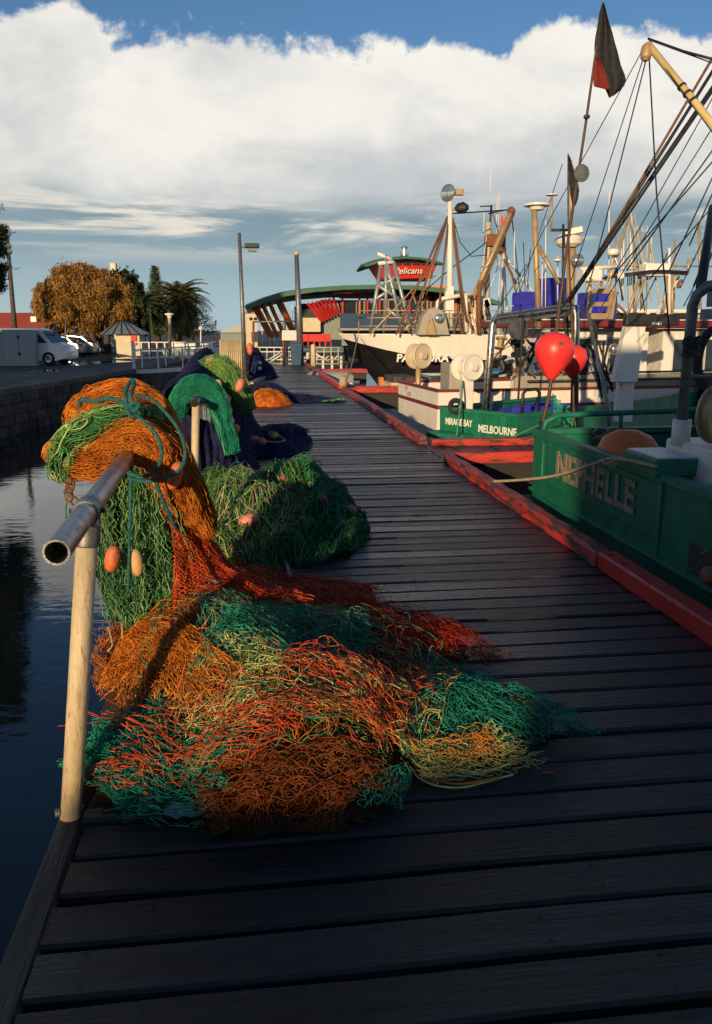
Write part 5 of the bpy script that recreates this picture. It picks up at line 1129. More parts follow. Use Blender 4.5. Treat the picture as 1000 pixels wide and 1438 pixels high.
for (px, y0, y1, yy) in ((766, 440, 310, 15.5), (783, 430, 360, 15), (761, 430, 365, 15), (722, 390, 325, 17)): pole(at(px, y0, yy), at(px + .5, y1, yy), .012, 'white', wb, 'whip_aerial', 6)
autosmooth(MB().lathe([(.03, 0), (.07, .02), (.07, .05), (.03, .06)], at(783, 368, 15), (0, 0, 1), n=12).build('lamp_cap', M_['white'], wb))
# cluttered work deck between trunk and gantry
wt = random.Random(9)
for k in range(10):
    px = wt.uniform(690, 770); py = wt.uniform(470, 520); q = at(px, py, wt.uniform(14.6, 15.4)); s_ = wt.uniform(.05, .16)
    T = Matrix.Translation(q) @ Euler((wt.uniform(-.4, .4), wt.uniform(-.4, .4), wt.uniform(0, 3))).to_matrix().to_4x4()
    MB(T).lathe([(s_ * .5, -s_), (s_ * .9, -s_), (s_ * .9, -s_ * .8), (s_ * .45, -s_ * .7), (s_ * .45, s_ * .6), (s_ * .9, s_ * .7), (s_ * .9, s_), (s_ * .3, s_)], n=14).build('winch_part', M_[wt.choice(['dark_steel', 'rust', 'grey_paint', 'tan_metal', 'dark_steel'])], wb)
for k in range(8):
    a = at(wt.uniform(690, 775), wt.uniform(455, 480), 14.8); b2 = at(wt.uniform(690, 775), wt.uniform(505, 530), 14.8); pole(a, b2, wt.uniform(.015, .035), wt.choice(['dark_steel', 'tan_metal', 'rust', 'galv']), wb, 'deck_strut')
for k in range(7):
    a = at(wt.uniform(820, 862), wt.uniform(470, 500), 13.6); b2 = at(wt.uniform(820, 862), wt.uniform(520, 560), 13.6); pole(a, b2, wt.uniform(.015, .03), wt.choice(['dark_steel', 'rust', 'galv_dull']), wb, 'deck_strut')
MB(HW).box(5.5, 6.2, -1.9, -1.5, -.3, .75, .03).build('dark_locker', M_['dark_steel'], wb)
light_head(at(862, 490, 13.2), (-.3, -1, 0), .09, wb, 'chrome')
light_head(at(720, 462, 14.2), (-.3, -1, 0), .07, wb, 'grey_paint')

# ---------------------------------------------------------------- big trawler PANDORA, bow to the wharf
pn = thing('fishing_boat', 'large trawler with white bulwarks and a black hull lettered PAN on the bow', 'fishing boat', (10, 36, WZ))
ang = math.pi + R(3); Lp = 17.0; bowp = Vector((3.85, 36.2, 0)); HPn = Matrix.Translation(bowp - Vector((math.cos(ang), math.sin(ang), 0)) * Lp) @ Matrix.Rotation(ang, 4, 'Z')
hull(HPn, Lp, 2.5, lambda t: 1.38 - .1 * (1 - t), [lambda t: .30 - .25 * max(0, (t - .45) / .55) ** 4, .62], ['white', 'black_hull', 'black_hull', 'white'], pn, tr=.85, flare=.80, bow=.45, deckz=.55)
side = at(565, 503, 34.2)
text('PANDORA', .46, frame((at(575, 503, 34.15).x + .5, at(575, 503, 33.90).y, at(575, 503, 34.1).z), (1, -.14, 0), (0, 0, 1)), M_['letter_white'], pn, ext=.15, bold=.012, shear=.12)
# bow rail
def pt_rail(t, z): return HPn @ Vector((Lp * t, 0, 0)) 
for sd in (1,):
    hw = lambda t: 2.5 * math.sqrt(max(0, 1 - ((t - .45) / .55) ** 2.3)) if t > .45 else 2.5
    ts = [.42, .5, .58, .66, .74, .82, .9, .96]
    for z_ in (1.75, 2.1, 2.4): MB(HPn).tube([(Lp * t, hw(t) * .93, z_) for t in ts], .025, 6).build('bow_rail', M_['tan_metal'], pn, smooth=True)
    for t in ts: MB(HPn).tube([(Lp * t, hw(t) * .93, 1.35), (Lp * t, hw(t) * .93, 2.4)], .022, 6).build('rail_post', M_['tan_metal'], pn, smooth=True)
mx = 34.6
pole(at(632, 460, mx), at(632, 282, mx), .16, 'white', pn, 'mast', 12, .10); MB().prism([at(626, 440, mx - .2), at(638, 440, mx - .2), at(637, 402, mx - .2), at(630, 402, mx - .2), at(626, 412, mx - .2)], (0, 1, 0), .35).build('mast_foot', M_['white'], pn)
light_head(at(629, 271, mx), (-.75, -.65, .05), .36, pn, 'galv'); MB().box(0, .45, -.12, .12, -.12, .12, .03, M=Matrix.Translation(at(636, 270, mx))).build('lamp_housing', M_['tan_metal'], pn)
autosmooth(MB().lathe([(.05, -.3), (.2, -.15), (.24, .1), (.1, .3)], at(648, 292, mx), (1, 0, .1), n=12).build('deck_lamp', M_['dark_steel'], pn)); pole(at(628, 295, mx), at(648, 293, mx), .04, 'tan_metal', pn, 'lamp_arm')
for (a, b_, r_) in (((629, 304), (556, 470), .05), ((628, 306), (574, 468), .05), ((630, 310), (614, 452), .05), ((636, 306), (655, 452), .045), ((634, 304), (650, 440), .045)): wire([at(*a, mx), at(*b_, mx - .6)], r_, 'brown_pole', pn, 'stay')
wire([at(636, 300, mx), at(712, 295, mx + 2)], .03, 'dark_steel', pn); wire([at(636, 306, mx), at(646, 340, mx), at(662, 360, mx), at(684, 358, mx + 1)], .02, 'dark_steel', pn); wire([at(560, 440, mx + 1), at(632, 378, mx), at(684, 340, mx + 1)], .025, 'dark_steel', pn)
# crossbar frame, winch with cover
MB().tube([at(615, 452, mx - .3), at(615, 424, mx - .3), at(618, 420, mx - .3), at(664, 412, mx - .3)], .09, 8).build('goal_post', M_['white'], pn, smooth=True); pole(at(655, 466, mx - .3), at(654, 413, mx - .3), .09, 'white', pn, 'goal_post')
cx = at(609, 469, 34.0)
MB().prism([at(586, 470, 33.9), at(594, 444, 33.9), at(602, 434, 33.9), at(612, 432, 33.9), at(622, 437, 33.9), at(627, 450, 33.9), at(631, 470, 33.9)], (0, 1, 0), 1.2).build('winch_cover', M_['grey_paint'], pn)
light_head(at(617, 447, 33.8), (0, -1, 0), .2, pn, 'chrome')
MB().prism([at(612, 470, 33.85), at(606, 446, 33.85), at(603, 448, 33.85), at(598, 470, 33.85)], (0, -1, 0), .12).build('cover_rib', M_['tan_metal'], pn)
# lattice A-frame
for (a, b_) in (((541, 358), (565, 466)), ((535, 372), (520, 466)), ((530, 356), (550, 364)), ((542, 360), (542, 455)), ((531, 370), (553, 368)), ((553, 368), (578, 470)), ((543, 382), (556, 402)), ((556, 402), (520, 425)), ((530, 400), (560, 420)), ((540, 430), (570, 455)), ((560, 385), (540, 400))):
    pole(at(*a, 38.5), at(*b_, 38.5), .09, 'white' if a[1] < 375 and b_[1] < 420 else 'tin', pn, 'lattice_bar')
for (a, b_) in (((600, 385), (520, 470)), ((575, 400), (600, 470)), ((560, 420), (575, 468)), ((640, 410), (560, 468))): wire([at(*a, 35.5), at(*b_, 34.5)], .04, 'tan_metal', pn, 'stay')
# after part: derrick, mast, rails (seen above the smaller boats)
pole(at(655, 440, 37), at(720, 292, 37), .12, 'tan_metal', pn, 'derrick'); pole(at(660, 444, 37), at(722, 300, 37), .05, 'brown_pole', pn, 'derrick_stay'); autosmooth(MB().lathe([(.1, -.15), (.2, 0), (.1, .15)], at(718, 296, 37), (0, 1, 0), n=10).build('derrick_head', M_['brown_pole'], pn))
pole(at(683, 460, 38), at(686, 312, 38), .13, 'cream_paint', pn, 'mast', 10); pole(at(688, 320, 38), at(690, 290, 38), .05, 'dark_steel', pn, 'mast_top'); pole(at(674, 290, 38), at(692, 289, 38), .03, 'dark_steel', pn, 'cross_arm'); wire([at(686, 300, 38), at(715, 294, 37.5)], .03, 'dark_steel', pn)
for px, y0, y1 in ((688, 290, 230), (697, 330, 278), (700, 330, 270), (679, 330, 296)): pole(at(px, y0, 38), at(px + 1, y1, 38), .02, 'white', pn, 'whip_aerial', 5)
MB().box(0, .9, -.3, .3, -.3, .25, .06, M=Matrix.Translation(at(682, 337, 38))).build('mast_box', M_['rust'], pn)
rr3 = random.Random(4)
for k in range(12):
    px = rr3.uniform(650, 690); MB().box(-.15, .15, -.1, .1, -.2, .2, .03, M=Matrix.Translation(at(px, rr3.uniform(425, 466), 34.5)) @ Euler((0, rr3.uniform(-.5, .5), 0)).to_matrix().to_4x4()).build('deck_gear', M_[rr3.choice(['rust', 'tan_metal', 'white_worn', 'dark_steel', 'brown_pole'])], pn)
MB().tube([at(673, 470, 34), at(673, 402, 34), at(675, 397, 34), at(679, 396, 34)], .10, 10).build('exhaust', M_['rust'], pn, smooth=True)
ol = thing('mooring_rope', 'thin mooring line from the black trawler bow to the red kerb', 'rope', tuple(gd(482, 546)))
rope([gd(482, 546) + Vector((0, 0, .12)), at(492, 520, 26), at(499, 490, 32), at(503, 473, 35)], .02, 'rope_pale', ol, 'strand', sub=4)
bd = thing('rope', 'pale coil of mooring line round a bollard on the red kerb', 'rope', tuple(gd(482, 548)))
q = gd(482, 549); MB().lathe([(.09, 0), (.12, .08), (.10, .16), (.13, .22), (.06, .28)], (q.x, q.y, .12), n=12).build('coil', M_['rope_pale'], bd, smooth=True)

# ---------------------------------------------------------------- small skiff between
skf = thing('skiff', 'small cream aluminium skiff with a blue cover beyond the second finger jetty', 'skiff', (5.2, 25, WZ))
HS = boat_T(4.1, 25.0, R(2))
hull(HS, 5.0, .95, lambda t: -.02 + .25 * max(0, t - .4) ** 2, [.3], ['cream_wall', 'white_worn', 'cream_paint'], skf, tr=.9, flare=.85, deckz=-.6)
MB(HS).box(1.2, 3.2, -.75, .75, .06, .22, .06).build('blue_cover', M_['car_blue'], skf); MB(HS).box(2.2, 4.2, -.7, .7, .24, .36, .05).build('upper_cover', mat('tarp_blue', (.03, .16, .34), .6, bump=.3), skf)
MB(HS).box(.1, .8, -.75, .75, -.1, .2, .04).build('thwart', M_['timber'], skf); MB(HS).box(-.12, .02, .4, .7, -.3, .12, .02).build('outboard_bracket', M_['orange_wood'], skf)
for k in range(4): MB(HS).box(.3 + k * 1.1, .36 + k * 1.1, -.9, -.84, -.05, .2).build('cleat_post', M_['timber'], skf)
dg = thing('dinghy', 'upturned grey dinghy floating under the black trawler bow', 'dinghy', (3.4, 30.5, WZ))
q = at(463, 517, 29.5); V = []
MB(Matrix.Translation((q.x, q.y, -.25)) @ Matrix.Rotation(R(-20), 4, 'Z')).grid([[(-.9 + 1.8 * i / 8, .55 * math.cos(math.pi * j / 8) * math.sin(math.pi * (.12 + .88 * i / 8)) ** .5 if i < 8 else .02 * math.cos(math.pi * j / 8), .38 * math.sin(math.pi * j / 8) * (.6 if i in (0, 8) else 1)) for j in range(9)] for i in range(9)]).build('shell', M_['grey_paint'], dg, smooth=True)
MB(Matrix.Translation((q.x, q.y, -.25)) @ Matrix.Rotation(R(-20), 4, 'Z')).box(-1.0, 1.0, -.6, .6, -.12, 0, .03).build('gunwale', M_['white_worn'], dg)
MB(Matrix.Translation((q.x, q.y, -.37)) @ Matrix.Rotation(R(-20), 4, 'Z')).box(-1.2, 1.2, -.8, .8, -1.7, -.005, .03).build('float_pontoon', M_['timber'], dg)

# ---------------------------------------------------------------- boats further right
gb_ = thing('fishing_boat', 'white cabin boat marked PNO5 behind the pipe gantry of the green trawler', 'fishing boat', (13, 19, WZ))
HB = boat_T(9.0, 21.5, R(-6))
hull(HB, 12, 1.9, lambda t: .35 + .8 * max(0, t - .5) ** 2, [.4], ['white', 'black_hull', 'white'], gb_, deckz=-.3)
windowed(HB, 1.2, 3.6, -1.4, 1.4, -.28, 1.45, [('y0', 1.35, 1.75, .55, 1.15), ('y0', 1.85, 2.25, .55, 1.15), ('y0', 2.35, 2.75, .55, 1.15), ('y0', 2.85, 3.3, .55, 1.15)], gb_, 'white', 'white_worn', name='cabin')
windowed(HB, 3.9, 8.5, -1.5, 1.5, -.28, 1.9, [('y0', 4.4, 5.6, .5, 1.0), ('y0', 6.0, 7.2, .5, 1.0)], gb_, 'white', 'grey_paint')
text('PNO5', .34, HB @ frame((4.75, -1.492, 1.55), (1, 0, 0), (0, 0, 1)), M_['letter_blue'], gb_, ext=.012)
MB(HB).box(3.6, 8.9, -1.7, 1.7, 1.91, 2.02, .03).build('flybridge_deck', M_['white'], gb_)
for k in range(6): MB(HB).box(4.5 + k * .22, 4.68 + k * .22, -2.0, -1.95, .25, .62).build('slat', M_['tan_metal'], gb_)
MB(HB).box(4.4, 6.0, -2.02, -1.62, -.28, .24, .02).build('deck_box', M_['tin'], gb_)
ab = thing('fishing_boat', 'white sport boat with a dark awning on a raised frame and many aerials', 'fishing boat', (12, 27, WZ))
HA = boat_T(9.5, 28.5, R(3))
hull(HA, 12, 2.0, lambda t: .6 + .9 * max(0, t - .5) ** 2, [.4], ['white', 'white_worn', 'white'], ab, deckz=0)
windowed(HA, 1.0, 6.5, -1.6, 1.6, 0, 1.95, [('y0', 1.4, 2.3, 1.2, 1.7), ('y0', 2.5, 3.4, 1.2, 1.7), ('y0', 3.6, 4.5, 1.2, 1.7)], ab, 'white', 'grey_paint', name='cabin')
MB(HA).box(.6, 7.2, -1.8, 1.8, 1.96, 2.16, .04).build('dark_brow', M_['dark_steel'], ab); MB(HA).box(.8, 7.2, -1.7, 1.7, 2.165, 2.3, .03).build('brow_top', M_['white'], ab)
aw = at(910, 388, 26.9); awn = []
for i in range(9):
    x = -1.05 + 2.1 * i / 8; awn.append([(aw.x + x * 1.0, 26.2, aw.z + .10 - .16 * abs(x / 1.05) ** 2 * (1 if x < 0 else .2)), (aw.x + x, 28.4, aw.z + .12 - .16 * abs(x / 1.05) ** 2 * (1 if x < 0 else .2))])
o = MB().grid(awn).build('awning', M_['dark_steel'], ab, smooth=True); md = o.modifiers.new('thickness', 'SOLIDIFY'); md.thickness = .07
for (a, b_) in (((898, 392), (878, 450)), ((905, 392), (890, 440)), ((937, 388), (930, 450)), ((944, 388), (944, 450))): pole(at(*a, 26.5), at(*b_, 26.5), .05, 'tan_metal', ab, 'awning_leg')
pole(at(940, 450, 26.5), at(940, 348, 26.5), .05, 'white', ab, 'mast'); MB().box(-.42, .42, -.3, .3, -.22, .2, .05, M=Matrix.Translation(at(918, 379, 26.8))).build('radar_box', M_['white'], ab); MB().bar(at(903, 371, 26.8), at(932, 373, 26.6), .2, .1).build('radar_scanner', M_['white'], ab)
pole(at(950, 385, 26.5), at(966, 385, 26.5), .04, 'tan_metal', ab, 'rod_holder'); pole(at(966, 385, 26.5), at(967, 365, 26.5), .05, 'tan_metal', ab, 'lamp_post'); pole(at(966, 366, 26.5), at(976, 363, 26.5), .04, 'tan_metal', ab, 'lamp_arm')
for k, (px, y0, y1) in enumerate(((882, 430, 310), (884, 430, 290), (887, 430, 305), (891, 430, 300), (913, 372, 333), (875, 420, 325), (866, 430, 345), (855, 420, 270), (873, 430, 338))): pole(at(px, y0, 27.5), at(px + rs.uniform(-2, 3), y1, 27.5), .022, 'white' if k % 3 else 'cream_paint', ab, 'whip_aerial', 5)
autosmooth(MB().lathe([(.16, -.1), (.2, -.05), (.2, .08), (.12, .12)], at(861, 354, 27), (0, 0, 1), n=14).build('radome', M_['white'], ab)); pole(at(864, 362, 27), at(868, 374, 27), .03, 'white', ab, 'radome_leg'); wire([at(820, 373, 27), at(1000, 374, 27)], .022, 'tan_metal', ab, 'cross_wire'); pole(at(815, 378, 27), at(868, 374, 27), .06, 'white', ab, 'yard')
MB().tube([at(953, 405, 26.5), at(953, 398, 26.5), at(956, 395, 26.5), at(958, 394, 26.5)], .06, 8).build('exhaust', M_['rust'], ab, smooth=True)
autosmooth(MB().lathe([(.1, -.06), (.13, 0), (.1, .06)], at(872, 387, 26.5), (0, -1, 0), n=12).build('lamp', M_['white'], ab)); MB().box(-.35, .35, -.3, .3, -.2, .2, .06, M=Matrix.Translation(at(828, 387, 27))).build('radar_box', M_['white'], ab)
pole(at(826, 440, 27), at(827, 395, 27), .1, 'cream_paint', ab, 'mast'); pole(at(838, 440, 27), at(845, 395, 27), .05, 'tan_metal', ab, 'brace'); pole(at(880, 440, 26), at(828, 390, 26), .04, 'tan_metal', ab, 'brace')
rb = thing('fishing_boat', 'distant white masted boat with an orange pennant beyond the blue crates', 'fishing boat', (13, 44, WZ))
HR = boat_T(11.5, 46, R(4)); hull(HR, 14, 2.2, lambda t: .9 + .9 * max(0, t - .5) ** 2, [.4], ['white', 'black_hull', 'white'], rb, deckz=.2)
windowed(HR, 3, 8, -1.6, 1.6, .2, 2.4, [('y0', 3.5, 4.5, 1.4, 2.0), ('y0', 5, 6, 1.4, 2.0)], rb, 'white', 'grey_paint')
q = at(706, 355, 44); pole(at(705, 470, 44), at(707, 335, 44), .09, 'white', rb, 'mast'); MB().prism([at(703, 339, 44), at(704, 303, 44), at(707, 303, 44), at(710, 340, 44)], (0, 1, 0), .05).build('pennant', M_['orange_flag'], rb)
autosmooth(MB().lathe([(.1, -.25), (.28, -.1), (.28, .1), (.1, .25)], at(704, 350, 44), (0, 0, 1), n=12).build('fender_ball', M_['brown_pole'], rb))
for (a, b_, r_) in (((706, 358), (735, 418), .08), ((708, 358), (752, 415), .08), ((704, 360), (676, 440), .03), ((708, 360), (712, 440), .05), ((702, 358), (700, 440), .03)): wire([at(*a, 44), at(*b_, 43)], r_, 'white_worn', rb, 'stay')
for (a, b_) in (((790, 230), (720, 440)), ((745, 350), (735, 470)), ((740, 370), (690, 450)), ((765, 380), (740, 470)), ((735, 340), (740, 470))): wire([at(*a, 43), at(*b_, 43)], .022, 'dark_steel', rb, 'stay')

# more rigging and masts crowding the berths
rq = random.Random(31)
for k in range(16):
    x0, y0 = rq.choice([(633, 292), (686, 314), (690, 292), (718, 297), (706, 338)]); x1 = x0 + rq.uniform(-60, 60); y1 = rq.uniform(430, 468); wire([at(x0, y0, 38), at(x1, y1, 37)], rq.uniform(.014, .028), rq.choice(['dark_steel', 'tan_metal', 'brown_pole', 'white_worn']), pn, 'stay')
for k in range(14):
    x0, y0 = rq.choice([(940, 350), (884, 300), (913, 336), (967, 366), (861, 350), (891, 305)]); x1 = x0 + rq.uniform(-50, 40); y1 = rq.uniform(410, 455); wire([at(x0, y0, 27.3), at(x1, y1, 27)], rq.uniform(.012, .03), rq.choice(['dark_steel', 'tan_metal', 'white', 'white_worn', 'cream_paint']), ab, 'stay')
for k in range(7):
    px = rq.uniform(845, 990); pole(at(px, 450, 28.2), at(px + rq.uniform(-3, 3), rq.uniform(300, 380), 28.2), rq.uniform(.02, .05), rq.choice(['white', 'cream_paint', 'tan_metal']), ab, 'pole')
for k in range(10):
    px = rq.uniform(700, 940); q = at(px, 447, 15.6); MB().lathe([(.03, 0), (.05, .06), (.03, .14)], (q.x, 15.3, 1.80), n=8).build('roof_fitting', M_[rq.choice(['white', 'dark_steel', 'rust'])], wb)
for k in range(26):
    px = rq.uniform(640, 690); a = at(px, rq.uniform(420, 445), 34.3); b2 = at(px + rq.uniform(-14, 14), 469, 34.3); pole(a, b2, rq.uniform(.02, .05), rq.choice(['tan_metal', 'rust', 'white_worn', 'dark_steel', 'brown_pole']), pn, 'deck_strut', 6)
wires_ = [((1005, 130, 8.4), (858, 392, 9.5)), ((1005, 172, 8.0), (845, 430, 9.4)), ((1005, 300, 8), (955, 405, 8.4)), ((1005, 345, 8), (960, 430, 8.4))]
for a, b_ in wires_: wire([at(*a), at(*b_)], .006, 'dark_steel', nep)
# ================================================================== WHARF END, RESTAURANT, QUAY SIDE
lp = thing('lamp_post', 'tall grey lamp post with a dark lantern arm standing on the wharf', 'lamp post', (-.3, 26, 0))
b0 = gd(345, 537); b1 = at(336, 327, b0.y)
MB().tube([b0, b1], [.075, .05], 12).build('column', M_['galv_dull'], lp, smooth=True)
MB().tube([at(337, 347, b0.y), at(350, 346, b0.y)], .025, 8).build('arm', M_['galv_dull'], lp, smooth=True)
q = at(354, 346, b0.y); lh = MB().box(-.22, .22, -.12, .12, -.05, .08, .03, M=Matrix.Translation(q)).build('lantern', M_['dark_steel'], lp); MB().box(-.12, .14, -.09, .09, -.16, -.051, .02, M=Matrix.Translation(q)).build('lantern_glass', M_['lamp_glass'], lh)
fp = thing('pole', 'bare grey timber pole standing by the gate at the wharf end', 'pole', (2.2, 37.6, 0))
b0 = Vector((2.15, 37.4, -.05)); b1 = at(416.5, 358, 37.4); MB().tube([b0, b1], [.16, .10], 12).build('shaft', M_['galv_dull'], fp, smooth=True)
MB().lathe([(.13, 0), (.13, .1), (.05, .16)], b1, (0, 0, 1), n=12).build('cap', M_['cream_paint'], fp, smooth=True)
# corrugated screen next to the lamp
scn = thing('screen', 'pale corrugated metal screen beside the lamp post', 'screen', (-1.0, 25, 0)); rows = []
x0, x1 = at(309, 500, 25).x, at(343, 500, 25).x; zt = at(320, 478, 25).z
rows = [[(x0 + (x1 - x0) * i / 48, 25 + .03 * math.sin(i * 1.6) + .5 * i / 48, z_) for i in range(49)] for z_ in (.0, zt)]
o = MB().grid(rows).build('sheet', M_['cream_paint'], scn, smooth=True); md = o.modifiers.new('thickness', 'SOLIDIFY'); md.thickness = .006
for x in (x0, x1): MB().box(x - .03, x + .03, 25.54, 25.6, -.3, zt + .02).build('frame_post', M_['galv_dull'], scn)
MB().box(x0 + .031, x1 - .031, 25.55, 25.59, zt - .1, zt - .04).build('frame_rail', M_['galv_dull'], scn)
fe = tag(float_(at(351, 490, 24.5), (0, 0, 1), .09, .35, 'float_orange', None, 'fender'), 'orange fender hanging beside the corrugated screen', 'fender')
bk = nthing('stack of navy netting bundled against the lamp post with small white tags', (.1, 28, 0))
moundthing([(-.05, 28.2, .55, .9, 1.05), (.3, 27.7, .5, .6, .55)], -.7, .9, 27.0, 29.2, 'fold_navy', 'net_navy', bk, 601, .006, 60)
for py in (509, 517): MB().box(-.05, .05, -.02, .0, -.05, .05, M=Matrix.Translation(at(365, py, 27.0))).build('tag', M_['white'], bk)
pk = thing('plank', 'loose pale offcut lying below the lamp post', 'plank', tuple(gd(365, 535)))
MB().bar(gd(352, 541) + Vector((0, 0, .05)), gd(378, 528) + Vector((0, 0, .05)), .16, .08).build('board', M_['galv_dull'], pk); MB().bar(gd(344, 540) + Vector((0, 0, .06)), gd(352, 522) + Vector((0, 0, .45)), .1, .06).build('prop', M_['orange_wood'], pk)
# gate and fence at the end of the wharf
gt = thing('gate', 'white metal gate and lattice barrier closing the wharf end', 'gate', (1.0, 39, 0))
for px in (356, 400): pole(at(px, 512, 38.5), at(px, 452, 38.5), .05, 'brown_pole', gt, 'gate_post')
pole(at(355, 452, 38.5), at(419, 451, 38.5), .035, 'galv_dull', gt, 'top_bar')
for py in (488, 494, 505, 511): pole(at(362, py, 38.8), at(480, py, 38.8), .03, 'white_worn', gt, 'rail')
for k in range(12): px = 365 + k * 10; pole(at(px, 488, 38.8), at(px, 512, 38.8), .022, 'white_worn', gt, 'bar', 6)
pole(at(376, 511, 38.7), at(400, 495, 38.7), .04, 'white', gt, 'brace'); pole(at(440, 495, 38.7), at(462, 508, 38.7), .04, 'white', gt, 'brace'); pole(at(395, 494, 38.7), at(376, 506, 38.7), .03, 'white', gt, 'brace')
sg = thing('notice_board', 'blank pale notice board fixed on the wharf gate', 'notice board', (1.2, 38.4, 1)); MB().prism([at(396, 478, 38.3), at(418, 478, 38.3), at(418, 464, 38.3), at(396, 464, 38.3)], (0, 1, 0), .05).build('board', M_['white_worn'], sg); pole(at(398, 512, 38.4), at(398, 462, 38.4), .04, 'brown_pole', sg, 'leg')
wbn = thing('wheelie_bin', 'blue bin standing at the foot of the timber pole', 'bin', tuple(at(416, 511, 37)))
q = gd(416, 513); MB().add([(q.x + a, q.y + b_, z_) for z_, s_ in ((0.02, .2), (1.0, .26)) for a, b_ in ((-s_, -s_), (s_, -s_), (s_, s_), (-s_, s_))], [(3, 2, 1, 0), (4, 5, 6, 7), (0, 1, 5, 4), (1, 2, 6, 5), (2, 3, 7, 6), (3, 0, 4, 7)]).build('body', M_['bin_blue'], wbn)
MB().box(q.x - .28, q.x + .28, q.y - .3, q.y + .28, 1.003, 1.07, .02).build('lid', M_['bin_blue'], wbn)
bp_ = thing('bollard', 'cream timber mooring post on the kerb before the gate', 'bollard', tuple(gd(437, 516))); q = gd(437, 516); MB().lathe([(.12, -.3), (.11, .9), (.09, .98), (.03, 1.0)], (q.x + .1, q.y, 0), n=12).build('post', M_['cream_paint'], bp_, smooth=True)

# ---- restaurant
rt = thing('restaurant', 'waterfront restaurant with a sweeping green curved roof and a red sign tower', 'building', (8, 62, WZ))
Y0 = 60.0
def rx(px): return at(px, 440, Y0).x
def rz(py, y=Y0): return at(500, py, y).z
prof_ = [(345, 431), (370, 421), (400, 412), (440, 406), (480, 402.5), (530, 401), (580, 402), (620, 406), (660, 413), (695, 424)]
up = [[Vector((rx(px), y_, rz(py) + dz)) for px, py in prof_] for y_, dz in ((58.6, .0), (66, .35), (74, .0))]
o = MB().grid(up).build('roof', M_['roof_green'], rt, smooth=True); md = o.modifiers.new('t', 'SOLIDIFY'); md.thickness = .28; md.offset = -1
for k in range(9):
    a = up[0][k] + Vector((0, -.02, -.14)); b_ = up[0][k + 1] + Vector((0, -.02, -.14)); MB().bar(a, b_, .06, .30).build('fascia', M_['roof_green'], rt)
wallx0, wallx1 = rx(455), rx(690)
MB().box(wallx0, wallx1, 62, 72, rz(486), rz(420)).build('wall', M_['wall_grey'], rt)
MB().box(rx(425), wallx0 - .003, 62.5, 72, rz(486), rz(425)).build('service_core', M_['dark_steel'], rt)
MB().box(rx(427), rx(452), 61.3, 62.4, rz(466), rz(446)).build('panel', M_['cream_wall'], rt)
for k in range(7):
    t = k; a = at(432 + k * 6, 426 - k * 1.2, 60.8); b_ = at(452 + k * 4, 452 - k * 2, 61.4); MB().bar(a, b_, .10, .2).build('red_slat', M_['red_paint'], rt)
for (a, b_) in (((357, 432), (379, 473)), ((361, 431), (383, 473)), ((369, 428), (390, 473)), ((379, 426), (400, 473)), ((390, 424), (412, 470)), ((394, 423), (416, 470))):
    MB().bar(at(*a, 60.2), at(*b_, 61.5), .22, .22).build('raking_strut', M_['orange_wood'], rt)
# canopy over the deck, glazing
MB().prism([at(468, 413, 59.5), at(600, 405, 59.5), at(634, 408, 59.5), at(634, 401.5, 59.5), at(545, 401.5, 59.5), at(468, 409, 59.5)], (0, 1, 0), .2).build('canopy_beam', M_['orange_wood'], rt)
for px in (481, 505, 516, 533, 545, 575, 600, 612, 640, 655): MB().bar(at(px, 468, 61.8), at(px, 412, 61.8), .22, .12).build('mullion', M_['red_paint'] if px in (481, 516, 533, 612, 575) else M_['orange_wood'], rt)
for (a, b_) in ((483, 504), (506, 515), (518, 532), (535, 544), (547, 574), (577, 599), (602, 611), (614, 639), (642, 654)): MB().box(rx(a), rx(b_), 61.93, 61.97, rz(460), rz(420)).build('window_pane', M_['glass'], rt)
MB().box(rx(480), rx(612), 61.7, 61.9, rz(418), rz(414.5)).build('red_lintel', M_['red_paint'], rt); MB().box(rx(478), rx(660), 60.2, 61.6, rz(464), rz(461)).build('balcony_floor', M_['tin'], rt)
MB().box(rx(478), rx(660), 60.21, 60.3, rz(460.8), rz(440)).build('balcony_screen', M_['car_blue'], rt)
# open deck with red furniture
MB().box(rx(400), rx(480), 58.8, 62, rz(494), rz(487.5)).build('deck_edge', M_['roof_green'], rt)
ch_i = 0
for k in range(8):
    q = at(405 + k * 8, 487, 59.6); 
    c_ = thing('chair', 'red chair on the restaurant deck behind the gate', 'chair', (q.x, q.y, rz(487.5)), 'red chairs on the restaurant deck')
    T = Matrix.Translation((q.x, q.y, rz(487.5)))
    MB(T).box(-.22, .22, -.22, .22, .42, .47).build('seat', M_['red_paint'], c_); MB(T).box(-.22, .22, .18, .22, .471, .95).build('backrest', M_['red_paint'], c_)
    for sx in (-.19, .19):
        for sy in (-.19, .19): MB(T).box(sx - .025, sx + .025, sy - .025, sy + .025, 0, .42).build('leg', M_['red_paint'], c_)
for k in range(7): pole(Vector((rx(402 + k * 13), 60.5, WZ - .3)), Vector((rx(402 + k * 13), 60.5, rz(494))), .1, 'white_worn', rt, 'pier_leg')
for k in range(6): pole(Vector((rx(402 + k * 13), 60.4, rz(507))), Vector((rx(415 + k * 13), 60.4, rz(495))), .05, 'white_worn', rt, 'pier_brace')
for k in range(4): pole(Vector((wallx0 + 2 + k * 4, 63, WZ - .3)), Vector((wallx0 + 2 + k * 4, 63, rz(486))), .15, 'timber', rt, 'pier_leg')
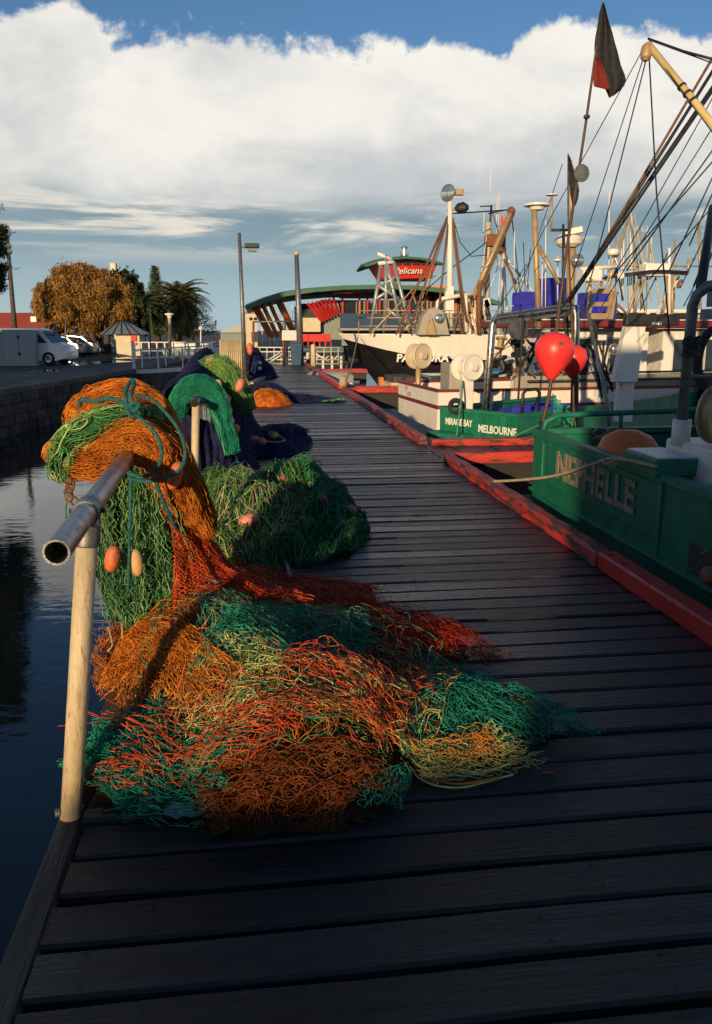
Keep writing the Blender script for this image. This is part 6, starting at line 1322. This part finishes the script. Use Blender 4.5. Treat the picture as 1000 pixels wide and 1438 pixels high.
# red tower with the sign
def tw(px, py, y_): return at(px, py, y_)
V = [tw(538, 392, 63), tw(606, 390, 63), tw(606, 390, 66), tw(538, 392, 66), tw(528, 371, 62.5), tw(615, 369, 62.5), tw(615, 369, 66.5), tw(528, 371, 66.5)]
for i in (2, 3): V[i] = Vector((V[i - (1 if i == 2 else 3)].x, 66, V[0].z))
V[6] = Vector((V[5].x, 66.5, V[5].z)); V[7] = Vector((V[4].x, 66.5, V[4].z))
tb = MB().add(V, [(0, 3, 2, 1), (4, 5, 6, 7), (0, 1, 5, 4), (1, 2, 6, 5), (2, 3, 7, 6), (3, 0, 4, 7)]).build('sign_tower', M_['red_paint'], rt)
text('Pelicans', .66, frame(tw(573, 380.5, 62.6) + Vector((0, -.05, 0)), (1, 0, .02), (0, -.25, 1)), M_['letter_white'], tb, ext=.03, shear=.25, squeeze=1.05)
for k, (a, b_) in enumerate(((545, 553), (556, 564), (567, 577), (580, 590), (592, 602))): MB().prism([tw(a, 372, 62.42), tw(b_, 372, 62.42), tw(b_, 367.5, 62.42), tw(a, 367.5, 62.42)], (0, 1, 0), .04).build('window_pane', M_['glass'], tb)
MB().add([tw(535, 372, 62.6), tw(610, 370, 62.6), tw(612, 364, 62.6), tw(534, 365.5, 62.6)], [(0, 1, 2, 3)]).build('window_band', M_['red_paint'], tb)
tp = [(512, 373), (530, 367), (550, 363), (567, 361.5), (590, 363), (608, 367), (620, 371)]
o = MB().grid([[Vector((at(px, py, 62.5).x, y_, at(px, py, 62.5).z + (.25 if y_ == 64.5 else 0))) for px, py in tp] for y_ in (61.6, 64.5, 67.4)]).build('tower_roof', M_['roof_green'], rt, smooth=True); md = o.modifiers.new('t', 'SOLIDIFY'); md.thickness = .18; md.offset = -1
q = at(568, 362, 64); autosmooth(MB().lathe([(.22, -.2), (.24, .1), (.34, .14), (.36, .55), (.30, .8), (.12, .86)], q, (0, 0, 1), n=16).build('chimney_cowl', M_['chrome'], rt)); pole(q - Vector((0, 0, .4)), q + Vector((0, 0, .1)), .2, 'chrome', rt, 'flue', 12)
pole(at(607, 392, 62), at(606, 380, 62), .03, 'dark_steel', rt, 'tv_aerial'); pole(at(600, 387, 62), at(612, 388, 62), .03, 'dark_steel', rt, 'tv_aerial')
# pale boathouse and little tower behind the gate
bh = thing('boathouse', 'cream gabled boathouse with a small square tower behind the lamp post', 'building', (0, 75, QZ)); Yb = 78
xa, xb, xt = at(310, 480, Yb).x, at(346, 480, Yb).x, at(372, 480, Yb).x
MB().box(xa, xb, Yb, Yb + 10, WZ, at(330, 466, Yb).z).build('wall', M_['wall_grey'], bh)
MB().prism([(xa - .2, Yb - .3, at(330, 467, Yb).z), (xb, Yb - .3, at(330, 467, Yb).z), (xb, Yb - .3, at(330, 451, Yb).z)], (0, 1, 0), 10).build('roof', M_['tin'], bh)
MB().box(xb + .005, xt - .7, Yb - 1, Yb + 4, WZ, at(350, 440, Yb).z).build('tower', M_['cream_wall'], bh)
MB().add([(xb - .2, Yb - 1.2, at(350, 440, Yb).z), (xt - .5, Yb - 1.2, at(350, 440, Yb).z), (xt - .5, Yb + 4.2, at(350, 440, Yb).z), (xb - .2, Yb + 4.2, at(350, 440, Yb).z), ((xb + xt) / 2 - .3, Yb + 1.5, at(350, 430, Yb).z)], [(0, 1, 4), (1, 2, 4), (2, 3, 4), (3, 0, 4), (3, 2, 1, 0)]).build('tower_roof', M_['cream_wall'], bh)
for k in range(3): MB().box(xb + .35 + k * .42, xb + .65 + k * .42, Yb - 1.03, Yb - .99, at(350, 450, Yb).z, at(350, 446, Yb).z).build('window', M_['glass'], bh)
MB().box(xb + .5, xb + 1.1, Yb - 1.04, Yb - .99, at(350, 480, Yb).z, at(350, 466, Yb).z).build('door', M_['dark_steel'], bh)
rr5 = random.Random(12)
for k in range(9):
    px = 366 + k * 5.5 + rr5.uniform(-1.5, 1.5); yy = 88 + rr5.uniform(-4, 10); q = at(px, 476, yy)
    y_ = thing('moored_yacht', 'small far-off white yacht moored in the marina behind the restaurant struts', 'yacht', (q.x, yy, WZ), 'far yachts in the marina')
    T = Matrix.Translation((q.x, yy, WZ)); MB(T).add([(-2, 0, .9), (0, -.8, .8), (3, 0, 1.1), (0, .8, .8), (-1.8, 0, -.2), (0, -.4, -.2), (2.4, 0, -.2), (0, .4, -.2)], [(0, 1, 2, 3), (0, 4, 5, 1), (1, 5, 6, 2), (2, 6, 7, 3), (3, 7, 4, 0)]).build('hull', M_['white'], y_)
    MB(T).tube([(0.2, 0, .8), (0.2, 0, 6 + rr5.uniform(-1, 1.5))], .05, 6).build('mast', M_['white'], y_); MB(T).box(-.9, .8, -.4, .4, .82, 1.3, .1).build('cabin', M_['white'], y_)

# ---- quay side: vehicles
def wheel(T, x, y, z, r, parent):
    w = autosmooth(MB(T).lathe([(r * .6, -.1), (r * .95, -.1), (r, -.07), (r, .07), (r * .95, .1), (r * .6, .1)], (x, y, z), (0, 1, 0), n=20).build('wheel', M_['tyre'], parent)); MB(T).lathe([(r * .58, -.105), (r * .5, -.112), (.05, -.09)], (x, y, z), (0, 1, 0), n=16).build('rim', M_['chrome'], w); MB(T).lathe([(r * .58, .105), (r * .5, .112), (.05, .09)], (x, y, z), (0, 1, 0), n=16).build('rim', M_['chrome'], w)
def car(label, x, y, ang, paint, prof, glass, wb_, wid=.86, r=.31, name='parked_car', cat='car', group=None):
    """prof: side outline (x,z); glass: side window outlines"""
    c_ = thing(name, label, cat, (x, y, QZ), group); T = Matrix.Translation((x, y, QZ)) @ Matrix.Rotation(ang, 4, 'Z')
    n = len(prof); V = []; F = []; zm = .85
    for (k, s_) in ((0, -1), (1, -.93), (2, .93), (3, 1)):
        for (px, pz) in prof:
            inw = .16 * max(0, pz - zm) / .6; w_ = wid - inw
            if k in (0, 3): V.append((px * .985, s_ * w_, pz * .98 + .01))
            else: V.append((px, (1 if s_ > 0 else -1) * (w_ - .06), pz))
    for k in range(3):
        for i in range(n): F.append((k * n + i, k * n + (i + 1) % n, (k + 1) * n + (i + 1) % n, (k + 1) * n + i))
    F += [tuple(range(n - 1, -1, -1)), tuple(3 * n + i for i in range(n))]
    b_ = autosmooth(MB(T).add(V, F).build('body', M_[paint], c_), 50)
    for gpoly in glass:
        for s_ in (-1, 1): MB(T).add([(gx, s_ * (wid - .16 * max(0, gz - zm) / .6 + .006), gz) for gx, gz in gpoly], [tuple(range(len(gpoly)))]).build('side_window', M_['glass'], c_)
    for wx in wb_:
        for s_ in (-1, 1): wheel(T, wx, s_ * (wid - .07), r, r, c_)
    return c_, T
carp = [(-2.1, .28), (-2.15, .6), (-2.05, .92), (-1.75, 1.0), (-1.35, 1.38), (-.5, 1.5), (.3, 1.46), (1.05, 1.02), (1.9, .88), (2.12, .65), (2.1, .3), (1.7, .22), (-1.7, .22)]
carg = [[(-1.5, 1.02), (-1.2, 1.34), (-.55, 1.42), (-.52, 1.0)], [(-.45, 1.0), (-.48, 1.42), (.25, 1.38), (.85, 1.02)]]
vanp = [(-2.5, .35), (-2.5, 1.9), (-2.4, 1.98), (.9, 1.98), (1.25, 1.85), (1.75, 1.2), (2.3, 1.02), (2.45, .7), (2.42, .35), (2.0, .25), (-2.1, .25)]
q = gd(62, 513, QZ)
v_, T = car('white panel van parked behind the grey cabinet on the quay', q.x - 1.0, q.y + 1.0, R(-12), 'car_white', vanp, [[(.35, 1.2), (.35, 1.72), (.95, 1.72), (1.5, 1.2)]], (-1.6, 1.55), .95, .36, 'parked_van', 'van')
MB(T).add([(1.28, -.8, 1.84), (1.28, .8, 1.84), (1.79, .82, 1.22), (1.79, -.82, 1.22)], [(0, 1, 2, 3)]).build('windscreen', M_['glass'], v_); MB(T).box(-1.6, -.4, -.962, -.953, 1.42, 1.5).build('faded_lettering', M_['letter_rust'], v_)
for k, (px, py, dy, ang, m_, lab) in enumerate(((90, 505, 0, 172, 'car_dark', 'dark hatchback parked next to the white van'), (101, 502, 3.5, 172, 'car_blue', 'blue-grey hatchback with a raised tail parked under the tan tree'), (118, 501, 5, 175, 'car_silver', 'silver hatchback parked under the tan tree'), (138, 498, 8, 178, 'car_blue', 'blue car parked beside the tree trunks'))):
    q = gd(px, py, QZ); c_, T = car(lab, q.x - 1.6, q.y + dy * .5, R(ang), m_, carp, carg, (-1.35, 1.35))
    for s_ in (-.6, .6): MB(T).box(2.09, 2.15, s_ - .15, s_ + .15, .62, .76, .02).build('headlight', M_['lamp_glass'], c_)
    MB(T).add([(.36, -.62, 1.44), (.36, .62, 1.44), (1.06, .74, 1.035), (1.06, -.74, 1.035)], [(0, 1, 2, 3)]).build('windscreen', M_['glass'], c_)
cabn = thing('utility_cabinet', 'grey double-door utility cabinet standing at the quay edge', 'cabinet', tuple(gd(28, 514, QZ)))
q = gd(28, 514, QZ); xl, xr = at(6, 500, q.y).x, at(50, 500, q.y).x; zt = at(30, 463, q.y).z
MB().box(xl, xr, q.y, q.y + .9, QZ, zt, .02).build('body', M_['cabinet'], cabn)
xm = (xl + xr) / 2; zm = QZ + (zt - QZ) * .62
for (a, b_) in ((xl + .04, xm - .01), (xm + .01, xr - .04)):
    for (c0, c1) in ((QZ + .1, zm - .01), (zm + .01, zt - .05)): d_ = MB().box(a, b_, q.y - .02, q.y + .01, c0, c1, .006).build('door', M_['cabinet'], cabn); MB().box((a if a > xm else b_ - .06), (a + .06 if a > xm else b_), q.y - .045, q.y - .021, (c0 + c1) / 2 - .08, (c0 + c1) / 2 + .08).build('handle', M_['dark_steel'], d_)
MB().box(xl - .6, xl - .02, q.y + .2, q.y + .8, QZ, zt - .1, .02).build('side_unit', M_['cabinet'], cabn)
for (px, py, y1, m_, lab) in ((77, 512, 455, 'dark_steel', 'thin dark sign pole beside the white van'), (92, 509, 442, 'galv_dull', 'slim grey sign pole between the van and the cars')):
    q = gd(px, py, QZ); s_ = thing('sign_pole', lab, 'pole', tuple(q)); MB().tube([q, at(px, y1, q.y)], .035, 8).build('shaft', M_[m_], s_, smooth=True); MB().lathe([(.06, 0), (.06, .03)], q, n=10).build('foot', M_[m_], s_)
# tall street light at far left
q = gd(24, 500, QZ); sl = thing('street_light', 'tall leaning light mast with floodlights by the red-roofed building', 'street light', tuple(q)); tp_ = at(10, 332, q.y)
MB().tube([q, q.lerp(tp_, .5), tp_], [.2, .16, .12], 10).build('mast', M_['timber'], sl, smooth=True)
for k, (px, py) in enumerate(((12, 345), (13, 353), (9, 353))): light_head(at(px, py, q.y - .3), (.6, -.8, -.1), .22, sl)
MB().bar(at(7, 335, q.y), at(13, 334, q.y), .2, .12).build('cross_arm', M_['timber'], sl)
# red-roofed building and chimney stack, shed
bd_ = thing('building', 'long brick building with a red tiled roof behind the cabinet', 'building', tuple(gd(20, 487, QZ))); Yr = 95
xa, xb = at(-90, 460, Yr).x, at(62, 460, Yr).x
MB().box(xa, xb, Yr, Yr + 9, QZ, at(20, 460, Yr).z).build('wall', M_['brick'], bd_)
e0 = at(20, 461, Yr).z; e1 = at(20, 438, Yr).z
MB().add([(xa - .5, Yr - .6, e0), (xb + .5, Yr - .6, e0), (xb + .5, Yr + 9.6, e0), (xa - .5, Yr + 9.6, e0), (xa, Yr + 4.5, e1), (xb - 1.2, Yr + 4.5, e1)], [(0, 1, 5, 4), (1, 2, 5), (2, 3, 4, 5), (3, 0, 4), (3, 2, 1, 0)]).build('roof', M_['roof_red'], bd_)
for k in range(9): MB().box(xa + 1 + k * 1.7, xa + 2 + k * 1.7, Yr - .04, Yr + .02, QZ + 1.0, QZ + 2.1).build('window', M_['glass'], bd_)
MB().box(at(39, 450, Yr).x, at(47, 450, Yr).x, Yr + 1.2, Yr + 1.8, e0 + .7, e0 + 1.3).build('skylight', M_['white'], bd_)
ck = thing('tower_block', 'pale slim tower rising behind the tan tree', 'building', tuple(at(160, 480, 170))); xa = at(156, 400, 170).x; xb = at(164, 400, 170).x; MB().box(xa, xb, 170, 172, QZ, at(160, 369, 170).z).build('shaft', M_['cream_wall'], ck)
for k in range(5): MB().box(xa + .2, xb - .2, 169.95, 170.0, at(160, 372 + 3.2 * k, 170).z - .35, at(160, 372 + 3.2 * k, 170).z).build('window', M_['tin'], ck)
shd = thing('shed', 'cream kiosk with a ribbed pale tin roof beside the tree trunks', 'shed', tuple(gd(180, 492, QZ))); Ys = 62
xa, xb = at(163, 480, Ys).x, at(196, 480, Ys).x; ze = at(180, 469.5, Ys).z; zr = at(180, 450, Ys).z
MB().box(xa, xb, Ys, Ys + 3, QZ, ze).build('wall', M_['cream_wall'], shd)
a_, b_ = (xa - .1, xb + .4); rf = MB().add([(a_ - 1, Ys - .5, ze), (b_, Ys - .5, ze), (b_, Ys + 3.5, ze), (a_ - 1, Ys + 3.5, ze), (a_ + .1, Ys + 1.5, zr), (a_ + .6, Ys + 1.5, zr)], [(0, 1, 5, 4), (1, 2, 5), (2, 3, 4, 5), (3, 0, 4), (3, 2, 1, 0)]).build('roof', M_['tin'], shd)
for k in range(5):
    t = .1 + k * .2; p_ = Vector((a_ - 1, Ys - .52, ze)).lerp(Vector((b_, Ys - .52, ze)), t); MB().bar(p_ + Vector((0, 0, .03)), Vector((a_ + .1 + .5 * t, Ys + 1.45, zr + .02)), .05, .05).build('rib', M_['dark_steel'], rf)
vm = thing('vending_box', 'bright red box standing at the kiosk corner', 'box', tuple(gd(188, 490, QZ))); q = at(188, 478, 58); MB().box(q.x - .2, q.x + .2, 58, 58.3, q.z - .35, q.z + .35, .03).build('case', M_['red_paint'], vm); MB().box(q.x - .05, q.x + .05, 58.1, 58.2, QZ, q.z - .351).build('stand', M_['dark_steel'], vm)
fl_ = thing('banner_flag', 'tall yellow feather flag by the footbridge', 'flag', tuple(gd(210, 500, QZ))); Yf = 46
pole(at(212, 503, Yf), at(208, 418, Yf), .03, 'dark_steel', fl_, 'pole')
pts = [(208.5, 418), (210, 428), (212, 445), (214.5, 462), (215.5, 470), (213.5, 475), (210, 474.5), (209.5, 460), (209, 440)]
MB().prism([at(a, b_, Yf) for a, b_ in pts], (0, 1, 0), .03).build('sail', M_['yellow'], fl_)
ln = thing('lamp_post', 'short cream lamp post with a flat white lantern behind the footbridge', 'lamp post', tuple(gd(239, 497, QZ))); Yl = 52
pole(at(239, 500, Yl), at(238, 446, Yl), .10, 'cream_paint', ln, 'column'); q = at(238, 443, Yl); autosmooth(MB().lathe([(.12, -.15), (.16, 0), (.28, .03), (.26, .12), (.05, .16)], q, (0, 0, 1), n=14).build('lantern', M_['white'], ln))
for (px, y0, y1, yy, lab) in ((282, 500, 462, 60, 'distant thin white lamp standard past the palm trees'), (303, 470, 452, 100, 'faint far light pole left of the boathouse')):
    l2 = thing('lamp_standard', lab, 'lamp post', tuple(at(px, y0, yy))); b2 = at(px, y0, yy); b2.z = QZ if px < 300 else QZ; pole(b2, at(px, y1, yy), .05, 'white_worn', l2, 'column'); autosmooth(MB().lathe([(.05, -.1), (.16, 0), (.12, .15), (.03, .2)], at(px, y1, yy), (0, 0, 1), n=10).build('lantern', M_['white'], l2))
for k, (px, py) in enumerate(((170, 496), (208, 497), (242, 499), (247, 498))):
    q = gd(px, py, QZ); bo = thing('bollard', 'white timber bollard on the quay behind the footbridge', 'bollard', tuple(q), 'white bollards on the quay'); MB().box(q.x - .09, q.x + .09, q.y - .09, q.y + .09, QZ, QZ + .85, .01).build('post', M_['white'], bo); MB().box(q.x - .1, q.x + .1, q.y - .1, q.y + .1, QZ + .853, QZ + .9).build('cap', M_['white_worn'], bo)
rl = thing('railing', 'long white shore railing beyond the footbridge', 'railing', (-5, 54, QZ))
for z_ in (.55, 1.1): pole(Vector((at(185, 480, 54).x, 54, QZ + z_)), Vector((at(312, 480, 54).x, 54, QZ + z_)), .035, 'white', rl, 'rail')
for k in range(12): x = at(187 + k * 11, 480, 54).x; MB().box(x - .04, x + .04, 53.96, 54.04, QZ, QZ + 1.12).build('post', M_['white_worn'], rl)
shp = thing('landing_stage', 'low white timber landing stage under the shore railing', 'jetty', (-3, 53, QZ)); xa, xb = at(200, 480, 54).x, at(322, 480, 54).x; MB().box(xa, xb, 52.4, 55, WZ - .3, QZ - .1).build('face', M_['timber'], shp); MB().box(xa, xb, 52.3, 55, QZ - .097, QZ - .0).build('edge', M_['white_worn'], shp)
for k, (px, m_) in enumerate(((252, 'tin'), (268, 'cabinet'), (290, 'car_white'))):
    q = at(px, 490, 57); mv = thing('small_boat', ('low grey dinghy beside the landing stage', 'pale grey launch beside the landing stage', 'white runabout beside the landing stage')[k], 'boat', (q.x, 57, QZ)); T = Matrix.Translation((q.x, 57, QZ - .3)); MB(T).add([(-1.2, 0, .9), (0, -.5, .85), (1.6, 0, 1.05), (0, .5, .85), (-1, 0, .2), (0, -.3, .2), (1.2, 0, .25), (0, .3, .2)], [(0, 1, 2, 3), (0, 4, 5, 1), (1, 5, 6, 2), (2, 6, 7, 3), (3, 7, 4, 0), (4, 7, 6, 5)]).build('hull', M_[m_], mv); MB(T).box(-.3, .4, -.25, .25, .88, 1.3, .08).build('cabin', M_['white'], mv)

# ---- trees
def leaves(P, D3, w, l, name, m_, parent, seed):
    """one two-triangle sliver per point, along D3"""
    r = np.random.default_rng(seed); n = len(P); D3 = D3 / (np.linalg.norm(D3, axis=1, keepdims=True) + 1e-9); s_ = np.cross(D3, r.normal(size=(n, 3))); s_ /= np.linalg.norm(s_, axis=1, keepdims=True) + 1e-9
    ll = l * r.uniform(.6, 1.3, (n, 1)); ww = w * r.uniform(.6, 1.3, (n, 1))
    V = np.stack([P - D3 * ll * .5, P + s_ * ww, P + D3 * ll * .5, P - s_ * ww], 1).reshape(-1, 3); F = np.arange(4 * n).reshape(n, 4); return mk(name, V, F, M_[m_], parent)
def limbs(root, parent, segs, m_='bark', name='trunk'):
    for pts, r0, r1 in segs: n = len(pts); MB().tube(pts, [r0 + (r1 - r0) * i / (n - 1) for i in range(n)], 8).build(name, M_[m_], parent, smooth=True); name = 'limb'
def bushy(label, base, blobs, m_, dens, w, l, droop, seed, trunks, name='tree'):
    t = thing(name, label, 'tree', tuple(base)); r = np.random.default_rng(seed); PP = []; DD = []
    for (cx, cy, cz, rx_, ry_, rz_, k) in blobs:
        nclump = int(k * 26); cd = r.normal(size=(nclump, 3)); cd /= np.linalg.norm(cd, axis=1, keepdims=True); rad = r.uniform(.55, 1.0, (nclump, 1)); cc = cd * rad
        per = int(dens * k / nclump)
        for q in cc:
            o3 = r.normal(size=(per, 3)) * .12; p = (q + o3) * np.array([rx_, ry_, rz_]) + np.array([cx, cy, cz]); PP.append(p); DD.append(q * .6 + r.normal(size=(per, 3)) * .7 + np.array([0, 0, -droop]))
    leaves(np.concatenate(PP), np.concatenate(DD), w, l, 'crown', m_, t, seed); limbs(base, t, trunks); return t
bt_ = gd(140, 497, QZ); Yt = bt_.y
def A(px, py): return at(px, py, Yt)
def blob(px, py, rpx, rpy, k, dy=0, ry=None): p = A(px, py); s_ = Yt / 1147; return (p.x, p.y + dy, p.z, rpx * s_, (ry or rpx * s_), rpy * s_, k)
bushy('broad tan-leaved tree glowing in the low sun above the parked cars', bt_, [blob(106, 405, 40, 28, 3), blob(75, 430, 24, 30, 2), blob(118, 432, 38, 28, 2.6), blob(148, 412, 32, 26, 2.4), blob(163, 432, 20, 24, 1.4, .5), blob(112, 388, 26, 14, 1.2), blob(64, 420, 14, 18, .8), blob(84, 462, 18, 18, .9), blob(140, 455, 18, 14, .6)], 'leaf_tan', 13000, .04, .40, .9, 1,
      [([A(134, 500), A(132, 480), A(125, 455)], .32, .2), ([A(152, 497), A(150, 470), A(148, 440)], .3, .18), ([A(132, 485), A(118, 465), A(105, 440)], .2, .1), ([A(150, 470), A(165, 450), A(168, 430)], .18, .08), ([A(128, 465), A(132, 440), A(118, 410)], .18, .08)])
Yt = 82; bushy('dark leafy tree behind the tin-roofed kiosk', gd(182, 488, QZ), [blob(178, 420, 22, 36, 1.6), blob(190, 440, 18, 30, 1.2), blob(168, 445, 20, 26, 1.2)], 'leaf_dark', 6000, .10, .5, .3, 2, [([A(180, 492), A(180, 440)], .3, .15)])
def palm(label, px, py_base, py_top, Yp, spread, seed, nf=46):
    b = at(px, py_base, Yp); b.z = QZ; tpt = at(px, py_top, Yp); t = thing('palm_tree', label, 'tree', tuple(b)); r = random.Random(seed)
    MB().tube([b, b.lerp(tpt, .5) + Vector((.06, 0, 0)), tpt], [.42, .36, .4], 12).build('trunk', M_['palm_bark'], t, smooth=True)
    for k in range(nf):
        az = k * 2.399 + r.uniform(-.2, .2); el0 = R(85) - (k / nf) * R(135); Lf = spread * r.uniform(.85, 1.1); pts = []; p = Vector(tpt); e_ = el0
        for i in range(9): pts.append(p.copy()); p = p + Vector((math.cos(az) * math.cos(e_), math.sin(az) * math.cos(e_), math.sin(e_))) * (Lf / 8); e_ -= R(9 + 5 * (1 - k / nf)) * .9
        mb = MB(); mb.tube(pts, [.04 - .004 * i for i in range(9)], 4)
        for i in range(1, 8):
            for s2 in range(3):
                c0 = pts[i].lerp(pts[i + 1], s2 / 3); d = (pts[i + 1] - pts[i]).normalized(); sd = d.cross(Vector((0, 0, 1))).normalized()
                ll = Lf * .24 * (1 - abs(i - 3.5) / 7)
                for sg_ in (-1, 1):
                    tip = c0 + (sd * sg_ * .8 + d * .7 + Vector((0, 0, -.25))).normalized() * ll; mb.add([c0 - d * .09, c0 + d * .09, tip], [(0, 1, 2)])
        mb.build('frond', M_['leaf_palm'], t)
palm('large date palm with a full arching crown behind the lamp post on the shore', 250, 490, 425, 95, 4.2, 1, 110); palm('smaller palm between the dark tree and the tall pine', 199, 490, 432, 92, 3.3, 2, 70)
def norfolk(label, px, py_base, py_top, Yp, wpx, seed, tiers=22):
    b = at(px, py_base, Yp); b.z = QZ; tpt = at(px, py_top, Yp); t = thing('pine_tree', label, 'tree', tuple(b)); MB().tube([b, tpt], [.35, .03], 8).build('trunk', M_['bark'], t, smooth=True); r = np.random.default_rng(seed); PP = []; DD = []; Hh = tpt.z - b.z
    for k in range(tiers):
        f = (k + .5) / tiers; z_ = b.z + Hh * (.12 + .88 * f); Lb = wpx * Yp / 1147 * (1 - f) ** .8 + .15; nb_ = 7
        for j in range(nb_):
            az = 2 * math.pi * (j + r.uniform(-.15, .15)) / nb_ + k * .4; n = int(14 + 34 * (1 - f)); s_ = r.uniform(.1, 1, (n, 1)); dr = np.array([math.cos(az), math.sin(az), .12]); p = np.array([b.x, b.y, z_]) + dr * Lb * s_ + r.normal(size=(n, 3)) * np.array([.12, .12, .07]); PP.append(p); DD.append(dr * .6 + r.normal(size=(n, 3)) * .4 + np.array([0, 0, .25]))
    leaves(np.concatenate(PP), np.concatenate(DD), .045, .42, 'crown', 'leaf_pine', t, seed)
norfolk('tall narrow pine with tiered branches beside the date palm', 223, 490, 374, 105, 22, 3, 30); norfolk('broad dark pine sloping down behind the date palm', 270, 490, 404, 108, 40, 4, 22)
# dark pine at the quay edge whose boughs just enter the view
Yt = 33; pb_ = Vector((A(-70, 500).x, Yt, QZ))
bushy('dark pine on the quay whose needled boughs poke in from the side', pb_, [blob(-38, 335, 42, 30, 2.2), blob(-32, 388, 40, 20, 1.6), blob(-60, 290, 44, 40, 2), blob(-80, 220, 46, 60, 2), blob(-110, 340, 60, 60, 2), blob(-95, 130, 40, 60, 1.6)], 'leaf_dark', 7000, .02, .30, .1, 5, [([A(-85, 512), A(-88, 380), A(-92, 120)], .32, .1), ([A(-88, 380), A(-40, 385)], .12, .04), ([A(-88, 340), A(-40, 332)], .12, .04)], 'pine_tree')
